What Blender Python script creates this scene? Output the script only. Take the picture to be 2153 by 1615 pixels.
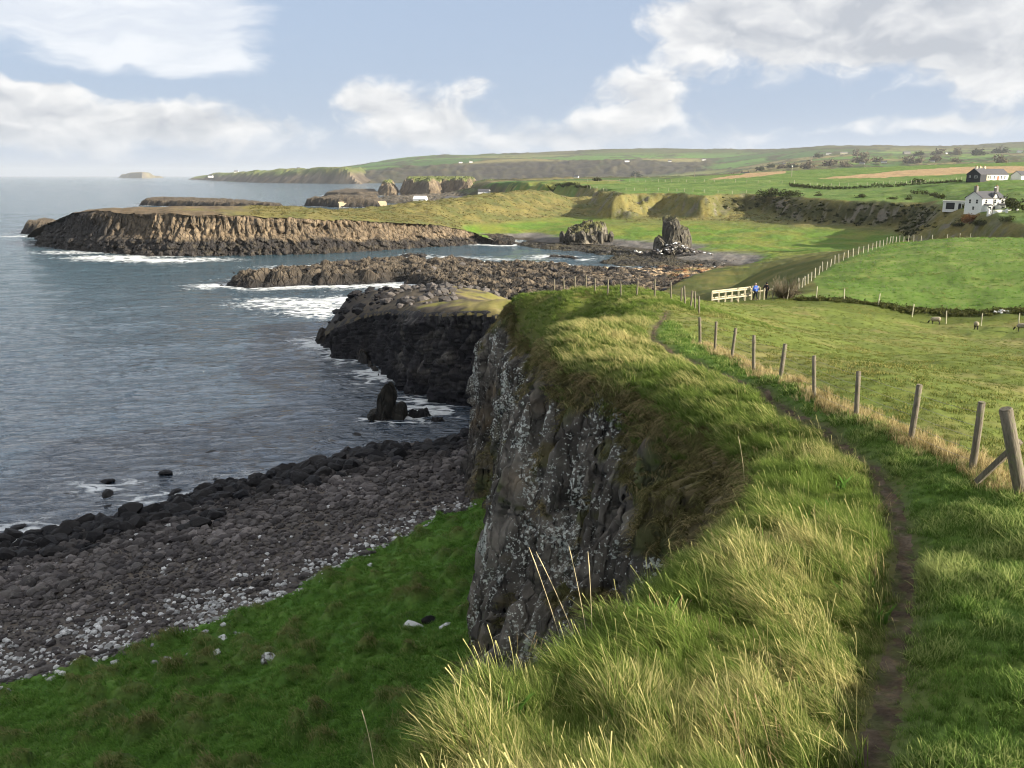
import bpy, bmesh, math, random
import numpy as np
from mathutils import Vector, Matrix, Euler

random.seed(7)
RNG = np.random.default_rng(7)
scene = bpy.context.scene
for _o in list(bpy.data.objects):
    bpy.data.objects.remove(_o)

# ------------------------------------------------------------------ camera
EYE = 30.0                       # metres above the sea
PITCH = math.radians(13.7)
FPX, CX, CY = 1800.0, 1076.5, 807.5
cam_d = bpy.data.cameras.new('camera')
cam_d.sensor_width = 36.0
cam_d.lens = 36.0 * FPX / 2153.0
cam_d.clip_start = 0.2
cam_d.clip_end = 80000.0
cam = bpy.data.objects.new('camera', cam_d)
scene.collection.objects.link(cam)
cam.location = (0, 0, EYE)
cam.rotation_euler = (math.pi / 2 - PITCH, 0, 0)
scene.camera = cam

# ------------------------------------------------------------------ light, exposure
SUN_AZ, SUN_EL = math.radians(112), math.radians(19)     # azimuth clockwise from +Y
TO_SUN = Vector((math.sin(SUN_AZ) * math.cos(SUN_EL), math.cos(SUN_AZ) * math.cos(SUN_EL), math.sin(SUN_EL)))
sun_d = bpy.data.lights.new('sun', 'SUN')
sun_d.energy = 4.9
sun_d.angle = math.radians(0.55)
sun_d.color = (1.0, 0.90, 0.74)
sun = bpy.data.objects.new('sun', sun_d)
sun.rotation_euler = TO_SUN.to_track_quat('Z', 'Y').to_euler()
sun.location = (60, -40, 90)
scene.collection.objects.link(sun)
vs = scene.view_settings
vs.view_transform = 'Standard'
vs.look = 'None'
vs.gamma = 1.0
vs.exposure = 1.4
vs.use_curve_mapping = False
scene.cycles.use_denoising = True
scene.cycles.use_adaptive_sampling = True
scene.cycles.adaptive_threshold = 0.03
scene.cycles.adaptive_min_samples = 24
scene.cycles.pixel_filter_type = 'BLACKMAN_HARRIS'
scene.cycles.filter_width = 1.1
scene.cycles.max_bounces = 4
scene.cycles.diffuse_bounces = 2
scene.cycles.glossy_bounces = 2
scene.cycles.transmission_bounces = 3
scene.cycles.transparent_max_bounces = 6
scene.cycles.volume_bounces = 0
scene.cycles.caustics_reflective = False
scene.cycles.caustics_refractive = False


class NB:
    """tiny node-tree builder"""
    def __init__(self, tree):
        self.t = tree
        tree.nodes.clear()

    def n(self, kind, inp=None, **props):
        nd = self.t.nodes.new(kind)
        for k, v in props.items():
            setattr(nd, k, v)
        for k, v in (inp or {}).items():
            s = nd.inputs[k]
            if hasattr(v, 'is_output'):
                self.t.links.new(v, s)
            elif isinstance(v, (tuple, list)) and s.type == 'RGBA' and len(v) == 3:
                s.default_value = (*v, 1)
            else:
                s.default_value = v
        return nd

    def m(self, op, a, b=0.0, c=None, clamp=False):
        i = {0: a, 1: b}
        if c is not None:
            i[2] = c
        return self.n('ShaderNodeMath', i, operation=op, use_clamp=clamp).outputs[0]

    def v(self, op, a, b=(0, 0, 0)):
        return self.n('ShaderNodeVectorMath', {0: a, 1: b}, operation=op).outputs[0]

    def noise(self, vec, scale, detail=4.0, rough=0.55, dist=0.0, dim='3D', **k):
        return self.n('ShaderNodeTexNoise', {'Vector': vec, 'Scale': scale, 'Detail': detail, 'Roughness': rough, 'Distortion': dist}, noise_dimensions=dim)

    def ramp(self, fac, stops, interp='LINEAR'):
        nd = self.n('ShaderNodeValToRGB', {0: fac})
        nd.color_ramp.interpolation = interp
        el = nd.color_ramp.elements
        while len(el) < len(stops):
            el.new(0.5)
        for e, (p, c) in zip(el, stops):
            e.position = p
            e.color = (*c, 1) if len(c) == 3 else c
        return nd.outputs[0]

    def sstep(self, x, lo, hi, a=0.0, b=1.0):
        return self.n('ShaderNodeMapRange', {0: x, 1: lo, 2: hi, 3: a, 4: b}, interpolation_type='SMOOTHSTEP').outputs[0]

    def mix(self, f, a, b, mode='MIX'):
        nd = self.n('ShaderNodeMix', data_type='RGBA', blend_type=mode, clamp_factor=True)
        for idx, val in ((0, f), (6, a), (7, b)):
            s = nd.inputs[idx]
            if hasattr(val, 'is_output'):
                self.t.links.new(val, s)
            elif isinstance(val, (tuple, list)):
                s.default_value = (*val, 1) if len(val) == 3 else val
            else:
                s.default_value = val
        return nd.outputs[2]


# ------------------------------------------------------------------ sky with clouds
world = bpy.data.worlds.new('World')
scene.world = world
world.use_nodes = True
world.cycles.sampling_method = 'NONE'
w = NB(world.node_tree)
SKY_STRENGTH = 0.075
sky = w.n('ShaderNodeTexSky', sky_type='NISHITA', sun_disc=False, sun_elevation=SUN_EL,
          sun_rotation=SUN_AZ, altitude=30.0, air_density=1.0, dust_density=0.6, ozone_density=2.0)
tc = w.n('ShaderNodeTexCoord').outputs['Generated']
sep = w.n('ShaderNodeSeparateXYZ', {0: tc})
dx, dy, dz = sep.outputs
az = w.m('ARCTAN2', dx, dy)
el = w.m('ARCSINE', dz)
elp = w.m('MAXIMUM', el, 0.0)
# cloud space: azimuth, elevation (stretched flat towards the horizon), seed
cvec = w.n('ShaderNodeCombineXYZ', {0: az, 1: w.m('MULTIPLY', el, 1.6), 2: 0.37}).outputs[0]
warp = w.noise(cvec, 9.0, 3, 0.6).outputs['Color']
cw = w.v('ADD', cvec, w.v('MULTIPLY', w.v('SUBTRACT', warp, (0.5, 0.5, 0.5)), (0.085, 0.075, 0.0)))
wisp = w.v('ADD', w.v('MULTIPLY', cw, (0.55, 1.5, 1.0)), (3.1, 0.0, 0.0))


def cloud_cover(azs, els, spots):
    """where the clouds of the day stand: (azimuth, elevation, half width, half height, weight)"""
    tot = None
    for a0, e0, ra, re, wt in spots:
        da = w.m('MULTIPLY', w.m('SUBTRACT', azs, a0), 1.0 / ra)
        de = w.m('MULTIPLY', w.m('SUBTRACT', els, e0), 1.0 / re)
        r2 = w.m('MULTIPLY_ADD', da, da, w.m('MULTIPLY', de, de))
        g = w.m('MULTIPLY', w.m('POWER', 2.71828, w.m('MULTIPLY', r2, -0.8)), wt)
        tot = g if tot is None else w.m('ADD', tot, g)
    return tot


sepw = w.n('ShaderNodeSeparateXYZ', {0: cw})
azw, elw = sepw.outputs[0], w.m('MULTIPLY', sepw.outputs[1], 1 / 1.6)
# heaped clouds
HEAPS = [(-0.575, 0.070, 0.050, 0.026, 0.40), (-0.45, 0.060, 0.11, 0.022, 0.34), (-0.33, 0.052, 0.10, 0.018, 0.26), (-0.545, 0.040, 0.12, 0.024, 0.30), (-0.38, 0.036, 0.16, 0.018, 0.26), (-0.11, 0.040, 0.10, 0.020, 0.24), (0.10, 0.030, 0.2, 0.012, 0.2), (-0.49, 0.085, 0.05, 0.010, 0.24),
         (-0.150, 0.084, 0.042, 0.026, 0.46), (-0.075, 0.060, 0.060, 0.022, 0.32), (-0.035, 0.092, 0.030, 0.014, 0.22), (0.045, 0.046, 0.07, 0.018, 0.34),
         (0.145, 0.092, 0.050, 0.026, 0.36), (0.155, 0.060, 0.040, 0.016, 0.28), (0.205, 0.150, 0.050, 0.030, 0.38), (0.275, 0.115, 0.08, 0.030, 0.22), (0.31, 0.175, 0.11, 0.040, 0.40),
         (0.42, 0.140, 0.11, 0.038, 0.40), (0.53, 0.105, 0.09, 0.035, 0.38), (0.55, 0.195, 0.13, 0.035, 0.36), (0.25, 0.046, 0.045, 0.012, 0.26), (0.46, 0.050, 0.10, 0.011, 0.36),
         (-0.85, 0.10, 0.16, 0.05, 0.34), (0.80, 0.13, 0.16, 0.07, 0.36)]
# the torn sheet high on the left
SHEET = [(-0.46, 0.190, 0.20, 0.032, 0.62), (-0.39, 0.148, 0.13, 0.040, 0.66), (-0.58, 0.165, 0.14, 0.024, 0.40), (-0.33, 0.115, 0.07, 0.022, 0.46), (-0.55, 0.215, 0.2, 0.03, 0.4), (0.0, 0.128, 0.03, 0.010, 0.25)]
cover = cloud_cover(azw, elw, HEAPS)
sheet = cloud_cover(azw, elw, SHEET)
highc = w.sstep(el, 0.20, 0.48, 0.0, 0.42)  # overhead cloud above the view, thickened to raise the ambient light
backc = w.sstep(w.m('ABSOLUTE', az), 0.75, 1.3, 0.0, 0.10)
base = w.m('ADD', w.m('ADD', cover, highc), backc)


def heap(vec):
    return w.noise(vec, 17.0, 6, 0.58).outputs['Fac']


n1 = heap(cw)
big = w.noise(cvec, 3.2, 2, 0.5).outputs['Fac']
d1 = w.m('ADD', w.m('ADD', w.m('MULTIPLY', n1, 0.80), w.m('MULTIPLY', big, 0.20)), w.m('ADD', base, -0.66))
soft = w.sstep(elw, 0.03, 0.09, 0.32, 0.22)
dens1 = w.sstep(w.m('DIVIDE', d1, soft), -0.1, 1.0)
n2 = w.noise(w.v('ADD', cw, (0.007, 0.020, 0.0)), 17.0, 4, 0.52).outputs['Fac']
n1s = w.noise(cw, 17.0, 4, 0.52).outputs['Fac']
lit = w.m('MULTIPLY_ADD', w.m('SUBTRACT', n1s, n2), 2.6, 0.74)
lit = w.m('SUBTRACT', lit, w.m('MULTIPLY', w.sstep(d1, 0.16, 0.42), w.sstep(az, -0.2, 0.35, 0.24, 0.62)), clamp=True)
ccol = w.mix(lit, (0.53, 0.56, 0.61), (1.0, 0.99, 0.975))
ns = w.noise(wisp, 9.0, 5, 0.6).outputs['Fac']
d2 = w.m('ADD', w.m('MULTIPLY', ns, 1.0), w.m('ADD', sheet, -0.80))
dens2 = w.sstep(d2, -0.02, 0.30)
skyc = w.v('MULTIPLY', sky.outputs[0], (SKY_STRENGTH,) * 3)
# the blue itself is milky with sea haze
skyc = w.mix(w.sstep(el, 0.0, 0.6, 0.92, 0.6), skyc, (0.166, 0.202, 0.268))
skyc = w.mix(w.sstep(el, -0.01, 0.075, 0.50, 0.0), skyc, (0.255, 0.290, 0.340))
tot = w.mix(w.m('MULTIPLY', dens2, 0.90), skyc, w.mix(w.sstep(ns, 0.40, 0.62), (0.300, 0.320, 0.353), (0.370, 0.380, 0.395)))
cfac = w.m('MULTIPLY', dens1, w.sstep(el, 0.0, 0.06, 0.45, 0.92))
tot = w.mix(cfac, tot, w.v('MULTIPLY', ccol, (0.390, 0.390, 0.390)))
bg = w.n('ShaderNodeBackground', {'Color': tot, 'Strength': 1.0})
wo = w.n('ShaderNodeOutputWorld')
world.node_tree.links.new(bg.outputs[0], wo.inputs[0])


# ------------------------------------------------------------------ numeric helpers
def ray(px, py):
    xr, yr = (px - CX) / FPX, -(py - CY) / FPX
    c, s = math.cos(PITCH), math.sin(PITCH)
    return xr, c + yr * s, -s + yr * c


def at_z(px, py, z):
    """survey: the point of height z seen under this bearing"""
    x, y, d = ray(px, py)
    k = (z - EYE) / d
    return (x * k, y * k, z)


def at_y(px, py, Y):
    """survey: the point Y metres out seen under this bearing"""
    x, y, d = ray(px, py)
    k = Y / y
    return (x * k, Y, EYE + d * k)


def _h(ix, iy, iz, seed):
    h = (ix.astype(np.uint32) * np.uint32(374761393) + iy.astype(np.uint32) * np.uint32(668265263)
         + iz.astype(np.uint32) * np.uint32(2246822519) + np.uint32((seed * 3266489917) & 0xffffffff))
    h = (h ^ (h >> np.uint32(13))) * np.uint32(1274126177)
    h = (h ^ (h >> np.uint32(16))) * np.uint32(2654435761)
    return h ^ (h >> np.uint32(15))


def hash01(ix, iy, seed=0):
    return _h(np.asarray(ix).astype(np.int64), np.asarray(iy).astype(np.int64), np.zeros_like(np.asarray(ix)).astype(np.int64), seed).astype(np.float64) / 4294967295.0


def noise2(x, y, seed=0):
    x = np.asarray(x, float); y = np.asarray(y, float)
    xi, yi = np.floor(x), np.floor(y)
    fx, fy = x - xi, y - yi
    xi = xi.astype(np.int64); yi = yi.astype(np.int64)
    z0 = np.zeros_like(xi)
    u = fx * fx * fx * (fx * (fx * 6 - 15) + 10)
    v = fy * fy * fy * (fy * (fy * 6 - 15) + 10)

    def g(a, b):
        ang = _h(xi + a, yi + b, z0, seed).astype(np.float64) * (2 * math.pi / 4294967295.0)
        return np.cos(ang) * (fx - a) + np.sin(ang) * (fy - b)
    return 1.45 * ((g(0, 0) * (1 - u) + g(1, 0) * u) * (1 - v) + (g(0, 1) * (1 - u) + g(1, 1) * u) * v)


def fbm(x, y, octv=4, seed=0, gain=0.5, lac=2.03):
    t, a, f = 0.0, 1.0, 1.0
    for o in range(octv):
        t = t + a * noise2(x * f + 17.3 * o, y * f - 9.1 * o, seed + o)
        a *= gain
        f *= lac
    return t


def worley(x, y, seed=0, jit=0.9):
    """F1, F2, cell random"""
    xi, yi = np.floor(x).astype(np.int64), np.floor(y).astype(np.int64)
    z0 = np.zeros_like(xi)
    f1 = np.full(x.shape, 9.0); f2 = np.full(x.shape, 9.0); cid = np.zeros(x.shape)
    for a in (-1, 0, 1):
        for b in (-1, 0, 1):
            hx = _h(xi + a, yi + b, z0, seed).astype(float) / 4294967295.0
            hy = _h(xi + a, yi + b, z0, seed + 91).astype(float) / 4294967295.0
            d = np.hypot(xi + a + 0.5 + (hx - 0.5) * jit - x, yi + b + 0.5 + (hy - 0.5) * jit - y)
            rnd = _h(xi + a, yi + b, z0, seed + 37).astype(float) / 4294967295.0
            closer = d < f1
            f2 = np.where(closer, f1, np.minimum(f2, d))
            cid = np.where(closer, rnd, cid)
            f1 = np.where(closer, d, f1)
    return f1, f2, cid


def sstep(x, lo, hi):
    t = np.clip((x - lo) / (hi - lo), 0, 1)
    return t * t * (3 - 2 * t)


def lerp(a, b, t):
    return a + (b - a) * t


def tps(P, V, lam=1e-3):
    P = np.asarray(P, float); V = np.asarray(V, float)
    n = len(P)

    def k(r2):
        return np.where(r2 > 1e-12, 0.5 * r2 * np.log(np.maximum(r2, 1e-12)), 0.0)
    A = np.zeros((n + 3, n + 3))
    d2 = ((P[:, None] - P[None]) ** 2).sum(-1)
    A[:n, :n] = k(d2) + lam * np.eye(n)
    A[:n, n] = 1
    A[:n, n + 1:] = P
    A[n, :n] = 1
    A[n + 1:, :n] = P.T
    c = np.linalg.solve(A, np.concatenate([V, np.zeros(3)]))

    def f(x, y):
        sh = np.shape(x)
        q = np.stack([np.ravel(x), np.ravel(y)], 1)
        out = c[n] + q @ c[n + 1:]
        for i in range(n):
            out += c[i] * k(((q - P[i]) ** 2).sum(1))
        return out.reshape(sh)
    return f


def polar_tps(ctrl, lam=1e-3):
    """height surface through control points, smooth in bearing and log distance"""
    C = np.array(ctrl, float)
    f = tps(np.stack([C[:, 0] / C[:, 1] * 1.3, np.log(C[:, 1])], 1), C[:, 2], lam)

    def g(x, y):
        return f(x / y * 1.3, np.log(y))

    def h(x, y):
        if np.ndim(x) == 2 and np.size(x) > 40000:       # big regular grids: solve every third node, blend between
            R, C = x.shape
            ri = np.unique(np.r_[0:R:3, R - 1]); ci = np.unique(np.r_[0:C:3, C - 1])
            v = g(x[np.ix_(ri, ci)], y[np.ix_(ri, ci)])
            t = np.interp(np.arange(R), ri, np.arange(len(ri)))
            i0 = np.minimum(t.astype(int), len(ri) - 2)
            w0 = (t - i0)[:, None]
            v = v[i0] * (1 - w0) + v[i0 + 1] * w0
            t = np.interp(np.arange(C), ci, np.arange(len(ci)))
            i0 = np.minimum(t.astype(int), len(ci) - 2)
            w0 = (t - i0)[None]
            return v[:, i0] * (1 - w0) + v[:, i0 + 1] * w0
        return g(x, y)
    return h


def poly_sd(x, y, poly, closed=True):
    """signed distance to a polygon (positive inside), and distance along it of the nearest point"""
    P = np.array([p[:2] for p in poly], float)
    n = len(P)
    best = np.full(np.shape(x), 1e18); along = np.zeros(np.shape(x)); inside = np.zeros(np.shape(x), bool)
    acc = 0.0
    for i in range(n if closed else n - 1):
        a, b = P[i], P[(i + 1) % n]
        e = b - a
        L = np.hypot(*e)
        t = np.clip(((x - a[0]) * e[0] + (y - a[1]) * e[1]) / max(L * L, 1e-9), 0, 1)
        d = (x - a[0] - t * e[0]) ** 2 + (y - a[1] - t * e[1]) ** 2
        m = d < best
        best = np.where(m, d, best)
        along = np.where(m, acc + t * L, along)
        acc += L
        if closed:
            cond = (a[1] > y) != (b[1] > y)
            with np.errstate(divide='ignore', invalid='ignore'):
                xc = a[0] + (y - a[1]) / (b[1] - a[1] if b[1] != a[1] else 1e-9) * e[0]
            inside ^= cond & (x < xc)
    d = np.sqrt(best)
    return (np.where(inside, d, -d) if closed else d), along


def smooth_line(pts, step):
    """Catmull-Rom through points (any dimension), resampled evenly"""
    P = np.array(pts, float)
    P = np.vstack([2 * P[0] - P[1], P, 2 * P[-1] - P[-2]])
    out = []
    for i in range(1, len(P) - 2):
        p0, p1, p2, p3 = P[i - 1], P[i], P[i + 1], P[i + 2]
        for t in np.linspace(0, 1, 24, endpoint=False):
            out.append(0.5 * ((2 * p1) + (p2 - p0) * t + (2 * p0 - 5 * p1 + 4 * p2 - p3) * t * t + (3 * p1 - p0 - 3 * p2 + p3) * t ** 3))
    out.append(P[-2])
    out = np.array(out)
    s = np.concatenate([[0], np.cumsum(np.linalg.norm(np.diff(out[:, :2], axis=0), axis=1))])
    if np.isscalar(step):
        q = np.linspace(0, s[-1], max(2, int(s[-1] / step) + 1))
    else:
        q = step * s[-1]
    return np.stack([np.interp(q, s, out[:, k]) for k in range(out.shape[1])], 1)


# ------------------------------------------------------------------ mesh helpers
COL = scene.collection


def raw_mesh(name, V, F, attrs=None, smooth=True):
    """V (n,3), F (m,3|4) -> mesh datablock, attrs name -> (n,) float or (n,3) colour per vertex"""
    V = np.asarray(V, np.float32); F = np.asarray(F, np.int32)
    me = bpy.data.meshes.new(name)
    me.vertices.add(len(V))
    me.vertices.foreach_set('co', V.ravel())
    k = F.shape[1]
    me.loops.add(F.size)
    me.loops.foreach_set('vertex_index', F.ravel())
    me.polygons.add(len(F))
    me.polygons.foreach_set('loop_start', np.arange(0, F.size, k, dtype=np.int32))
    me.polygons.foreach_set('use_smooth', np.full(len(F), smooth))
    for an, arr in (attrs or {}).items():
        arr = np.asarray(arr, np.float32)
        if arr.ndim == 1:
            me.attributes.new(an, 'FLOAT', 'POINT').data.foreach_set('value', arr)
        else:
            c4 = np.ones((len(arr), 4), np.float32)
            c4[:, :3] = arr
            me.attributes.new(an, 'FLOAT_COLOR', 'POINT').data.foreach_set('color', c4.ravel())
    me.update(calc_edges=True)
    me.validate(verbose=False)
    return me


def grid_faces(R, C, keep=None, flip=False):
    i = np.arange(R * C).reshape(R, C)
    q = np.stack([i[:-1, :-1], i[:-1, 1:], i[1:, 1:], i[1:, :-1]], -1)
    if flip:
        q = q[..., ::-1]
    q = q.reshape(-1, 4)
    if keep is not None:
        q = q[np.asarray(keep).ravel()]
    return q


def compact(V, F, attrs):
    used = np.zeros(len(V), bool)
    used[F.ravel()] = True
    idx = np.cumsum(used) - 1
    return V[used], idx[F], {k: np.asarray(a)[used] for k, a in attrs.items()}


def link(name, data, parent=None, loc=None, label=None, cat=None, group=None, kind=None):
    o = bpy.data.objects.new(name, data)
    COL.objects.link(o)
    if parent is not None:
        o.parent = parent
    if loc is not None:
        o.location = loc
    if label: o['label'] = label
    if cat: o['category'] = cat
    if group: o['group'] = group
    if kind: o['kind'] = kind
    return o


def field_mesh(name, X, Y, Z, keep, mat, attrs, label=None, kind='structure', cat=None, parent=None, smooth=True):
    R, C = X.shape
    V = np.stack([X.ravel(), Y.ravel(), Z.ravel()], 1)
    F = grid_faces(R, C, keep)
    at = {k: (a.reshape(-1, 3) if a.ndim == 3 else a.ravel()) for k, a in attrs.items()}
    V, F, at = compact(V, F, at)
    me = raw_mesh(name, V, F, at, smooth)
    me.materials.append(mat)
    return link(name, me, parent, label=label, kind=kind, cat=cat)


def face_keep(mask):
    return mask[:-1, :-1] | mask[1:, :-1] | mask[:-1, 1:] | mask[1:, 1:]


def col(*c):
    return np.array(c, float)


def shade(a, b, t):
    return a + (b - a) * t[..., None]


# ------------------------------------------------------------------ materials
def new_mat(name):
    m = bpy.data.materials.new(name)
    m.use_nodes = True
    return m, NB(m.node_tree)


def finish(b, bsdf):
    o = b.n('ShaderNodeOutputMaterial')
    b.t.links.new(bsdf, o.inputs[0])


def mat_ground(name, sc, vary=0.35, bump=0.1, bscale=None, rough=0.95, streak=None, coarse=0.12):
    """vertex colour broken up by grain; sc = grain frequency per metre"""
    m, b = new_mat(name)
    pos = b.n('ShaderNodeNewGeometry').outputs['Position']
    a = b.n('ShaderNodeAttribute', attribute_name='col').outputs['Color']
    v = pos if streak is None else b.v('MULTIPLY', pos, streak)
    n1 = b.noise(v, sc, 5, 0.62).outputs['Fac']
    n2 = b.noise(pos, sc * coarse, 4, 0.6).outputs['Fac']
    f = b.m('ADD', b.m('MULTIPLY', b.m('SUBTRACT', n1, 0.5), 2.6 * vary), b.m('MULTIPLY', b.m('SUBTRACT', n2, 0.5), 1.6 * vary))
    f = b.m('ADD', f, 1.0)
    c = b.v('MULTIPLY', a, b.n('ShaderNodeCombineXYZ', {0: f, 1: f, 2: f}).outputs[0])
    warm = b.noise(pos, sc * 0.35, 3, 0.5).outputs['Fac']
    c = b.mix(b.sstep(warm, 0.45, 0.75, 0, 0.5 * vary), c, b.v('MULTIPLY', c, (1.5, 1.12, 0.7)))
    bn = b.n('ShaderNodeBump', {'Height': n1, 'Strength': 0.9, 'Distance': bump})
    p = b.n('ShaderNodeBsdfPrincipled', {'Base Color': c, 'Roughness': rough, 'Normal': bn.outputs[0], 'Specular IOR Level': 0.15})
    finish(b, p.outputs[0])
    return m


def mat_rock(name, sc, lichen=True, bump=0.15, vary=0.6, rough=0.85):
    m, b = new_mat(name)
    pos = b.n('ShaderNodeNewGeometry').outputs['Position']
    a = b.n('ShaderNodeAttribute', attribute_name='col').outputs['Color']
    n1 = b.noise(pos, sc, 7, 0.65).outputs['Fac']
    sv = b.v('MULTIPLY', pos, (1.0, 1.0, 0.28))
    n2 = b.noise(sv, sc * 0.6, 5, 0.6).outputs['Fac']
    vor = b.n('ShaderNodeTexVoronoi', {'Vector': b.v('ADD', sv, b.v('MULTIPLY', b.noise(pos, sc * 0.8, 3).outputs['Color'], (0.6 / sc,) * 3)), 'Scale': sc * 0.9}, feature='DISTANCE_TO_EDGE').outputs[0]
    crack = b.sstep(vor, 0.0, 0.10)
    f = b.m('ADD', b.m('MULTIPLY', b.m('SUBTRACT', n1, 0.5), 1.6 * vary), b.m('MULTIPLY', b.m('SUBTRACT', n2, 0.5), 2.2 * vary))
    f = b.m('MULTIPLY', b.m('ADD', f, 1.0), b.m('ADD', b.m('MULTIPLY', crack, 0.4), 0.6))
    c = b.v('MULTIPLY', a, b.n('ShaderNodeCombineXYZ', {0: f, 1: f, 2: f}).outputs[0])
    if lichen:
        la = b.n('ShaderNodeAttribute', attribute_name='lichen').outputs['Fac']
        l1 = b.noise(pos, sc * 5.0, 4, 0.62).outputs['Fac']
        l2 = b.noise(b.v('MULTIPLY', pos, (1, 1, 0.4)), sc * 0.45, 3, 0.6).outputs['Fac']
        lm = b.m('ADD', b.m('ADD', l1, b.m('MULTIPLY', l2, 0.8)), b.m('MULTIPLY', la, 0.16))
        lm = b.m('MULTIPLY', b.sstep(lm, 1.14, 1.22), b.sstep(la, 0.05, 0.3))
        c = b.mix(b.m('MULTIPLY', lm, 0.95), c, (0.52, 0.53, 0.47))
    n3 = b.noise(b.v('MULTIPLY', pos, (1.0, 1.0, 0.16)), sc * 2.4, 4, 0.6).outputs['Fac']
    hgt = b.m('ADD', b.m('ADD', b.m('MULTIPLY', n1, 0.35), b.m('MULTIPLY', crack, 0.6)), b.m('MULTIPLY', n3, 0.9))
    bn = b.n('ShaderNodeBump', {'Height': hgt, 'Strength': 1.0, 'Distance': bump})
    p = b.n('ShaderNodeBsdfPrincipled', {'Base Color': c, 'Roughness': rough, 'Normal': bn.outputs[0], 'Specular IOR Level': 0.3})
    finish(b, p.outputs[0])
    return m


def mat_plain(name, c, rough=0.7, grain=0.0, gs=8.0, spec=0.3, bump=0.0, metallic=0.0):
    m, b = new_mat(name)
    pos = b.n('ShaderNodeTexCoord').outputs['Object']
    n = b.noise(pos, gs, 5, 0.65).outputs['Fac']
    f = b.m('ADD', b.m('MULTIPLY', b.m('SUBTRACT', n, 0.5), 2.5 * grain), 1.0)
    cc = b.v('MULTIPLY', b.n('ShaderNodeRGB').outputs[0], b.n('ShaderNodeCombineXYZ', {0: f, 1: f, 2: f}).outputs[0])
    for nd in b.t.nodes:
        if nd.type == 'RGB':
            nd.outputs[0].default_value = (*c, 1)
    p = b.n('ShaderNodeBsdfPrincipled', {'Base Color': cc, 'Roughness': rough, 'Specular IOR Level': spec, 'Metallic': metallic})
    if bump:
        b.t.links.new(b.n('ShaderNodeBump', {'Height': n, 'Strength': 1.0, 'Distance': bump}).outputs[0], p.inputs['Normal'])
    finish(b, p.outputs[0])
    return m
# ================================================================== LAYOUT
def Z(*rows):
    return [at_z(*r) for r in rows]


def YY(*rows):
    return [at_y(*r) for r in rows]


PATH = Z((1790, 1900, 25.9), (1815, 1720, 25.5), (1835, 1600, 25.25), (1880, 1400, 24.95), (1900, 1250, 24.7), (1898, 1120, 24.5),
         (1850, 1000, 24.25), (1760, 925, 24.0), (1660, 858, 23.75), (1560, 800, 23.45), (1450, 752, 23.1), (1375, 712, 22.75), (1385, 680, 22.5), (1402, 652, 22.05))
FENCE = Z((2147, 1045, 24.9), (2045, 985, 24.75), (1915, 922, 24.45), (1800, 878, 24.25), (1712, 835, 23.95), (1640, 800, 23.65),
          (1585, 775, 23.4), (1538, 755, 23.1), (1503, 737, 22.9), (1472, 720, 22.7))
near_ctrl = PATH + FENCE + Z(
    (2150, 1300, 25.2), (2150, 1610, 25.7), (2000, 1250, 24.95), (2000, 1450, 25.3),
    (830, 1612, 24.9), (1000, 1430, 24.85), (1250, 1310, 24.8), (1480, 1110, 24.45), (1560, 970, 23.85), (1500, 1400, 25.15), (1250, 1590, 25.2),
    (1700, 1150, 24.75), (1690, 1000, 24.3),
    (1420, 850, 23.35), (1330, 790, 23.2), (1200, 765, 22.9), (1150, 690, 22.7), (1300, 715, 23.0), (1250, 680, 22.6),
    (1180, 618, 20.7), (1290, 622, 21.2), (1090, 624, 20.3), (1060, 652, 18.3), (1432, 640, 21.5), (1240, 652, 20.2), (1330, 650, 21.6),
    (1800, 750, 21.0), (2153, 900, 24.0), (2153, 780, 21.3), (1600, 680, 19.8), (1700, 652, 18.0), (1587, 633, 17.5), (1965, 680, 16.4), (2150, 692, 16.6), (1850, 705, 18.4), (2000, 760, 21.0), (1500, 640, 18.6),
    (1690, 612, 17.7), (1750, 562, 18.1), (1850, 522, 18.8), (2000, 502, 19.4), (2153, 502, 19.5), (2000, 600, 17.8), (2153, 650, 17.0), (1850, 580, 18.0),
    (1650, 572, 10.5), (1550, 600, 11.5), (1590, 552, 2.5), (1500, 582, 4.0), (1700, 547, 8.5), (1760, 527, 7.0),
    (1000, 641, 13.0), (1080, 632, 13.3), (940, 651, 12.4), (860, 656, 11), (760, 661, 7.5), (700, 686, 5.0), (725, 627, 6.8), (880, 613, 8.3), (1040, 618, 9.0), (800, 618, 7.6)) + [
    (30, 8, 26.5), (14, 5, 26.3), (8, 80, 17.0), (15, 84, 17.5), (20, 98, 14.5), (8, 100, 11.5), (12, 120, 5.5), (26, 122, 9), (32, 145, 6), (4, 132, 7.5), (10, 150, 2.5), (0.6, 88, 14.5),
    (100, 190, 14), (150, 210, 13), (80, 190, 11.5), (120, 260, 6), (60, 220, 3.5), (30, 190, 2.0), (200, 240, 14), (-2, 2.5, 25.6), (3, 2.5, 26.4), (-8, 175, 2), (-28, 182, 1), (-36, 157, 1.0), (-33, 151, 3.0), (-36, 166, 0.8), (1.6, 62, 18.3), (2.9, 57, 18.5), (0.6, 68, 18.6), (5.8, 58, 20.9), (4.2, 65, 20.9), (4.0, 51, 20.2)]
near_h0 = polar_tps(near_ctrl, 2e-4)

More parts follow.
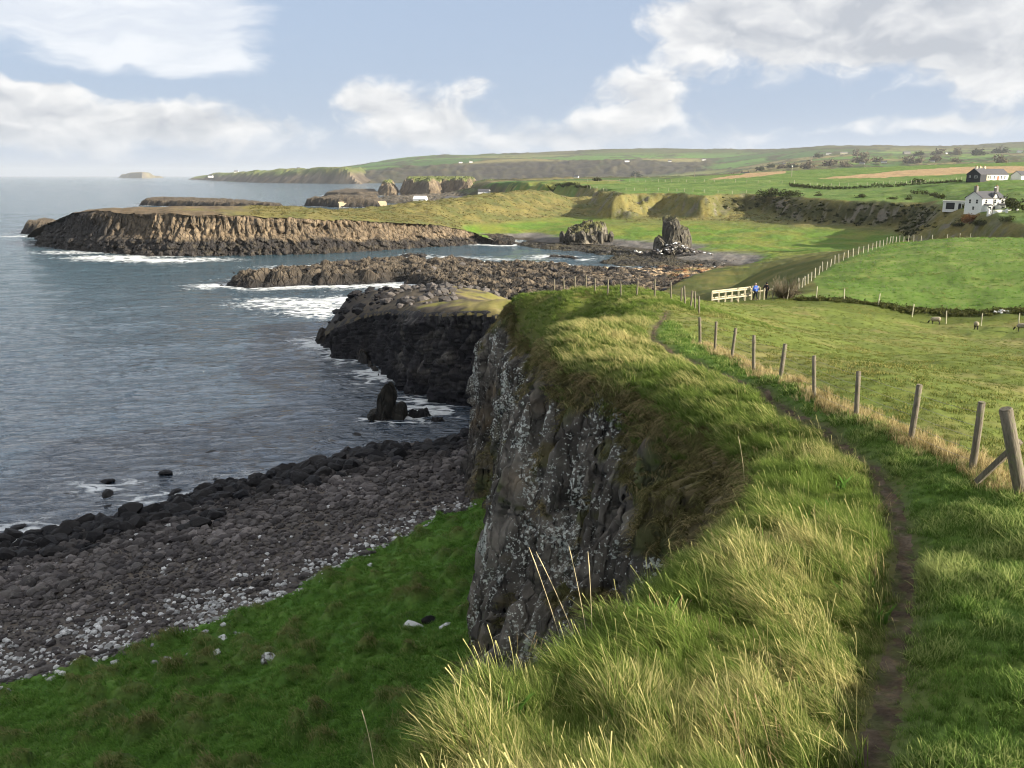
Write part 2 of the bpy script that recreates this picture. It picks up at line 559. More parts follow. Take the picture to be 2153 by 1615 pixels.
# brink of the near cliff (plan + nominal height), walking away from the camera
BRINK = [(-7, -4), (-2.6, 3.2), (-1.15, 6.3), (-0.5, 7.8), (0.85, 9.2), (2.9, 12.5), (4.6, 15.6), (5.35, 18.6), (5.2, 21.5), (4.7, 24.5), (3.9, 28.5), (2.2, 32.2), (1.45, 37),
         (1.5, 42), (3.0, 46), (3.6, 51), (2.6, 57.5), (1.1, 63), (0.1, 69), (-0.9, 75), (-1.9, 82), (0.2, 90), (0.2, 98), (-2.0, 107), (-8.2, 113), (-14.3, 121), (-19, 132),
         (-24.5, 141), (-30, 146), (-36.5, 158)]
_bf = smooth_line(BRINK, 0.05)
_cut = int(np.argmax(_bf[:, 1] > 85))
BRINK_S = np.vstack([_bf[:300:8], _bf[300:_cut:2], _bf[_cut::8]])
NEAR_POLY = [tuple(p) for p in _bf[::28]] + [(-36, 166), (-31, 173), (-16, 170), (-2, 165), (10, 160), (30, 200), (62, 262), (110, 270), (330, 270), (330, -6), (0, -8)]
path_line = smooth_line(PATH, 0.6)


def path_dist(x, y):
    x = np.asarray(x); y = np.asarray(y)
    d = np.full(x.shape, 50.0)
    m = (y < 62) & (x < 22) & (x > -4)
    if m.any():
        d[m] = poly_sd(x[m], y[m], path_line, closed=False)[0]
    return d


def near_h(x, y, detail=True):
    y = np.maximum(y, 1.2)
    h = near_h0(x, y)
    sd, _ = poly_sd(x, y, NEAR_POLY)
    r = np.hypot(x, y)
    # rounded shoulder at the brink
    wsh = np.clip(0.5 + r * 0.03, 0.5, 1.6)
    h = h - 0.42 * wsh * np.clip(1 - sd / wsh, 0, 1.0) ** 2 - 4.0 * np.maximum(-sd, 0) * (y < 84)
    if detail:
        h = h + 0.045 * fbm(x / 0.8, y / 0.8, 3, 3) + 0.10 * fbm(x / 2.6, y / 2.6, 2, 5) + 0.22 * fbm(x / 6, y / 6, 2, 8) * sstep(r, 8, 40)
        h = h + 0.16 * sstep(r, 60, 100) * np.maximum(fbm(x / 4.0, y / 2.2, 3, 10), -0.1)
        d = path_dist(x, y)
        h = h - 0.09 * np.exp(-(d / 0.32) ** 2) * (r < 60)
    return h, sd


def near_z(x, y):
    h, _ = near_h(np.array([float(x)]), np.array([float(y)]))
    return float(h[0])


# ---- shore under the cliff: beach and grassy slope
shore_ctrl = Z((0, 1140, 0), (210, 1105, 0), (430, 1040, 0), (640, 985, 0), (800, 945, 0), (940, 930, 0.1), (1000, 960, 1.5), (1010, 990, 2.0),
               (0, 1240, 1.7), (300, 1150, 1.7), (600, 1060, 1.7), (900, 990, 1.6), (0, 1440, 4.0), (130, 1410, 3.9), (330, 1350, 3.7), (500, 1290, 3.5), (700, 1200, 3.4), (900, 1100, 3.3), (1005, 1055, 3.6),
               (0, 1612, 7.6), (250, 1612, 8.4), (500, 1612, 9.3), (720, 1612, 10.4), (400, 1480, 6.4), (700, 1400, 7.0), (900, 1450, 8.8), (1000, 1300, 7.4), (1030, 1405, 9.2), (800, 1250, 5.0), (950, 1180, 5.2), (180, 1520, 5.9)) + [
    (-2, 20, 13.5), (-14, 18, 11), (-30, 20, 8), (2, 30, 11), (4, 50, 8), (2, 70, 5), (1, 85, 2.5), (2, 98, 1.0), (-8, 105, -1.6), (-20, 98, -2), (-50, 80, -2.4), (-60, 60, 0.2), (-45, 30, 6), (-3, 104, -1), (-75, 80, -3)]
shore_h0 = polar_tps(shore_ctrl, 4e-4)
GRASS_EDGE = [p[:2] for p in Z((-260, 1520, 4), (0, 1440, 4.0), (130, 1408, 3.9), (330, 1352, 3.7), (500, 1290, 3.5), (700, 1200, 3.4), (900, 1100, 3.3), (1005, 1055, 3.6))]
GRASS_EDGE = GRASS_EDGE + [(3, 70), (4, 10), (-60, 6)]


def hummock(x, y):
    wx = x * 0.94 + y * 0.34 + 0.5 * fbm(x / 2.0, y / 2.0, 2, 913)
    wy = -x * 0.34 + y * 0.94 + 0.5 * fbm(x / 2.0 + 5, y / 2.0, 2, 915)
    f1, f2, cid = worley(wx / 2.5, wy / 1.9, 911)
    return (cid > 0.42) * sstep(f1, 0.20 + 0.30 * cid, 0.02) * (0.5 + 0.5 * cid)


def shore_h(x, y):
    h = shore_h0(x, np.maximum(y, 8))
    gd, _ = poly_sd(x, y, GRASS_EDGE)
    gd = gd + 0.9 * fbm(x / 3.5, y / 3.5, 3, 31)
    g = sstep(gd, -0.2, 1.0)
    wx = x * 0.94 + y * 0.34
    wy = -x * 0.34 + y * 0.94
    hum = np.maximum(fbm(wx / 1.9, wy / 1.2, 3, 12), -0.15)
    hum2 = np.maximum(fbm(wx / 4.2 + 3, wy / 3.0, 2, 19) - 0.25, 0)
    h = h + g * (0.40 * hum + 1.2 * hum2 + 0.85 * hummock(x, y)) + (1 - g) * 0.10 * fbm(x / 1.5, y / 1.5, 3, 44)
    return h, gd


# ---- uplands: plateau, farmland and far hills (bearing, distance)
def ang_y(px, py, Y):
    return at_y(px, py, Y)


up_ctrl = Z((2100, 462, 17.2), (2060, 453, 17.8), (2020, 444, 18), (1950, 427, 18.2), (1850, 424, 18.2), (1750, 420, 18.5), (1640, 411, 19), (1480, 410, 19.5), (1400, 405, 20), (1315, 409, 19.5), (1240, 396, 21), (1195, 397, 20.8), (2150, 476, 16.2)) + YY(
    (2065, 445, 290), (2070, 402, 370), (2070, 379, 450), (2153, 379, 450), (2153, 372, 560), (1850, 389, 550), (1850, 404, 460), (1640, 397, 560), (1500, 395, 600), (1300, 392, 640), (1200, 387, 700), (1500, 380, 800), (1800, 376, 800), (2153, 358, 900),
    (1300, 381, 900), (1100, 382, 900), (1900, 366, 1000), (1700, 371, 1000), (1500, 376, 1000), (1300, 379, 1100)) + [
    (x / 1800 * Yv, Yv, z) for x, rows in {
        -330: ((3500, 2), (3900, 45), (4500, 58), (5400, 84), (7000, 60)),
        -180: ((1900, -3), (2600, -5), (3300, 0), (3600, 10), (3850, 62), (4500, 100), (5400, 142), (7500, 120)),
        20: ((1300, 23), (1900, 16), (2600, 4), (3200, 3), (3550, 14), (3800, 72), (4500, 110), (5400, 158), (7500, 150)),
        220: ((1500, 24), (2000, 20), (2600, 12), (3200, 12), (3450, 22), (3750, 80), (4500, 120), (5400, 184), (7500, 170)),
        420: ((1500, 27), (2000, 28), (2600, 30), (3200, 38), (3700, 70), (4500, 120), (5300, 182), (7500, 170)),
        620: ((1500, 36), (2000, 50), (2600, 70), (3200, 95), (3700, 117), (4500, 172), (5300, 176), (7500, 170)),
        820: ((1500, 37), (2000, 53), (2600, 76), (3200, 102), (3700, 122), (4500, 174), (5300, 178), (7500, 170)),
        1080: ((1500, 50), (2000, 64), (2600, 86), (3200, 114), (3700, 136), (4500, 198), (5300, 204), (7500, 190)),
        1500: ((700, 30), (1500, 56), (2600, 96), (3700, 150), (4500, 215), (7500, 210))}.items() for Yv, z in rows]
up_h0 = polar_tps(up_ctrl, 1.5e-4)

# ---- the bay, the bowl and the golden ridge
mid_ctrl = Z((1590, 542, 2.2), (1480, 530, 2.2), (1330, 507, 2.3), (1150, 500, 2.3), (1100, 487, 3.0), (1180, 482, 4), (1450, 482, 5), (1480, 468, 6.2), (1700, 502, 4), (1800, 515, 3.6), (1900, 502, 5.3), (1900, 491, 6.4), (1650, 491, 5),
             (1300, 482, 5), (1400, 470, 6.4), (1250, 472, 6), (2000, 482, 9), (1590, 552, 2.4), (1500, 582, 3.4), (1700, 547, 6.5), (1760, 527, 5.5), (1250, 515, 0.6), (1100, 512, 0.3), (1420, 560, 0.2), (1250, 545, -1.2), (1150, 540, -2), (1080, 530, -2), (1130, 519, -0.9), (1010, 511, -1.2), (1060, 510, -1.2), (1095, 512, -1.0), (1330, 537, -0.7), (1250, 528, -0.6), (1480, 566, -0.6)) + YY(
    (1150, 401, 575), (1100, 401, 560), (1050, 405, 530), (1000, 412, 500), (930, 420, 470), (870, 425, 450), (800, 435, 432), (750, 439, 420), (600, 438, 400), (450, 438, 388), (300, 437, 378), (200, 440, 376),
    (1150, 440, 520), (1230, 440, 540), (1255, 428, 555), (1190, 432, 555), (1205, 418, 580), (1150, 465, 478), (1100, 440, 500), (1080, 470, 450), (1000, 440, 452), (900, 448, 420), (780, 452, 395), (1040, 478, 428), (960, 466, 408),
    (150, 452, 374), (250, 447, 352), (380, 451, 338), (560, 455, 343), (700, 459, 352), (850, 465, 374), (960, 479, 392), (1020, 488, 408), (1060, 492, 418)) + [
    (-10, 640, 2), (20, 660, 6), (-40, 590, 0), (-75, 520, -1), (-110, 470, -2), (-160, 450, -2), (-200, 430, -2), (40, 700, 14), (90, 230, -1), (60, 262, 1), (0, 250, -3), (-50, 300, -4), (40, 300, -2.5)]
mid_h0 = polar_tps(mid_ctrl, 2e-4)
BANK = Z((2400, 530, 13), (2200, 492, 15), (2150, 478, 15.8), (2100, 463, 17), (2060, 454, 17.5), (2020, 445, 17.8), (1980, 435, 18), (1950, 428, 18), (1850, 424, 18.2), (1750, 420, 18.5), (1640, 411, 19), (1560, 409, 19.2), (1480, 410, 19.5), (1400, 405, 20), (1330, 407, 19.7), (1306, 409, 19.5), (1296, 403, 20.2), (1262, 397, 21), (1225, 394, 21.2), (1195, 396, 20.8), (1160, 399, 20.3))
BANK_POLY = [p[:2] for p in BANK] + [(30, 590), (25, 680), (-20, 760), (-60, 900), (-220, 1300), (-400, 3000), (-2000, 9000), (9000, 9000), (3000, 300)]
HEAD_BRINK = YY((95, 480, 384), (140, 453, 376), (250, 447, 351), (380, 451, 338), (560, 455, 342), (700, 459, 351), (850, 465, 372), (960, 479, 390), (998, 490, 400), (1004, 499, 397), (1007, 507, 394), (1011, 515, 390))
HEAD_POLY = [p[:2] for p in HEAD_BRINK] + [at_z(1060, 514, 0)[:2], at_z(1110, 519, 0)[:2], at_z(1200, 530, 0)[:2], at_z(1330, 545, 0)[:2], at_z(1480, 572, 0)[:2], (45, 225), (45, 200), (330, 215), (400, 300), (600, 900), (-50, 1000), (-10, 690), (-40, 610), (-75, 535), (-110, 485), (-165, 462), (-212, 432), (-226, 405)]


FAR_COAST = [(45, 590), (30, 680), (5, 770), (-22, 860), (-48, 980), (-55, 1130), (-75, 1280), (-45, 1500), (-35, 1900), (-110, 2600), (-420, 3250), (-760, 3480), (-1100, 3700), (-1500, 4300), (-1500, 9000), (12000, 9000), (12000, 300), (700, 200), (200, 330), (90, 520)]


def coast_drop(x, y, h):
    cs, _ = poly_sd(x, y, FAR_COAST)
    cs = cs + 0.012 * y * fbm(x / (0.03 * y), y / 60.0, 3, 67)
    k = sstep(cs, -4.0, 10 + 0.022 * y)
    k = np.where(y < 575, 1.0, k)
    return -3.0 + (h + 3.0) * k, k


def mid_h(x, y):
    lo = mid_h0(x, y)
    up, _ck = coast_drop(x, y, up_h0(x, y))
    sd, along = poly_sd(x, y, BANK_POLY)
    sd = sd + 4.0 * fbm(x / 22, y / 22, 3, 61) + 0.7 * fbm(x / 4, y / 4, 2, 65)
    k = sstep(sd, -15.0, 3.0)
    k = k ** 0.85
    h = lo + (np.maximum(up, lo) - lo) * k
    slope = k * (1 - k) * 4
    h = h + 0.5 * fbm(x / 14, y / 14, 3, 71) + 0.22 * fbm(x / 3.5, y / 3.5, 3, 77) + slope * (2.2 * fbm(x / 9, y / 9, 4, 73) - 1.6 * np.abs(noise2(x / 13, y / 13, 75)))
    rid = sstep(lo, 6.0, 9.0) * (1 - k) * sstep(y, 390, 420)
    h = h + rid * (0.9 * fbm(x / 11, y / 11, 4, 79) - 0.8 * np.abs(noise2(x / 17, y / 17, 80)))
    hd, _ = poly_sd(x, y, HEAD_POLY)
    return h, sd, hd, slope


def up_h(x, y):
    h = up_h0(x, y)
    return h + 0.0012 * y * fbm(x / (0.09 * y), np.log(y) * 11, 3, 83)


# ================================================================== SEA
ROCK_OUT = []      # rock outlines (polygon, foam reach) that the swell breaks on
m_sea, b = new_mat('sea_water')
pos = b.n('ShaderNodeNewGeometry').outputs['Position']
camd = b.n('ShaderNodeVectorMath', {0: pos}, operation='LENGTH').outputs['Value']
rot = b.n('ShaderNodeMapping', {'Vector': pos, 'Rotation': (0, 0, math.radians(-14)), 'Scale': (0.45, 1.0, 1.0)}).outputs[0]
nA = b.noise(rot, 0.62, 4, 0.6, 0.6).outputs['Fac']
nB = b.noise(rot, 0.10, 3, 0.6, 0.4).outputs['Fac']
nC = b.noise(rot, 2.3, 2, 0.6, 0.3).outputs['Fac']
b1 = b.n('ShaderNodeBump', {'Height': nB, 'Strength': 0.6, 'Distance': 4.0})
b2 = b.n('ShaderNodeBump', {'Height': nA, 'Strength': 1.0, 'Distance': 2.2, 'Normal': b1.outputs[0]})
b3 = b.n('ShaderNodeBump', {'Height': nC, 'Strength': 0.6, 'Distance': 0.25, 'Normal': b2.outputs[0]})
foam_a = b.n('ShaderNodeAttribute', attribute_name='foam').outputs['Fac']
fn = b.noise(rot, 0.85, 6, 0.68, 1.2).outputs['Fac']
fn2 = b.noise(pos, 0.16, 3, 0.5).outputs['Fac']
vfo = b.n('ShaderNodeTexVoronoi', {'Vector': b.v('ADD', rot, b.v('MULTIPLY', b.noise(rot, 0.5, 2).outputs['Color'], (2.5, 2.5, 0.0))), 'Scale': 0.55}, feature='DISTANCE_TO_EDGE').outputs[0]
lace = b.sstep(vfo, 0.02, 0.22, 0.16, -0.10)
fm = b.m('ADD', b.m('ADD', b.m('MULTIPLY', foam_a, 0.52), lace), b.m('ADD', b.m('MULTIPLY', fn, 0.75), b.m('MULTIPLY', fn2, 0.35)))
foam = b.m('MULTIPLY', b.sstep(fm, 0.80, 1.02), b.sstep(foam_a, 0.03, 0.2))
caps = b.noise(rot, 0.11, 6, 0.75, 0.5).outputs['Fac']
capm = b.m('MULTIPLY', b.sstep(caps, 0.735, 0.77), b.sstep(camd, 120, 320))
foam = b.m('MAXIMUM', foam, b.m('MULTIPLY', capm, 0.7))
deep = b.mix(b.sstep(camd, 70, 330), (0.034, 0.054, 0.082), (0.026, 0.068, 0.092))
colr = b.mix(foam, deep, (0.80, 0.83, 0.84))
rgh = b.m('ADD', b.m('MULTIPLY', foam, 0.7), 0.09)
p = b.n('ShaderNodeBsdfPrincipled', {'Base Color': colr, 'Roughness': rgh, 'IOR': 1.60, 'Normal': b3.outputs[0], 'Specular IOR Level': 1.0})
finish(b, p.outputs[0])


def build_sea():
    rows = np.concatenate([np.exp(np.linspace(np.log(46), np.log(260), 430)), np.exp(np.linspace(np.log(262), np.log(1500), 170)), np.exp(np.linspace(np.log(1530), np.log(30000), 40))])
    us = np.concatenate([np.linspace(-1.6, -0.72, 24)[:-1], np.linspace(-0.72, 0.02, 340), np.linspace(0.02, 0.42, 40)[1:], np.linspace(0.42, 1.4, 12)[1:]])
    Yg, U = np.meshgrid(rows, us, indexing='ij')
    X = U * Yg
    Zg = np.zeros_like(X)
    ca, sa = math.cos(math.radians(14)), math.sin(math.radians(14))
    a = X * ca + Yg * sa
    c = -X * sa + Yg * ca
    near = Yg < 700
    xx, yy = a[near], c[near]
    fade = np.clip(1 - Yg[near] / 650, 0, 1)
    z = 0.22 * noise2(xx / 22, yy / 10, 5) + 0.17 * fade * noise2(xx / 9, yy / 4.2, 6)
    f2 = np.clip(1 - Yg[near] / 260, 0, 1)
    z = z + f2 * (0.34 * (0.5 - np.abs(noise2(xx / 5.2, yy / 2.1, 7))) * sstep(noise2(xx / 13, yy / 9, 8), -0.5, 0.4) + 0.10 * noise2(xx / 2.2, yy / 1.1, 9))
    Zg[near] = z
    foam = np.zeros_like(X)
    sel = (Yg < 1500)
    fx, fy = X[sel], Yg[sel]
    fo = np.zeros_like(fx)
    for poly, reach, wgt in ROCK_OUT:
        P = np.array([q[:2] for q in poly])
        m = (fx > P[:, 0].min() - reach * 3) & (fx < P[:, 0].max() + reach * 3) & (fy > P[:, 1].min() - reach * 3) & (fy < P[:, 1].max() + reach * 3)
        if not m.any():
            continue
        sd, al = poly_sd(fx[m], fy[m], poly)
        patch = sstep(fbm(fx[m] / 14 + 5, fy[m] / 14, 2, 55), -0.35, 0.45)
        # the swell comes in from the open sea on the left
        fo[m] = np.maximum(fo[m], wgt * np.exp(-(np.maximum(-sd, 0) / reach)) * (0.25 + 0.75 * patch))
    # patches of broken water where the swell works
    for px, py, ra, rb, wgt in ((455, 600, 9, 5, 1.0), (545, 603, 12, 4, 1.1), (650, 603, 12, 4, 0.8), (740, 600, 16, 5, 1.0), (820, 600, 14, 6, 1.0), (640, 640, 16, 9, 0.85), (690, 655, 12, 8, 0.9), (720, 632, 10, 8, 0.9), (600, 632, 14, 6, 0.7), (190, 530, 22, 10, 0.85), (250, 541, 20, 9, 1.0), (330, 547, 26, 8, 1.0), (410, 545, 18, 6, 0.8), (130, 514, 16, 8, 0.8), (700, 562, 22, 8, 1.0), (790, 556, 20, 6, 0.9), (905, 862, 4, 4, 0.85), (850, 880, 3.5, 3, 0.8), (880, 842, 4, 4, 0.7), (1000, 545, 30, 6, 0.6), (930, 540, 20, 5, 0.6), (60, 1125, 6, 3, 0.9), (120, 1110, 5, 2, 0.7), (330, 1050, 6, 2, 0.55), (560, 1000, 8, 2, 0.5), (225, 1020, 4, 2, 0.7), (700, 715, 6, 3, 0.8), (760, 760, 5, 3, 0.6), (40, 497, 18, 8, 0.7), (380, 438, 60, 16, 0.7), (520, 442, 50, 14, 0.7), (730, 415, 60, 20, 0.6)):
        x0, y0, _ = at_z(px, py, 0)
        fo = np.maximum(fo, wgt * np.exp(-0.9 * (((fx - x0) / ra) ** 2 + ((fy - y0) / rb) ** 2)))
    foam[sel] = fo
    field_mesh('sea', X, Yg, Zg, None, m_sea, {'foam': foam}, label='wind-ruffled grey blue sea reaching the horizon')


# ================================================================== NEAR LAND
G_LUSH = col(0.085, 0.150, 0.028)
G_MID = col(0.105, 0.135, 0.024)
G_STRAW = col(0.26, 0.215, 0.085)
G_OLIVE = col(0.10, 0.095, 0.028)
SOIL = col(0.082, 0.066, 0.040)
ROCK_DARK = col(0.030, 0.028, 0.028)
ROCK_MID = col(0.075, 0.066, 0.058)
ROCK_TAN = col(0.21, 0.165, 0.115)


def near_colors(X, Y, sd, Zh):
    r = np.hypot(X, Y)
    d_path = path_dist(X, Y)
    n = fbm(X / 7, Y / 7, 4, 101)
    n2 = fbm(X / 1.7, Y / 1.7, 3, 111)
    P = np.array([q[:2] for q in PATH])
    xp = np.interp(Y, P[:, 1], P[:, 0])
    left = X < xp
    F = np.array([q[:2] for q in FENCE])
    xf = np.interp(Y, F[::1, 1], F[::1, 0])
    c = shade(G_MID * 0.8, G_STRAW, sstep(n * 0.8 + n2 * 0.3, 0.15, 1.0) * 0.5)     # rough cliff-edge grass
    lush = shade(G_LUSH, G_MID, sstep(n2, -0.2, 0.9) * 0.5)
    strip = (~left) & (X < xf + 0.1) & (Y < 60)
    c = np.where(strip[..., None], lush, c)
    field = (X > xf + 0.1) & (Y < 80)
    fc = shade(col(0.115, 0.150, 0.030), col(0.185, 0.175, 0.060), sstep(n * 0.9 + n2 * 0.5, -0.3, 1.0))
    c = np.where(field[..., None], fc, c)
    # the greener pasture above the ditch
    d2 = Y - np.interp(X, [28, 50, 65, 90], [88, 84, 79, 76])
    up = (X > 30) & (d2 > 0)
    gp = shade(col(0.090, 0.150, 0.028), col(0.145, 0.185, 0.050), sstep(fbm(X / 9, Y / 5, 3, 131) + n2 * 0.3, -0.2, 0.9))
    c = np.where(up[..., None], gp, c)
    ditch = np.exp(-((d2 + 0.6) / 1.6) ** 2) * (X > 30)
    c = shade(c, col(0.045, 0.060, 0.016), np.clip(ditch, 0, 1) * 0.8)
    # seaward slope of the pasture: darker olive bank
    slope = (X > 15) & (Y > 92) & (X < np.interp(Y, [92, 108, 138, 160, 270], [33, 38, 57, 72, 130]))
    c = np.where(slope[..., None], shade(col(0.075, 0.090, 0.022), col(0.13, 0.125, 0.035), sstep(n, -0.4, 0.6)), c)
    # ledge and rocky point
    low = (Y > 84) & (X < 12)
    rk = sstep(fbm(X / 6, Y / 6, 4, 141) + (-X - 7) / 12, -0.2, 0.35)
    lc = shade(col(0.17, 0.165, 0.045), col(0.22, 0.19, 0.075), sstep(n, -0.5, 0.5))
    lc = shade(lc, shade(col(0.12, 0.098, 0.070), ROCK_MID * 0.7, sstep(n2, -0.3, 0.5)), rk)
    lc = shade(lc, ROCK_DARK, sstep(-X, 24, 33))
    c = np.where(low[..., None], lc, c)
    c = shade(c, SOIL, 0.75 * np.exp(-(d_path / (0.30 + 0.06 * n2)) ** 2) * (r < 62))
    # the shoulder turns brown and bare
    sh = np.clip(1 - sd / np.clip(0.3 + r * 0.012, 0.3, 1.2), 0, 1)
    c = shade(c, col(0.075, 0.060, 0.028), sh * 0.85)
    c = shade(c, col(0.095, 0.082, 0.036), sstep(sd, 0.12, -0.1) * (Y < 84))
    return c


m_near = mat_ground('cliff_top_turf', 9.0, 0.42, 0.03, coarse=0.08)


def build_near():
    rows = np.exp(np.linspace(np.log(2.2), np.log(275), 460))
    us = np.concatenate([np.linspace(-0.62, -0.20, 40)[:-1], np.linspace(-0.20, 0.62, 420), np.linspace(0.62, 1.5, 30)[1:]])
    Yg, U = np.meshgrid(rows, us, indexing='ij')
    X = U * Yg
    h, sd = near_h(X, Yg)
    keep = face_keep(sd > np.where(Yg < 84, 0.10, 0.35)) & (h[:-1, :-1] > -2.5)
    c = near_colors(X, Yg, sd, h)
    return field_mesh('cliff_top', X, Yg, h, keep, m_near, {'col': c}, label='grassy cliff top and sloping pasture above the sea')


m_path = mat_ground('trodden_soil', 16.0, 0.6, 0.05, coarse=0.15)


def build_path():
    ln = smooth_line(PATH, 0.08)
    d = np.gradient(ln[:, :2], axis=0)
    d /= np.linalg.norm(d, axis=1)[:, None]
    nr = np.stack([-d[:, 1], d[:, 0]], 1)
    s = np.arange(len(ln)) * 0.08
    w = (0.17 + 0.08 * fbm(s / 1.1, s * 0, 2, 151)) * np.interp(ln[:, 1], [5, 12, 25, 45], [1.15, 1.0, 0.85, 0.75])
    k = np.linspace(-1, 1, 13)
    off = 0.10 * fbm(s / 2.0, s * 0 + 4, 2, 153)
    X = ln[:, None, 0] + nr[:, None, 0] * (k[None] * w[:, None] + off[:, None])
    Y = ln[:, None, 1] + nr[:, None, 1] * (k[None] * w[:, None] + off[:, None])
    h, _ = near_h(X, Y)
    h = h + 0.012 + 0.022 * fbm(X / 0.16, Y / 0.16, 3, 155) - 0.06 * np.abs(k)[None] ** 4
    n = fbm(X / 0.5, Y / 0.5, 3, 157)
    c = shade(col(0.062, 0.046, 0.032), col(0.130, 0.100, 0.070), sstep(n, -0.5, 0.7))
    c = shade(c, col(0.060, 0.070, 0.024), sstep(fbm(X / 0.30, Y / 0.6, 3, 159), -0.15, 0.3) * 0.85)
    field_mesh('path', X, Y, h, None, m_path, {'col': c}, label='narrow trodden earth path along the cliff top')


# ---- near cliff face
m_cliff = mat_rock('basalt_cliff', 1.5, True, 0.10, 0.75)


def ribbon(name, brink, base, mat, nv, disp, colf, step, label, over=0.35, parent=None, kind='structure', lip=None):
    """rock face lofted from a base line to a brink line (same length arrays n,3), pushed out by disp(s, t, z)"""
    n = len(brink)
    s = np.concatenate([[0], np.cumsum(np.linalg.norm(np.diff(brink[:, :2], axis=0), axis=1))])
    d = np.gradient(brink[:, :2], axis=0)
    d = d / (np.linalg.norm(d, axis=1)[:, None] + 1e-9)
    kk = 14
    ker = np.ones(2 * kk + 1) / (2 * kk + 1)
    d = np.stack([np.convolve(np.pad(d[:, i], kk, mode='edge'), ker, 'valid') for i in (0, 1)], 1)
    d /= np.linalg.norm(d, axis=1)[:, None] + 1e-9
    nrm = np.stack([-d[:, 1], d[:, 0]], 1)          # left of travel: out to sea
    t = np.linspace(0, 1, nv)
    S, T = np.meshgrid(s, t, indexing='ij')
    bx = brink[:, None, :] + (base - brink)[:, None, :] * T[..., None]
    prof = T ** 1.25
    bx[..., :2] = brink[:, None, :2] + (base - brink)[:, None, :2] * prof[..., None]
    dd = disp(S, T, bx[..., 2])
    env = np.minimum(sstep(T, 0.0, 0.10), 1.0)
    dd = dd * (0.12 + 0.88 * env)
    bx[..., 0] += nrm[:, None, 0] * dd
    bx[..., 1] += nrm[:, None, 1] * dd
    if lip is None:
        bx[:, 0, :2] -= nrm * over                   # tuck the top edge back under the turf
        bx[:, 0, 2] -= 0.02
    else:
        lip(bx, nrm)
    at = colf(S, T, bx, dd)
    V = bx.reshape(-1, 3)
    F = grid_faces(n, nv, None, flip=True)
    at = {k: (a.reshape(-1, 3) if a.ndim == 3 else a.ravel()) for k, a in at.items()}
    me = raw_mesh(name, V, F, at)
    me.materials.append(mat)
    o = link(name, me, parent, label=label, kind=kind)
    return o, bx, nrm, s


CLIFF = {}


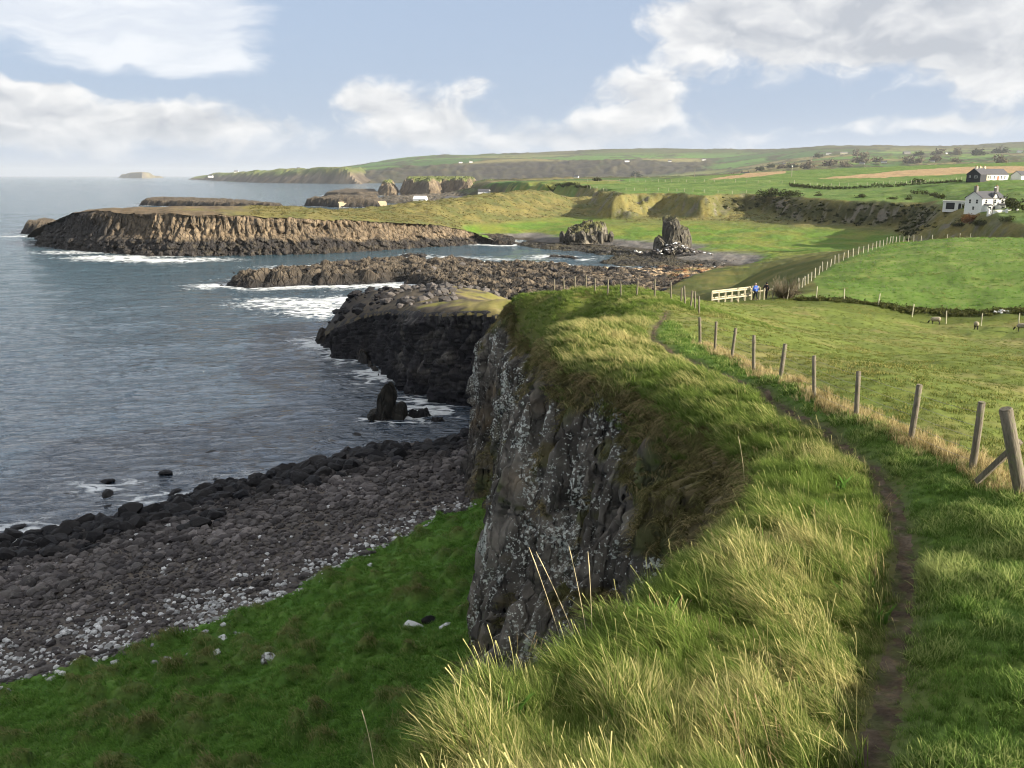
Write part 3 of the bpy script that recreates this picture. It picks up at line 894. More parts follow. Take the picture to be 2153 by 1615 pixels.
def build_cliff():
    br = BRINK_S
    bx, by = br[:, 0], br[:, 1]
    z, _ = near_h(bx, by, False)
    brink = np.stack([bx, by, z], 1)
    s = np.concatenate([[0], np.cumsum(np.hypot(np.diff(bx), np.diff(by)))])
    d = np.stack([np.gradient(bx), np.gradient(by)], 1)
    d /= np.linalg.norm(d, axis=1)[:, None]
    ker = np.ones(31) / 31
    d = np.stack([np.convolve(np.pad(d[:, i], 15, mode='edge'), ker, 'valid') for i in (0, 1)], 1)
    d /= np.linalg.norm(d, axis=1)[:, None]
    nrm = np.stack([-d[:, 1], d[:, 0]], 1)
    flare = np.interp(by, [0, 20, 26, 34, 44, 60, 75, 84, 95, 110, 125, 160], [2.0, 2.4, 3.2, 3.6, 4.0, 4.0, 2.8, 2.4, 2.0, 2.0, 2.2, 1.6])
    q = br + nrm * flare[:, None]
    bz, _ = shore_h(q[:, 0], np.clip(q[:, 1], 9, 100))
    bz = np.where(q[:, 1] > 96, -1.2, bz - 0.8)
    bz = np.where(by > 88, -1.2, bz)
    base = np.stack([q[:, 0], q[:, 1], bz], 1)

    def disp(S, T, Zc):
        sw = S + 0.35 * fbm(S / 2.5, Zc / 3.0, 2, 201)
        f1, f2, cid = worley(sw / 1.15, Zc / 9.0 + 3.1, 203)
        g1, g2, cid2 = worley(sw / 0.5, Zc / 4.2, 207)
        far = sstep(S, 95, 130)
        k = 1.3 * fbm(S / 7.5, Zc / 22, 3, 211) + 1.0 * (cid - 0.5) + 0.50 * (cid2 - 0.5) - 0.75 * (1 - sstep(f2 - f1, 0.0, 0.16)) - 0.38 * (1 - sstep(g2 - g1, 0, 0.16))
        h1, h2, cid4 = worley(sw / 0.27, Zc / 2.4, 217)
        k = k + 0.09 * fbm(S / 0.5, Zc / 1.8, 4, 215) + 0.20 * (cid4 - 0.5) - 0.20 * (1 - sstep(h2 - h1, 0, 0.22))
        k = k + 0.30 * np.abs(noise2(S / 0.9, Zc / 9.0, 219)) * 2
        f3, f4, cid3 = worley(sw / 2.4, Zc / 16, 223)
        k = k + far * (1.6 * (cid3 - 0.5) - 1.1 * (1 - sstep(f4 - f3, 0, 0.18)))
        return k

    def colf(S, T, P, dd):
        zc = P[..., 2]
        n = fbm(S / 3.0, zc / 5.0, 4, 231)
        n2 = fbm(S / 0.8, zc / 1.4, 3, 235)
        c = shade(col(0.064, 0.056, 0.046), col(0.190, 0.168, 0.138), sstep(n * 0.6 + n2 * 0.8, -0.6, 0.8))
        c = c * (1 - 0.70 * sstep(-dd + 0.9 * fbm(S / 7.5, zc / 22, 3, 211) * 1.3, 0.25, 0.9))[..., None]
        c = shade(c, col(0.125, 0.085, 0.045), sstep(fbm(S / 5 + 9, zc / 6, 3, 239), 0.35, 0.8) * 0.6)
        darken = sstep(zc, 7.0, 1.2) * sstep(P[..., 1], 62, 84)
        darken = np.maximum(darken, sstep(P[..., 0] + 3 * n, -9, -18) * 0.95)
        darken = np.maximum(darken, sstep(P[..., 1], 84, 92) * (0.88 - 0.35 * sstep(n2 + n, 0.1, 0.7)))  # face beyond the hump darkened over its whole height
        c = shade(c, col(0.018, 0.017, 0.020), np.clip(darken, 0, 1))
        # turf curtain hanging over the upper face and sitting on ledges
        reach = np.interp(P[..., 1], [16, 21, 26, 31, 40, 60, 84], [0.50, 0.40, 0.27, 0.17, 0.12, 0.10, 0.08])
        up = sstep(n * 0.22 + n2 * 0.12 + reach - T * 1.1, 0.0, 0.12)
        up = up * sstep(P[..., 1], 104, 84)
        led = sstep(fbm(S / 1.8, zc / 2.4, 3, 243) + 0.25 * n2 - 0.3 * (P[..., 1] > 60), 0.42, 0.62) * sstep(P[..., 1], 78, 62)
        led = np.maximum(led, sstep(P[..., 1], 40, 50) * sstep(P[..., 1], 74, 66) * sstep(T + 0.25 * n, 0.45, 0.75) * sstep(n2 + n, -0.5, 0.1))
        veg = np.clip(up + 0.85 * led, 0, 1)
        vc = shade(col(0.110, 0.088, 0.042), col(0.085, 0.100, 0.030), sstep(fbm(S / 2, zc / 3, 3, 247), -0.4, 0.5))
        c = shade(c, vc, veg)
        lich = np.clip(1.0 - veg, 0, 1) * sstep(zc, 3.0, 6.5) * (1 - np.clip(darken, 0, 1)) * np.where(P[..., 1] > 100, 0.6, 1)
        return {'col': c, 'lichen': lich, 'veg': veg}
    def lip(bx, nr):
        far = brink[:, 1] > 83
        inn = np.where(far, 1.8, 0.35)
        bx[:, 0, :2] = brink[:, :2] - nr * inn[:, None]
        bx[:, 1, :2] = brink[:, :2] - nr * np.where(far, 0.5, 0.1)[:, None]
        for j in (0, 1, 2):
            hh, _ = near_h(bx[:, j, 0], bx[:, j, 1])
            bx[:, j, 2] = np.where(far, hh + (0.04 if j else -0.12), bx[:, j, 2] - 0.02)
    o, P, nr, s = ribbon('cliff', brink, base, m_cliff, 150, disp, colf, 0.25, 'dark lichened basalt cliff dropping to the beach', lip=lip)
    CLIFF.update(P=P, n=nr, s=s, o=o)


# ---- shore
m_slope = mat_ground('slope_turf', 7.0, 0.5, 0.04, coarse=0.1)
m_shingle = mat_ground('beach_shingle', 6.0, 0.6, 0.06)


def build_shore():
    rows = np.exp(np.linspace(np.log(14), np.log(112), 350))
    us = np.linspace(-0.80, 0.10, 370)
    Yg, U = np.meshgrid(rows, us, indexing='ij')
    X = U * Yg
    h, gd = shore_h(X, Yg)
    n = fbm(X / 5, Yg / 5, 4, 301)
    n2 = fbm(X / 1.2, Yg / 1.2, 3, 305)
    hum = fbm((X * 0.94 + Yg * 0.34) / 1.9, (-X * 0.34 + Yg * 0.94) / 1.2, 3, 12)
    g = shade(col(0.065, 0.145, 0.024), col(0.105, 0.200, 0.038), sstep(n2 * 0.6 + n, -0.5, 0.7))
    g = shade(g, col(0.105, 0.115, 0.042), np.clip(sstep(hum, 0.3, 0.8) * 0.4 + 0.7 * hummock(X, Yg), 0, 1))
    sh = shade(col(0.085, 0.076, 0.070), col(0.125, 0.112, 0.100), sstep(n, -0.4, 0.5))
    sh = shade(sh, col(0.020, 0.019, 0.022), sstep(h, 1.5, 0.6))
    kg = face_keep(gd > 0)
    kb = face_keep(gd < 0.6) & (h[:-1, :-1] > -2.2)
    field_mesh('grassy_slope', X, Yg, h, kg, m_slope, {'col': g}, label='hummocky green slope at the foot of the cliff')
    return field_mesh('beach', X, Yg, h - 0.03, kb & ~kg, m_shingle, {'col': sh}, label='stony beach of dark cobbles below the cliff')


# ---- mid land
m_mid = mat_ground('bay_turf', 0.9, 0.42, 0.25, coarse=0.12)


def build_mid():
    rows = np.exp(np.linspace(np.log(205), np.log(900), 400))
    us = np.concatenate([np.linspace(-0.60, -0.03, 280)[:-1], np.linspace(-0.03, 0.62, 420), np.linspace(0.62, 1.0, 30)[1:]])
    Yg, U = np.meshgrid(rows, us, indexing='ij')
    X = U * Yg
    h, sd, hd, slope = mid_h(X, Yg)
    n = fbm(X / 18, Yg / 18, 4, 401)
    n2 = fbm(X / 5, Yg / 5, 3, 405)
    gold = shade(col(0.165, 0.145, 0.052), col(0.105, 0.112, 0.038), sstep(n + 0.5 * n2, -0.5, 0.5))
    floor = shade(col(0.095, 0.165, 0.024), col(0.150, 0.175, 0.035), sstep(n, -0.3, 0.5))
    c = shade(floor, gold, sstep(h, 5.2, 7.5))
    # grass on the plateau
    plat = sstep(sd, 0.5, 3.5)
    pl = shade(col(0.085, 0.150, 0.030), col(0.120, 0.175, 0.045), sstep(n, -0.4, 0.4))
    rough = sstep(Yg - X * 0.15, 640, 720)
    pl = shade(pl, col(0.17, 0.18, 0.045), rough * sstep(n, -0.6, 0.2) * (X < 90))
    c = shade(c, pl, plat)
    # steep right bank: scrub colour with deep shade painted into the ground, and outcrop
    scr = slope * sstep(X, 105, 125) * sstep(Yg, 520, 500) * sstep(Yg, 300, 350)
    c = shade(c, shade(col(0.050, 0.052, 0.020), col(0.075, 0.070, 0.028), sstep(n2, -0.4, 0.5)), np.clip(scr * 1.3, 0, 1))
    out = slope * sstep(n2 * 0.7 + n * 0.5, 0.12, 0.42)
    c = shade(c, col(0.16, 0.145, 0.12), np.clip(out, 0, 0.8))
    # shingle and wrack along the bay
    shg = sstep(h, 2.9, 2.1)
    c = shade(c, shade(col(0.115, 0.110, 0.105), col(0.16, 0.15, 0.14), sstep(n2, -0.4, 0.4)), shg)
    c = shade(c, col(0.055, 0.047, 0.036), sstep(h, 1.1, 0.5))
    c = np.where((stubble(X, Yg) & (sd > 6))[..., None], col(0.33, 0.235, 0.130), c)
    # the wind-bitten rocky end of the headland
    rk = sstep(-X + 25 * n, 95, 135) * sstep(Yg, 470, 440)
    c = shade(c, shade(col(0.15, 0.115, 0.075), col(0.11, 0.085, 0.055), sstep(n2, -0.3, 0.4)), np.clip(rk, 0, 1))
    keep = face_keep((hd > -0.3)) & (h[:-1, :-1] > -1.6)
    return field_mesh('coastal_ground', X, Yg, h, keep, m_mid, {'col': c}, label='green bay floor, golden ridge and grassy banks round the cove')


# ---- headland cliff
m_head = mat_rock('headland_basalt', 0.55, False, 0.5, 0.7)


def build_headland():
    br = smooth_line([p[:2] for p in HEAD_BRINK], 0.40)
    h, _, _, _ = mid_h(br[:, 0], br[:, 1])
    h = np.maximum(h, -0.6)
    brink = np.column_stack([br, h])
    d = np.gradient(br, axis=0)
    d /= np.linalg.norm(d, axis=1)[:, None]
    nrm = np.stack([d[:, 1], -d[:, 0]], 1)
    out = np.interp(br[:, 0], [-225, -190, -120, -60, -20, 10], [7, 9, 9, 8, 8, 5])
    tail = np.clip((len(br) - 1 - np.arange(len(br))) / 40.0, 0.06, 1)
    out = out * tail
    q = br + nrm * out[:, None]
    base = np.column_stack([q, np.full(len(q), -1.5)])
    # walk so that the sea lies on the left of travel
    brink, base = brink[::-1], base[::-1]

    def disp(S, T, Zc):
        sw = S + 0.8 * fbm(S / 6, Zc / 7, 2, 501)
        f1, f2, cid = worley(sw / 2.2, Zc / 9.0, 503)
        g1, g2, cid2 = worley(sw / 2.0, Zc / 2.1, 505)
        lowr = sstep(Zc, 8.5, 4.5)
        kcol = 1.7 * (cid - 0.5) - 1.3 * (1 - sstep(f2 - f1, 0, 0.28)) + 0.3 * (cid2 - 0.5)
        klow = 2.6 * (cid2 - 0.5) - 0.8 * (1 - sstep(g2 - g1, 0, 0.3))
        return 2.0 * fbm(S / 24, Zc / 30, 3, 511) + lerp(kcol, klow, lowr) + 0.5 * fbm(S / 2.2, Zc / 2.2, 3, 513) + 1.2 * lowr * sstep(S, 4, 20)

    def colf(S, T, P, dd):
        zc = P[..., 2]
        n = fbm(S / 6, zc / 6, 4, 521)
        n2 = fbm(S / 1.6, zc / 2.4, 3, 525)
        c = shade(col(0.125, 0.094, 0.062), col(0.225, 0.172, 0.112), sstep(n * 0.6 + n2 * 0.5, -0.4, 0.6))
        c = shade(c, col(0.085, 0.070, 0.050), sstep(n2 - n * 0.3, 0.15, 0.6) * 0.7)
        tide = 5.6 + 1.6 * fbm(S / 12, S * 0, 3, 529) - 2.6 * sstep(P[..., 0], -95, -25)
        c = shade(c, shade(col(0.030, 0.026, 0.024), col(0.062, 0.052, 0.038), sstep(n2, 0, 0.6)), sstep(zc, tide + 0.9, tide - 0.6))
        c = shade(c, col(0.042, 0.037, 0.033), sstep(-P[..., 0] + 14 * n - 1.6 * (zc - 8), 135, 175))  # left end: shadow painted into the rock colour
        return {'col': c}
    ribbon('headland_cliff', brink, base, m_head, 60, disp, colf, 0.5, 'sunlit columnar basalt headland cliff across the bay', over=0.6)


# ---- farmland and hills
_mid_field = lambda X, Y: np.where(Y < 880, mid_h(X, np.minimum(Y, 880))[0], coast_drop(X, Y, up_h(X, Y))[0])


def survey_poly(rows, y0, y1):
    out = []
    for px, py in rows:
        rx, ry, rd = ray(px, py)
        Yv = np.exp(np.linspace(math.log(y0), math.log(y1), 500))
        g = _mid_field(Yv * rx / ry, Yv)
        ln = EYE + Yv * rd / ry
        hit = np.nonzero(g >= ln)[0]
        i = hit[0] if len(hit) else int(np.argmin(ln - g))
        out.append((float(Yv[i] * rx / ry), float(Yv[i])))
    return out


STUBBLE = [survey_poly(((1712, 375.5), (1800, 368), (1900, 359), (2000, 352), (2080, 350), (2230, 349), (2230, 363), (2120, 364), (2015, 366), (1900, 371), (1790, 374)), 450, 2600),
           survey_poly(((1488, 377), (1560, 367), (1645, 359), (1652, 364), (1600, 371), (1530, 378)), 700, 2800)]


def stubble(X, Y):
    m = np.zeros(X.shape, bool)
    for P in STUBBLE:
        m |= poly_sd(X, Y, P)[0] > 0
    return m


def farm_cells(x, y):
    """elongated field parcels: nearest and second-nearest seed in a skewed metric, warped"""
    L = np.log(y)
    a = x / y * 9.0 + 0.35 * fbm(x / y * 3, L * 2.5, 2, 601)
    c = L * 7.5 + 0.30 * fbm(x / y * 3 + 7, L * 2.5, 2, 603)
    f1, f2, cid = worley(a, c, 607, 0.95)
    return f1, f2, cid


m_far = mat_ground('farmland', 0.035, 0.30, 3.0, coarse=0.2)


def build_far():
    rows = np.exp(np.linspace(np.log(860), np.log(7600), 300))
    us = np.concatenate([np.linspace(-0.34, 0.64, 540), np.linspace(0.64, 1.1, 40)[1:]])
    Yg, U = np.meshgrid(rows, us, indexing='ij')
    X = U * Yg
    h, ck = coast_drop(X, Yg, up_h(X, Yg))
    f1, f2, cid = farm_cells(X, Yg)
    n = fbm(X / (0.05 * Yg), np.log(Yg) * 22, 4, 611)
    n2 = fbm(X / (0.012 * Yg), np.log(Yg) * 80, 3, 615)
    greens = [col(0.070, 0.150, 0.026), col(0.115, 0.185, 0.036), col(0.055, 0.110, 0.026), col(0.150, 0.165, 0.055), col(0.085, 0.165, 0.030), col(0.190, 0.170, 0.070)]
    idx = np.clip((cid * 6).astype(int), 0, 5)
    c = np.stack(greens)[idx]
    hedge = 1 - sstep(f2 - f1, 0.045, 0.105)
    hedge = hedge * sstep(n, -0.9, -0.1)
    scrub = np.maximum(hedge, sstep(n * 0.8 + n2 * 0.45 + 0.16 * sstep(U, 0.15, 0.35), 0.36, 0.60) * sstep(Yg, 1200, 1700))
    # moor on the tops
    top = sstep(h, 120, 165)
    c = shade(c, shade(col(0.085, 0.075, 0.036), col(0.060, 0.070, 0.028), sstep(n, -0.3, 0.4)), top * 0.85)
    # the wooded escarpment
    esc = sstep(Yg, 3350, 3480) * sstep(Yg, 4000, 3880) * sstep(U, 0.245, 0.20)
    c = shade(c, shade(col(0.040, 0.036, 0.030), col(0.060, 0.055, 0.032), sstep(n2, -0.3, 0.5)), esc)
    under = sstep(Yg, 1900, 2300) * sstep(Yg, 3480, 3350) * sstep(U, 0.19, 0.15)
    c = shade(c, col(0.110, 0.085, 0.050), under)
    c = shade(c, shade(col(0.055, 0.058, 0.024), col(0.11, 0.095, 0.05), sstep(n2, -0.3, 0.5)), (1 - sstep(ck, 0.75, 0.98)) * (Yg < 3000))
    # stubble
    st = stubble(X, Yg)
    c = np.where(st[..., None], col(0.33, 0.235, 0.130), c)
    scrub = np.where(st, 0, scrub)
    c = shade(c, shade(col(0.040, 0.046, 0.022), col(0.075, 0.062, 0.035), sstep(n2, -0.3, 0.5)), scrub * 0.9)
    h = h + ck * scrub * (2.0 + 2.0 * sstep(n2, -0.2, 0.6)) * sstep(Yg, 900, 1400) + ck * esc * 6 * n2
    keep = face_keep(h > -0.8)
    return field_mesh('farmland', X, Yg, h, keep, m_far, {'col': c}, label='patchwork of far fields rising to low hills')
# ================================================================== ROCKS
_ico = {}


def ico(level):
    if level not in _ico:
        bm = bmesh.new()
        bmesh.ops.create_icosphere(bm, subdivisions=level, radius=1.0)
        V = np.array([v.co[:] for v in bm.verts]); F = np.array([[v.index for v in f.verts] for f in bm.faces])
        bm.free()
        _ico[level] = (V, F)
    return _ico[level]


def rock_shape(level, seed, cuts=7, flat=0.7, lump=0.18):
    """boulder: sphere trimmed by random planes, then roughened"""
    rg = np.random.default_rng(seed)
    V, F = ico(level)
    V = V.copy()
    for _ in range(cuts):
        n = rg.normal(size=3)
        n /= np.linalg.norm(n)
        d = rg.uniform(0.50, 0.86)
        over = V @ n - d
        V -= np.where(over > 0, over, 0)[:, None] * n * 0.92
    nn = fbm(V[:, 0] * 1.6 + seed, V[:, 1] * 1.6 + V[:, 2] * 1.3, 3, seed)
    V *= (1 + lump * nn)[:, None]
    V *= np.array([1.0, rg.uniform(0.65, 0.95), flat * rg.uniform(0.75, 1.15)])
    return V, F


m_stone_dark, b = new_mat('wet_black_stone')
pos = b.n('ShaderNodeNewGeometry').outputs['Position']
rnd = b.n('ShaderNodeObjectInfo').outputs['Random']
n = b.noise(pos, 5.0, 5, 0.65).outputs['Fac']
c = b.mix(rnd, (0.009, 0.009, 0.011), (0.024, 0.022, 0.022))
c = b.mix(b.sstep(n, 0.5, 0.85), c, (0.040, 0.036, 0.034))
p = b.n('ShaderNodeBsdfPrincipled', {'Base Color': c, 'Roughness': 0.6, 'Specular IOR Level': 0.12, 'Normal': b.n('ShaderNodeBump', {'Height': n, 'Strength': 1.0, 'Distance': 0.06}).outputs[0]})
finish(b, p.outputs[0])

m_stone_mid, b = new_mat('dry_brown_stone')
pos = b.n('ShaderNodeNewGeometry').outputs['Position']
rnd = b.n('ShaderNodeObjectInfo').outputs['Random']
n = b.noise(pos, 6.0, 5, 0.65).outputs['Fac']
c = b.mix(rnd, (0.044, 0.039, 0.038), (0.115, 0.102, 0.094))
c = b.mix(b.sstep(n, 0.5, 0.8), c, (0.22, 0.20, 0.175))
p = b.n('ShaderNodeBsdfPrincipled', {'Base Color': c, 'Roughness': 0.9, 'Normal': b.n('ShaderNodeBump', {'Height': n, 'Strength': 1.0, 'Distance': 0.05}).outputs[0]})
finish(b, p.outputs[0])

m_stone_white, b = new_mat('white_lichened_stone')
geo = b.n('ShaderNodeNewGeometry')
pos = geo.outputs['Position']
n = b.noise(pos, 2.6, 5, 0.65).outputs['Fac']
nz = b.n('ShaderNodeSeparateXYZ', {0: geo.outputs['Normal']}).outputs[2]
k = b.sstep(b.m('ADD', b.m('MULTIPLY', nz, 0.4), b.m('MULTIPLY', n, 1.5)), 0.80, 1.02)
c = b.mix(k, (0.075, 0.066, 0.056), (0.60, 0.61, 0.60))
p = b.n('ShaderNodeBsdfPrincipled', {'Base Color': c, 'Roughness': 0.95, 'Normal': b.n('ShaderNodeBump', {'Height': n, 'Strength': 1.0, 'Distance': 0.08}).outputs[0]})
finish(b, p.outputs[0])

m_stone_stuff, b = new_mat('beach_cobbles')
pos = b.n('ShaderNodeNewGeometry').outputs['Position']
a = b.n('ShaderNodeAttribute', attribute_name='col').outputs['Color']
n = b.noise(pos, 9.0, 4, 0.6).outputs['Fac']
f = b.m('ADD', b.m('MULTIPLY', b.m('SUBTRACT', n, 0.5), 1.0), 1.0)
c = b.v('MULTIPLY', a, b.n('ShaderNodeCombineXYZ', {0: f, 1: f, 2: f}).outputs[0])
p = b.n('ShaderNodeBsdfPrincipled', {'Base Color': c, 'Roughness': 0.85, 'Specular IOR Level': 0.3})
finish(b, p.outputs[0])

m_reef = mat_rock('reef_basalt', 0.6, False, 0.35, 0.7)
m_reef_near = mat_rock('point_basalt', 0.9, False, 0.25, 0.6)


def shared_rocks(name, count, level, mat, seed, **k):
    out = []
    for i in range(count):
        V, F = rock_shape(level, seed + i * 13, **k)
        me = raw_mesh(name, V, F, None, False)
        me.materials.append(mat)
        out.append(me)
    return out


DARK_ROCKS = shared_rocks('dark_boulder_mesh', 7, 2, m_stone_dark, 11, cuts=12, lump=0.12)
BROWN_ROCKS = shared_rocks('brown_boulder_mesh', 5, 2, m_stone_mid, 211, cuts=11, lump=0.12)
WHITE_ROCKS = shared_rocks('white_stone_mesh', 5, 2, m_stone_white, 311, flat=0.6)

DARK_SMALL = shared_rocks('dark_block_mesh', 6, 1, m_stone_dark, 411, cuts=9)
BROWN_SMALL = shared_rocks('brown_block_mesh', 6, 1, m_stone_mid, 511, cuts=9)


def put_rock(name, me, loc, size, parent=None, rz=None, flat=1.0, tilt=0.25, **k):
    o = link(name, me, parent, loc, **k)
    o.scale = (size, size, size * flat)
    o.rotation_euler = (random.uniform(-tilt, tilt), random.uniform(-tilt, tilt), random.uniform(0, 6.28) if rz is None else rz)
    return o


def build_beach_stones():
    rg = np.random.default_rng(5)
    # candidates over the beach, in plan
    N = 90000
    Yc = rg.uniform(34, 104, N); Uc = rg.uniform(-0.78, 0.02, N)
    Xc = Uc * Yc
    h, gd = shore_h(Xc, Yc)
    sd, _ = poly_sd(Xc, Yc, NEAR_POLY)
    patch = fbm(Xc / 2.2, Yc / 2.2, 2, 907)
    ok = ((gd < 0.5) | ((gd < 3.2) & (patch > 0.62))) & (h > -0.95) & (sd < -1.2)
    dens = np.clip(Yc / 104, 0.2, 1)                 # even out the wedge
    ok &= rg.random(N) < dens
    X, Y, H, G = Xc[ok], Yc[ok], h[ok], gd[ok]
    n = fbm(X / 4, Y / 4, 3, 901)
    r = rg.random(len(X))
    wat = H < 0.62 + 1.0 * n + 0.25 * rg.normal(size=len(X))
    wide = np.interp(Y, [36, 44, 52, 60, 75], [15, 10.5, 6.0, 3.8, 3.0])
    white = (~wat) & (G > -wide * (1 + 0.9 * n)) & (rg.random(len(X)) < np.interp(Y, [40, 48, 65], [1.0, 0.85, 0.55]) * sstep(G, -wide * 1.5, -0.4 * wide) * sstep(n + 0.3 * rg.normal(size=len(X)), -0.7, 0.3))
    white |= (~wat) & (rg.random(len(X)) < 0.03)
    white |= G > 0.5
    size = np.where(wat, 0.14 + 0.95 * r ** 6 + 0.10 * r, 0.070 + 0.32 * r ** 7 + 0.04 * r)
    size = np.where((~wat) & (H < 2.2), size * 1.25 + 0.12 * r ** 6, size)
    size = np.where(white, 0.07 + 0.22 * r ** 3, size)
    size *= 1 + 0.25 * sstep(Y, 60, 95)
    # thin the water zone so big boulders sit apart
    keep = ~(wat & (rg.random(len(X)) < 0.35)) & ~((H < 0.0) & (rg.random(len(X)) < 0.45 + 0.52 * sstep(-H, 0.0, 0.4)))
    X, Y, H, size, white, wat, n, r = (q[keep] for q in (X, Y, H, size, white, wat, n, r))
    order = np.argsort(-size / Y)
    big, rest = order[:300], order[300:19000]
    for i in big:
        lib = DARK_ROCKS if wat[i] else (WHITE_ROCKS if white[i] else BROWN_ROCKS)
        put_rock('stone', lib[int(r[i] * 997) % len(lib)], (X[i], Y[i], H[i] + size[i] * 0.16), size[i], beach_obj)
    VV, FF, CC = [], [], []
    base = 0
    rest = rest[size[rest] / Y[rest] > 0.0010]
    rot = rg.uniform(0, 6.28, len(X))
    zone = 1.0 + 0.55 * sstep(fbm(X / 9 + 2, Y / 9, 2, 921), 0.0, 0.6) - 0.3 * sstep(fbm(X / 5, Y / 5, 2, 923), 0.1, 0.6)
    # 20-sided cobbles
    ph = (1 + 5 ** 0.5) / 2
    V20 = np.array([(-1, ph, 0), (1, ph, 0), (-1, -ph, 0), (1, -ph, 0), (0, -1, ph), (0, 1, ph), (0, -1, -ph), (0, 1, -ph), (ph, 0, -1), (ph, 0, 1), (-ph, 0, -1), (-ph, 0, 1)]) / 1.902
    F20 = np.array([(0, 11, 5), (0, 5, 1), (0, 1, 7), (0, 7, 10), (0, 10, 11), (1, 5, 9), (5, 11, 4), (11, 10, 2), (10, 7, 6), (7, 1, 8), (3, 9, 4), (3, 4, 2), (3, 2, 6), (3, 6, 8), (3, 8, 9), (4, 9, 5), (2, 4, 11), (6, 2, 10), (8, 6, 7), (9, 8, 1)])
    for i in rest:
        sh = V20 * rg.uniform(0.7, 1.15, (12, 1)) * (1.0, 0.8, 0.58)
        ca, sa = math.cos(rot[i]), math.sin(rot[i])
        P = np.stack([sh[:, 0] * ca - sh[:, 1] * sa, sh[:, 0] * sa + sh[:, 1] * ca, sh[:, 2]], 1) * size[i] + (X[i], Y[i], H[i] + 0.12 * size[i])
        VV.append(P)
        FF.append(F20 + base)
        base += 12
        if wat[i]:
            c = col(0.014, 0.0135, 0.016) * rg.uniform(0.6, 1.7)
        elif white[i]:
            c = col(0.66, 0.66, 0.65) * rg.uniform(0.35, 1.05)
        else:
            c = lerp(col(0.046, 0.040, 0.040), col(0.165, 0.147, 0.138), rg.random() ** 1.5) * (0.5 if H[i] < 1.3 else 0.9) * zone[i]
        CC.append(np.repeat(c[None], 12, 0))
    me = raw_mesh('cobbles', np.concatenate(VV), np.concatenate(FF), {'col': np.concatenate(CC)}, False)
    me.materials.append(m_stone_stuff)
    link('cobbles', me, beach_obj, kind='stuff')


def rock_field(name, poly, top, edge, res, colf, mat, block=(3.0, 1.0), rough=0.5, seed=1, floor=-1.5, label=None, cat='rock', kind=None, power=1.0, wobble=1.0, foam=None, group=None, cutoff=-0.7):
    """rock mass as a fine local height grid: outline polygon, top(x, y) height, cliffed edge of width `edge`"""
    P = np.array([q[:2] for q in poly], float)
    x0, y0 = P.min(0) - edge; x1, y1 = P.max(0) + edge
    X, Y = np.meshgrid(np.arange(x0, x1 + res, res), np.arange(y0, y1 + res, res))
    sd, _ = poly_sd(X, Y, poly)
    sd = sd + wobble * edge * 0.45 * fbm(X / (edge * 1.6), Y / (edge * 1.6), 3, seed)
    k = sstep(sd, -edge * 0.15, edge) ** power
    tz = top(X, Y) if callable(top) else np.full_like(X, float(top))
    bs, ba = block
    if callable(ba):
        ba = ba(X, Y)
    wx = X + 0.25 * bs * fbm(X / bs, Y / bs, 2, seed + 3)
    f1, f2, cid = worley(wx / bs, Y / bs, seed + 5)
    g1, g2, cid2 = worley(wx / bs * 2.3, Y / bs * 2.3, seed + 6)
    blocks = ba * ((cid - 0.5) * 1.2 + 0.55 * (cid2 - 0.5) - 0.55 * (1 - sstep(f2 - f1, 0, 0.25)) - 0.3 * (1 - sstep(g2 - g1, 0, 0.25)))
    H = floor + (tz - floor) * k + k * (blocks + rough * fbm(X / (bs * 0.8), Y / (bs * 0.8), 4, seed + 9))
    keep = face_keep(H > cutoff)
    c = colf(X, Y, H, k, cid, seed)
    cx, cy = P.mean(0)
    V = (X - cx, Y - cy, H)
    o = field_mesh(name, *V, keep, mat, {'col': c}, label=label, kind=kind, cat=cat, smooth=False)
    o.location = (cx, cy, 0)
    if group:
        o['group'] = group
    if foam:
        ROCK_OUT.append((poly, foam[0], foam[1]))
    return o


def dark_reef_col(tan=0.35, line=1.4):
    def f(X, Y, H, k, cid, seed):
        n = fbm(X / 5, Y / 5, 3, seed + 21)
        c = shade(col(0.017, 0.015, 0.013), col(0.055, 0.044, 0.033), sstep(n * 0.6 + (cid - 0.5), -0.3, 0.7))
        c = shade(c, col(0.135, 0.108, 0.076), sstep(H + n, line + 1.2, line + 3.0) * tan)
        c = shade(c, col(0.017, 0.016, 0.017), sstep(H, line, line - 0.9))
        return c
    return f


def Z0(*pp):
    return [at_z(px, py, 0.0)[:2] for px, py in pp]


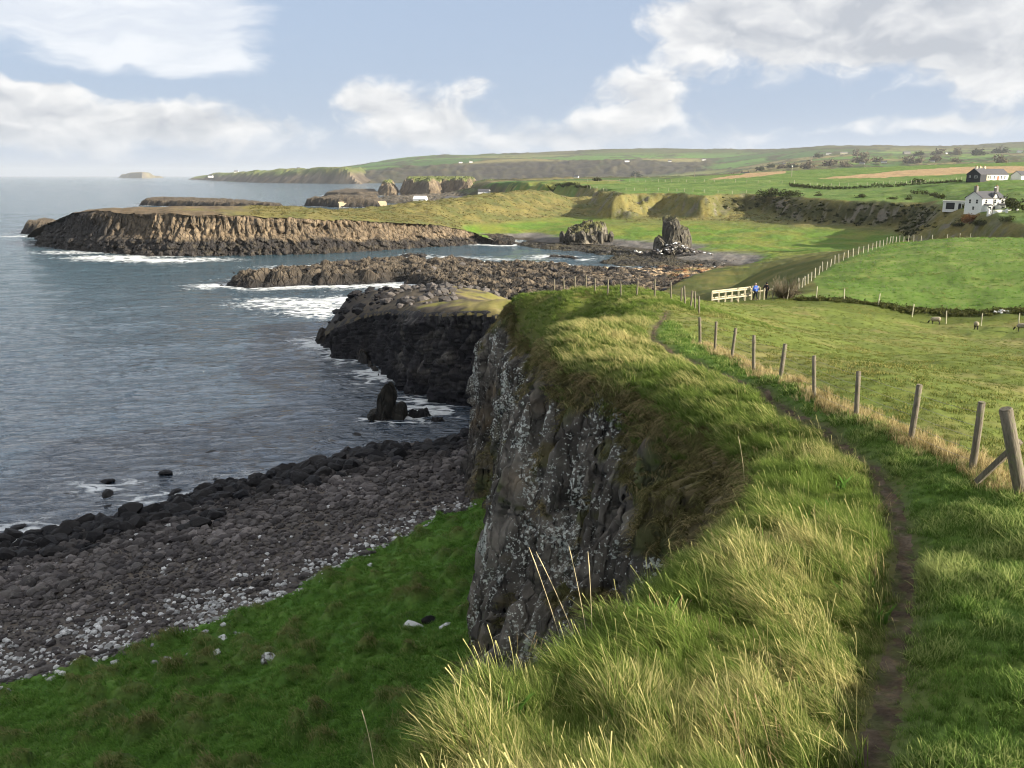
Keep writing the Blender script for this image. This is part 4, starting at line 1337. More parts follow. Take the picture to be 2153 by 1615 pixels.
def build_reefs():
    # long reef in the middle of the bay
    def top(X, Y):
        t = np.interp(X, [-85, -78, -60, -30, -5, 20, 60], [1.8, 3.2, 4.0, 3.6, 2.2, 1.6, 0.8])
        return t + 0.6 * fbm(X / 18, Y / 18, 2, 1001)

    def cf(X, Y, H, k, cid, seed):
        c = dark_reef_col(0.5, 1.0)(X, Y, H, k, cid, seed)
        n = fbm(X / 4.5, Y / 3.0, 3, 1011)
        right = sstep(X, -38, 10)
        c = shade(c, col(0.145, 0.115, 0.080), right * sstep(n + 0.9 * (cid - 0.5), 0.0, 0.5) * sstep(H, 0.9, 1.8) * 0.7)
        sand = sstep(X, 18, 30) * sstep(H, 1.35, 0.9) * sstep(H, -0.1, 0.3) * sstep(fbm(X / 14, Y / 7, 3, 1015), -0.1, 0.25)
        c = shade(c, col(0.40, 0.30, 0.19), sand)
        orange = sstep(X, 42, 55) * sstep(fbm(X / 9, Y / 6, 3, 1017), -0.05, 0.3)
        c = shade(c, shade(col(0.19, 0.080, 0.025), col(0.13, 0.11, 0.035), sstep(n, -0.2, 0.5)), orange * 0.8 * sstep(H, 2.2, 1.2))
        return c
    poly = Z0((455, 601), (520, 606), (700, 601), (800, 597), (850, 594), (870, 606), (960, 626), (1080, 645), (1300, 645), (1450, 620), (1560, 590), (1590, 562), (1450, 562), (1330, 566), (1240, 566), (1100, 559), (950, 559), (850, 561), (760, 568), (640, 582), (520, 591))
    reef = rock_field('rock_reef', poly, top, 5.5, 0.42, cf, m_reef, (3.0, lambda X, Y: 1.0 * np.interp(X, [-40, 0, 30, 60], [1, 0.9, 0.5, 0.3])), 0.55, 1021, label='long low reef of dark broken basalt across the middle of the bay', cat='reef', foam=(7.0, 1.15), wobble=1.1)
    rg = np.random.default_rng(77)
    cnt = 0
    while cnt < 150:
        x, y = rg.uniform(-80, 66), rg.uniform(175, 285)
        sd, _ = poly_sd(np.array([x]), np.array([y]), poly)
        if sd[0] < 3:
            continue
        s = 0.35 + 1.5 * rg.random() ** 3
        lib = BROWN_SMALL if (rg.random() < 0.5 and x > -30) else DARK_SMALL
        z = float(top(np.array([x]), np.array([y]))[0]) * 0.93
        o = put_rock('boulder', lib[cnt % len(lib)], (x - reef.location.x, y - reef.location.y, z + 0.1), s, reef)
        cnt += 1
    small = [('islet', [(640, 566), (700, 569), (830, 560), (840, 552), (740, 550), (660, 558)], 1.1, 'flat wave-washed rock just behind the long reef'),
             ('islet', [(826, 541), (900, 543), (905, 538), (840, 535)], 1.0, 'small dark rock awash in the middle of the cove'),
             ('islet', [(905, 553), (1015, 557), (1020, 550), (935, 543)], 1.2, 'low brown rock between cove and reef'),
             ('islet', [(1105, 561), (1180, 558), (1175, 552), (1120, 553)], 0.7, 'dark weed-covered rock at the edge of the tidal pool'),
             ('islet', [(1130, 542), (1220, 546), (1230, 540), (1140, 538)], 0.7, 'thin dark rock lying in the tidal pool'),
             ('islet', [(225, 525), (262, 533), (335, 545), (340, 538), (290, 528)], 2.2, 'low black rocks in surf at the foot of the headland'),
             ('islet', [(985, 512), (1030, 515), (1085, 517), (1090, 505), (1040, 500), (1000, 500)], 2.4, 'broken low rocks where the headland runs out into the cove'),
             ('islet', [(38, 490), (60, 494), (135, 494), (140, 482), (90, 478)], 6.0, 'jagged black rock stack off the headland tip'),
             ('reef', [(290, 432), (420, 436), (560, 441), (610, 441), (520, 431), (400, 425), (310, 424)], 5.5, 'long black reef in open sea behind the headland'),
             ('reef', [(640, 433), (712, 436), (800, 436), (800, 424), (700, 424)], 8.0, 'rocky spit beside the harbour wall'),
             ('reef', [(680, 412), (760, 414), (800, 412), (790, 404), (720, 404)], 6.0, 'dark skerry off the columnar bluff'),
             ('rock', [(650, 718), (720, 745), (800, 795), (790, 770), (720, 700)], 2.2, 'wave-cut black ledge at the tip of the rocky point')]
    for i, (nm, pp, zt, lb) in enumerate(small):
        poly = Z0(*pp)
        Ym = np.mean([q[1] for q in poly])
        e = min(6.0, 0.012 * Ym)
        rock_field('rock_' + nm if nm != 'rock' else 'rock_ledge', poly, zt, e, max(0.35, Ym * 0.0016), dark_reef_col(0.5, 0.9 if zt < 3 else 1.6), m_reef, (max(2.0, Ym * 0.009), 0.4 * zt ** 0.5), 0.3 * zt ** 0.5, 1100 + 17 * i, label=lb, cat='reef' if nm == 'reef' else 'rock', foam=(3.0 + Ym * 0.006, 0.9))
    # weed-covered foreshore of the cove
    poly = Z0((1240, 552), (1300, 562), (1420, 562), (1500, 566), (1600, 556), (1600, 546), (1500, 534), (1420, 530), (1330, 520), (1240, 516), (1130, 511), (1060, 514), (1100, 522), (1200, 530), (1280, 540))

    def wc(X, Y, H, k, cid, seed):
        n = fbm(X / 8, Y / 6, 4, 1301)
        c = shade(col(0.030, 0.027, 0.022), col(0.055, 0.048, 0.030), sstep(n, -0.3, 0.4))
        c = shade(c, col(0.11, 0.105, 0.10), sstep(X - 0.2 * (Y - 300), 62, 78) * sstep(n, -0.5, 0.1))
        return c
    rock_field('foreshore', poly, 0.75, 6, 0.6, wc, m_reef, (4.0, 0.55), 0.45, 1311, label='weed-dark rocky foreshore at the head of the cove', kind='structure', cat=None, cutoff=-0.2)


def tower_cols(light, dark):
    def f(X, Y, H, k, cid, seed):
        n = fbm(X / 3, Y / 3 + H / 4, 4, seed + 31)
        c = shade(col(*dark), col(*light), sstep(n + 0.8 * (cid - 0.5), -0.4, 0.6))
        c = shade(c, col(0.12, 0.120, 0.04), sstep(k, 0.75, 0.95) * sstep(n, -0.5, 0.1) * 0.9)
        return c
    return f


def build_stacks():
    # stack in the cove, split summit, rubble skirt
    P = [at_z(px, 527, 2)[:2] for px in (1378, 1452)]
    cx, cy = (P[0][0] + P[1][0]) / 2, P[0][1]
    r = (P[1][0] - P[0][0]) / 2

    def ring(cx, cy, rx, ry, n=18, seed=0):
        rr = np.random.default_rng(seed)
        return [(cx + rx * math.cos(t) * rr.uniform(0.85, 1.1), cy + ry * math.sin(t) * rr.uniform(0.85, 1.1)) for t in np.linspace(0, 2 * math.pi, n, endpoint=False)]

    def top(X, Y):
        a = 15.4 * np.exp(-(((X - cx + 0.22 * r) / (0.62 * r)) ** 4))
        bq = 11.2 * np.exp(-(((X - cx - 0.35 * r) / (0.62 * r)) ** 6))
        e = 6.5 * np.exp(-(((X - cx + 0.6 * r) / (0.45 * r)) ** 4))
        return np.maximum(np.maximum(a, bq), np.maximum(e, 4.0))
    def crag(parent, name, loc, dims, seed, mat, level=4, cuts=16):
        V, F = rock_shape(level, seed, cuts=cuts, flat=1.0, lump=0.10)
        V = V / np.abs(V).max(0)
        V[:, 2] = np.sign(V[:, 2]) * np.abs(V[:, 2]) ** 0.8
        Q = V * np.array(dims)
        nn = fbm(Q[:, 0] / 1.1 + seed, Q[:, 1] / 1.1 + Q[:, 2] / 3.0, 4, seed + 2)
        Q[:, :2] *= (1 + 0.10 * nn)[:, None]
        cc = shade(col(0.050, 0.045, 0.036), col(0.135, 0.120, 0.092), sstep(nn + 0.3 * fbm(Q[:, 0] / 0.5, Q[:, 2] / 0.8, 2, seed), -0.5, 0.7))
        if mat is m_reef_near:
            cc = cc * 0.28
        else:
            cc = shade(cc, col(0.12, 0.115, 0.04), sstep(V[:, 2], 0.72, 0.95) * 0.7)
        me = raw_mesh(name, Q, F, {'col': cc}, False)
        me.materials.append(mat)
        o = link(name, me, parent, loc)
        return o
    st = link('sea_stack', None, loc=(cx, cy, 2.0), label='lone two-peaked rock stack standing on the cove shore', cat='rock stack')
    for loc, dims, sd_ in (((-0.22 * r, 0, 3.2), (0.62 * r, 0.6 * r, 10.4), 5), ((0.42 * r, 0.5, 2.2), (0.66 * r, 0.6 * r, 7.4), 9), ((-0.66 * r, -1.0, 0.6), (0.46 * r, 0.4 * r, 5.4), 14), ((0.02 * r, -2.0, 0.5), (0.5 * r, 0.4 * r, 4.8), 19), ((0.70 * r, -0.6, 0.5), (0.30 * r, 0.4 * r, 5.6), 23)):
        crag(st, 'crag', loc, dims, sd_, m_reef)
    ox, oy, _ = at_z(1234, 506, 2.3)
    w = 100 / 1800 * oy / 2

    def top2(X, Y):
        return 7.0 + 1.2 * np.sin((X - ox) / w * 2.2 + 0.4) + np.clip((Y - oy) * 0.16, -1, 4)
    rock_field('rock_outcrop', ring(ox, oy + 7, w * 1.05, w * 1.0, seed=5), top2, 3.6, 0.30, tower_cols((0.17, 0.15, 0.115), (0.05, 0.045, 0.034)), m_reef, (2.6, 1.5), 1.0, 1421, floor=1.0, label='grass-topped columnar outcrop at the edge of the shingle', cat='rock', wobble=0.7, cutoff=1.2)
    oc = link('outcrop_columns', None, loc=(ox, oy, 2.0), label='rough basalt columns standing along the front of the shingle outcrop', cat='rock')
    for q in range(11):
        t = (q - 5) / 5
        crag(oc, 'column', (t * w * 1.0, -1.5 + 3.5 * t * t + (q % 2) * 1.2, 1.5), (w * 0.17 * (0.8 + 0.5 * ((q * 7) % 5) / 5), 1.8, 2.9 + 1.1 * math.sin(q * 1.9)), 50 + q * 3, m_reef, 3, 12)
    # rubble apron of pale blocks under the stack: boulders one can pick out
    rg = np.random.default_rng(41)
    ap = link('boulder_scree', None, loc=(cx, cy - 6, 1.5), label='scatter of pale boulders at the foot of the rock stack', cat='boulders')
    for i in range(150):
        x = cx + rg.normal(0.3 * r, 1.25 * r); y = cy - 5 - abs(rg.normal(0, 4.5)) + 3 * (rg.random() < 0.3)
        s = rg.uniform(0.35, 1.05)
        z = 2.0 + 3.2 * math.exp(-((x - cx) / (0.8 * r)) ** 2) * np.clip(1 + (y - cy + 5) / 9, 0, 1)
        lib = WHITE_ROCKS if rg.random() < 0.28 else BROWN_SMALL
        put_rock('boulder', lib[i % len(lib)], (x - cx, y - cy + 6, z - 1.5), s, ap)
    # black stump in the sea below the cliff
    sx, sy, _ = at_z(816, 885, 0)
    w = 85 / 1800 * sy / 2

    stp = link('sea_stump', None, loc=(sx, sy + 1.5, 0), label='upright black rock stump in the water close under the cliff', cat='rock')
    crag(stp, 'crag', (-0.15 * w, 0, 0.6), (0.62 * w, 0.6 * w, 4.0), 33, m_reef_near)
    crag(stp, 'crag', (0.55 * w, 0.1, 0.0), (0.52 * w, 0.5 * w, 2.2), 37, m_reef_near)
    crag(stp, 'crag', (-0.75 * w, -0.1, -0.1), (0.4 * w, 0.5 * w, 1.4), 41, m_reef_near)
    ROCK_OUT.append((ring(sx, sy + 1.5, w, w * 0.7, seed=8), 1.6, 0.6))
    for i, (px, py, wpx, zt) in enumerate(((885, 876, 70, 0.9), (915, 886, 50, 0.6))):
        x, y, _ = at_z(px, py, 0)
        w = wpx / 1800 * y / 2
        rock_field('awash_rock', ring(x, y, w, w * 0.6, seed=20 + i), zt, 0.8, 0.15, dark_reef_col(0, 2), m_reef_near, (1.2, 0.3), 0.2, 1460 + i, label=['low black rock in foam between stump and cliff', 'smaller black rock awash against the cliff foot'][i], cat='rock', foam=(2.2, 0.8))
    # single boulders standing in the shallows
    for px, py, wpx, lb in ((352, 996, 42, 'angular black boulder alone in the shallows, farthest from the beach'), (226, 1014, 34, 'black boulder in white wash left of the angular one'), (227, 1042, 40, 'dark dome-shaped boulder off the beach, nearest of the pair'),
                            (240, 1066, 44, 'flat black boulder just off the big waterline blocks'), (758, 916, 40, 'thin black slab awash near the rock stump'), (452, 1011, 26, 'small weedy boulder in the shallows'), (442, 948, 44, 'barely breaking flat rock out in the bay'), (36, 1110, 40, 'rounded black boulder in surf at the left end of the beach')):
        x, y, _ = at_z(px, py, 0)
        s = wpx / 1800 * y * 0.55
        put_rock('shallows_boulder', DARK_ROCKS[px % 7], (x, y, 0.05 if 'flat' not in lb and 'slab' not in lb else -0.12 * s), s, flat=0.75 if 'flat' not in lb and 'slab' not in lb else 0.4, label=lb, cat='boulder', group='boulders standing in the shallows')
    # big dark blocks on the waterline
    for px, py, wpx, lb in ((275, 1075, 60, 'biggest block-shaped black boulder on the waterline'), (240, 1105, 70, 'broad rounded black boulder below the biggest block'), (370, 1075, 80, 'long sloping black boulder right of the biggest block'), (320, 1085, 38, 'smooth black boulder wedged beside the biggest block'), (655, 990, 60, 'tilted black block at the water edge nearest the cliff'), (480, 1035, 44, 'squat black boulder half way along the waterline')):
        x, y, _ = at_z(px, py, 0.6)
        s = wpx / 1800 * y * 0.56
        put_rock('waterline_boulder', DARK_ROCKS[(px + 3) % 7], (x, y, 0.6), s, flat=0.85, label=lb, cat='boulder', group='big black boulders on the waterline')
    # pale rocks lying on the green slope
    for px, py, wpx, lb in ((563, 1372, 44, 'dark rock capped with white lichen on the open slope'), (466, 1328, 30, 'oval white rock near the edge of the shingle'), (243, 1394, 28, 'small white rock alone on grass near the lower left shingle'), (872, 1322, 58, 'leaning white-streaked rock below the cliff'), (935, 1318, 36, 'squat white and black rock beside the leaning one'),
                            (438, 1376, 22, 'left of two small white stones close together on the slope'), (457, 1370, 18, 'right of two small white stones close together on the slope'), (905, 1304, 40, 'dark low rock between the leaning and the squat rock'), (1015, 1345, 34, 'blue-black boulder tucked against the cliff foot'), (393, 1377, 14, 'tiny white stone left of the pair on the slope')):
        x, y = None, None
        z = 6.0
        for _ in range(8):
            x, y, _q = at_z(px, py, z)
            z = float(shore_h(np.array([x]), np.array([y]))[0][0])
        s = wpx / 1800 * math.hypot(y, 30 - z) * 0.55
        dk = 'dark low' in lb or 'blue-black' in lb
        put_rock('slope_rock', (DARK_ROCKS if dk else WHITE_ROCKS)[px % 5], (x, y, z - 0.08 * s), s, label=lb, cat='rock', group='rocks lying on the green slope')
    # tumbled blocks on the rocky point
    pt = link('point_rocks', None, loc=(-18, 140, 9), label='tumbled sunlit basalt blocks on the low rocky point', cat='boulders')
    k = 0
    while k < 190:
        x, y = rg.uniform(-35, 0), rg.uniform(124, 171)
        hh, sd = near_h(np.array([x]), np.array([y]))
        if sd[0] < 0.8 or (x > -8 and y < 148):
            continue
        s = 0.35 + 1.3 * rg.random() ** 2
        lib = DARK_SMALL if x < -22 + rg.normal(0, 4) else BROWN_SMALL
        put_rock('boulder', lib[k % len(lib)], (x + 18, y - 140, hh[0] - 9 + 0.1), s, pt)
        k += 1


def headland_top(u):
    return np.interp(u, [-0.385, -0.353, -0.337, -0.309, -0.248, -0.176], [4, 20, 40, 45, 53, 62])


def build_distance():
    def bluff_col(X, Y, H, k, cid, seed):
        n = fbm(X / 12, Y / 12 + H / 8, 3, seed + 3)
        c = shade(col(0.10, 0.075, 0.050), col(0.20, 0.155, 0.10), sstep(n + cid - 0.5, -0.5, 0.6))
        return shade(c, col(0.11, 0.13, 0.035), sstep(k, 0.86, 0.98))
    rock_field('columnar_bluff', Z0((845, 410), (905, 413), (935, 410), (1000, 412), (1010, 398), (930, 392), (850, 393)), 25, 16, 1.6, bluff_col, m_reef, (14, 3.5), 2.0, 1501, label='columnar basalt bluff with flat top beyond the harbour', cat='cliff')
    rock_field('rock_stack', Z0((796, 411), (832, 412), (835, 402), (802, 402)), 21, 13, 1.6, bluff_col, m_reef, (10, 2.0), 1.5, 1511, label='rounded rock knob beside the columnar bluff', cat='rock', power=0.7)
    # harbour ground behind the golden ridge
    def hb(X, Y, H, k, cid, seed):
        n = fbm(X / 25, Y / 25, 4, seed)
        c = shade(col(0.065, 0.058, 0.045), col(0.12, 0.10, 0.075), sstep(n, -0.3, 0.4))
        return shade(c, shade(col(0.05, 0.06, 0.02), col(0.11, 0.14, 0.035), sstep(n, -0.2, 0.4)), sstep(H, 5, 8))

    def hz(X, Y):
        return 3.0 + 19 * sstep(X + 0.15 * (Y - 900), -45, 60)
    rock_field('harbour_ground', Z0((735, 431), (800, 428), (1000, 430), (1200, 435), (1400, 420), (1400, 398), (1100, 398), (1000, 404), (900, 412), (800, 417)), hz, 14, 2.2, hb, m_reef, (9, 1.6), 1.2, 1521, label='low rocky ground round the small harbour', kind='structure', cat=None)

    def hcol(X, Y, H, k, cid, seed):
        n = fbm(X / 60, Y / 60, 4, seed + 3)
        c = shade(col(0.075, 0.060, 0.045), col(0.19, 0.155, 0.11), sstep(n + cid - 0.5, -0.2, 0.9))
        return shade(c, shade(col(0.085, 0.115, 0.03), col(0.12, 0.13, 0.045), sstep(n, -0.3, 0.3)), sstep(k, 0.55, 0.85))

    def ht(X, Y):
        return headland_top(X / Y) + 3 * fbm(X / 180, Y / 180, 3, 9)
    rock_field('distant_headland', Z0((385, 377.5), (440, 380), (520, 384), (600, 385.5), (760, 387), (800, 383), (800, 377), (600, 376), (430, 375.5)), ht, 90, 12, hcol, m_far, (60, 5), 4, 1541, floor=-9, cutoff=0.4, label='long low distant headland with scattered white houses', cat='headland', wobble=0.5)
    rock_field('distant_island', Z0((250, 374.2), (300, 374.6), (343, 374.2), (343, 373), (250, 373)), lambda X, Y: np.interp(X / Y, [-0.4600, -0.4525, -0.4410, -0.4387, -0.4330, -0.4200, -0.4110, -0.4060], [8, 40, 46, 40, 60, 66, 58, 20]), 60, 16, lambda X, Y, H, k, cid, s: shade(col(0.13, 0.11, 0.08), col(0.20, 0.18, 0.11), sstep(fbm(X / 80, Y / 80, 3, s), -0.3, 0.3)), m_far, (60, 4), 3, 1551, label='small flat-topped island on the horizon', cat='island', wobble=0.4)
# ================================================================== GRASS (stuff: instanced tufts)
def mat_blade(name, root, tipc, dry, trans=0.35):
    m, b = new_mat(name)
    tint = b.n('ShaderNodeAttribute', attribute_name='tint', attribute_type='INSTANCER').outputs['Fac']
    tip = b.n('ShaderNodeAttribute', attribute_name='tip').outputs['Fac']
    rnd = b.n('ShaderNodeAttribute', attribute_name='rnd').outputs['Fac']
    c = b.mix(tip, root, tipc)
    d = b.m('ADD', b.m('MULTIPLY', b.m('SUBTRACT', rnd, 0.5), 0.9), tint)
    d = b.m('ADD', d, b.m('MULTIPLY', b.m('SUBTRACT', tip, 0.5), 0.35))
    c = b.mix(b.sstep(d, 0.25, 0.95), c, dry)
    f = b.m('ADD', b.m('MULTIPLY', rnd, 0.8), 0.6)
    c = b.v('MULTIPLY', c, b.n('ShaderNodeCombineXYZ', {0: f, 1: f, 2: f}).outputs[0])
    dif = b.n('ShaderNodeBsdfDiffuse', {'Color': c})
    tr = b.n('ShaderNodeBsdfTranslucent', {'Color': c})
    mx = b.n('ShaderNodeMixShader', {0: trans, 1: dif.outputs[0], 2: tr.outputs[0]})
    finish(b, mx.outputs[0])
    return m


def tuft(name, mat, blades, hgt, spread, width, lean, curl, seed, droop=0.0, stems=0):
    rg = np.random.default_rng(seed)
    VV, FF, T, R = [], [], [], []
    base = 0
    for i in range(blades + stems):
        stem = i >= blades
        a = rg.uniform(0, 6.28)
        rr = spread * math.sqrt(rg.random())
        ox, oy = rr * math.cos(a), rr * math.sin(a)
        h = hgt * (rg.uniform(1.25, 1.7) if stem else rg.uniform(0.55, 1.15))
        wd = width * (0.5 if stem else rg.uniform(0.7, 1.2))
        out = rg.uniform(0, 6.28)
        dirx = lean * rg.uniform(0.5, 1.4) + curl * math.cos(out) * rg.random()
        diry = curl * math.sin(out) * rg.random()
        if stem:
            dirx *= 0.45; diry *= 0.5
        fa = rg.uniform(0, 3.14)
        wx, wy = math.cos(fa) * wd / 2, math.sin(fa) * wd / 2
        r1 = rg.random()
        ts = (0.0, 0.4, 0.75, 1.0)
        for k, t in enumerate(ts):
            px = ox + dirx * h * t ** 1.7
            py = oy + diry * h * t ** 1.7
            pz = h * (t - 0.22 * (abs(dirx) + abs(diry)) * t * t) - droop * h * t ** 2.2
            tw = (1.0, 0.85, 0.6, 0.0)[k] if not stem else (1.0, 0.9, 0.9, 2.2)[k]
            if tw == 0.0:
                VV.append((px, py, pz)); T.append(t); R.append(r1)
            else:
                VV.append((px - wx * tw, py - wy * tw, pz)); VV.append((px + wx * tw, py + wy * tw, pz))
                T += [t, t]; R += [r1 if not stem else 1.0] * 2
        if stem:
            FF += [(base, base + 1, base + 3), (base, base + 3, base + 2), (base + 2, base + 3, base + 5), (base + 2, base + 5, base + 4), (base + 4, base + 5, base + 7), (base + 4, base + 7, base + 6)]
            base += 8
        else:
            FF += [(base, base + 1, base + 3), (base, base + 3, base + 2), (base + 2, base + 3, base + 5), (base + 2, base + 5, base + 4), (base + 4, base + 5, base + 6)]
            base += 7
    me = raw_mesh(name, np.array(VV), np.array(FF), {'tip': np.array(T), 'rnd': np.array(R)}, False)
    me.materials.append(mat)
    return me


def tuft_set(name, meshes):
    c = bpy.data.collections.new(name)
    for i, me in enumerate(meshes):
        o = bpy.data.objects.new('%s_%02d' % (name, i), me)
        c.objects.link(o)
    return c


def scatter(name, P, rot, scl, tint, vid, coll, label, parent=None):
    """one object of instanced tufts"""
    me = bpy.data.meshes.new(name)
    me.vertices.add(len(P))
    me.vertices.foreach_set('co', np.asarray(P, np.float32).ravel())
    me.attributes.new('rot', 'FLOAT_VECTOR', 'POINT').data.foreach_set('vector', np.asarray(rot, np.float32).ravel())
    me.attributes.new('scl', 'FLOAT', 'POINT').data.foreach_set('value', np.asarray(scl, np.float32))
    me.attributes.new('tint', 'FLOAT', 'POINT').data.foreach_set('value', np.asarray(tint, np.float32))
    me.attributes.new('vid', 'INT', 'POINT').data.foreach_set('value', np.asarray(vid, np.int32))
    g = bpy.data.node_groups.new(name, 'GeometryNodeTree')
    g.interface.new_socket('Geometry', in_out='INPUT', socket_type='NodeSocketGeometry')
    g.interface.new_socket('Geometry', in_out='OUTPUT', socket_type='NodeSocketGeometry')
    nin, nout = g.nodes.new('NodeGroupInput'), g.nodes.new('NodeGroupOutput')
    iop = g.nodes.new('GeometryNodeInstanceOnPoints')
    ci = g.nodes.new('GeometryNodeCollectionInfo')
    ci.inputs['Collection'].default_value = coll
    ci.inputs['Separate Children'].default_value = True
    ci.inputs['Reset Children'].default_value = True

    def attr(nm, ty):
        a = g.nodes.new('GeometryNodeInputNamedAttribute')
        a.data_type = ty
        a.inputs['Name'].default_value = nm
        return a.outputs['Attribute']
    e2r = g.nodes.new('FunctionNodeEulerToRotation')
    L = g.links.new
    L(nin.outputs[0], iop.inputs['Points'])
    L(ci.outputs[0], iop.inputs['Instance'])
    iop.inputs['Pick Instance'].default_value = True
    L(attr('vid', 'INT'), iop.inputs['Instance Index'])
    L(attr('rot', 'FLOAT_VECTOR'), e2r.inputs[0])
    L(e2r.outputs[0], iop.inputs['Rotation'])
    L(attr('scl', 'FLOAT'), iop.inputs['Scale'])
    L(iop.outputs[0], nout.inputs[0])
    o = link(name, me, parent, label=label, kind='stuff', cat='grass')
    md = o.modifiers.new('scatter', 'NODES')
    md.node_group = g
    return o


m_bl_rough = mat_blade('rough_grass', (0.070, 0.120, 0.022), (0.190, 0.265, 0.060), (0.46, 0.41, 0.18), 0.45)
m_bl_lush = mat_blade('lush_grass', (0.075, 0.145, 0.026), (0.170, 0.285, 0.062), (0.32, 0.36, 0.13), 0.5)
m_bl_straw = mat_blade('straw_grass', (0.16, 0.125, 0.05), (0.42, 0.33, 0.15), (0.55, 0.45, 0.24))
m_bl_hang = mat_blade('hanging_grass', (0.075, 0.070, 0.028), (0.150, 0.145, 0.055), (0.25, 0.20, 0.10), 0.3)
m_bl_slope = mat_blade('slope_grass', (0.095, 0.205, 0.036), (0.190, 0.345, 0.070), (0.25, 0.24, 0.10), 0.5)
m_bl_field = mat_blade('field_grass', (0.075, 0.100, 0.020), (0.145, 0.180, 0.040), (0.30, 0.27, 0.10), 0.3)


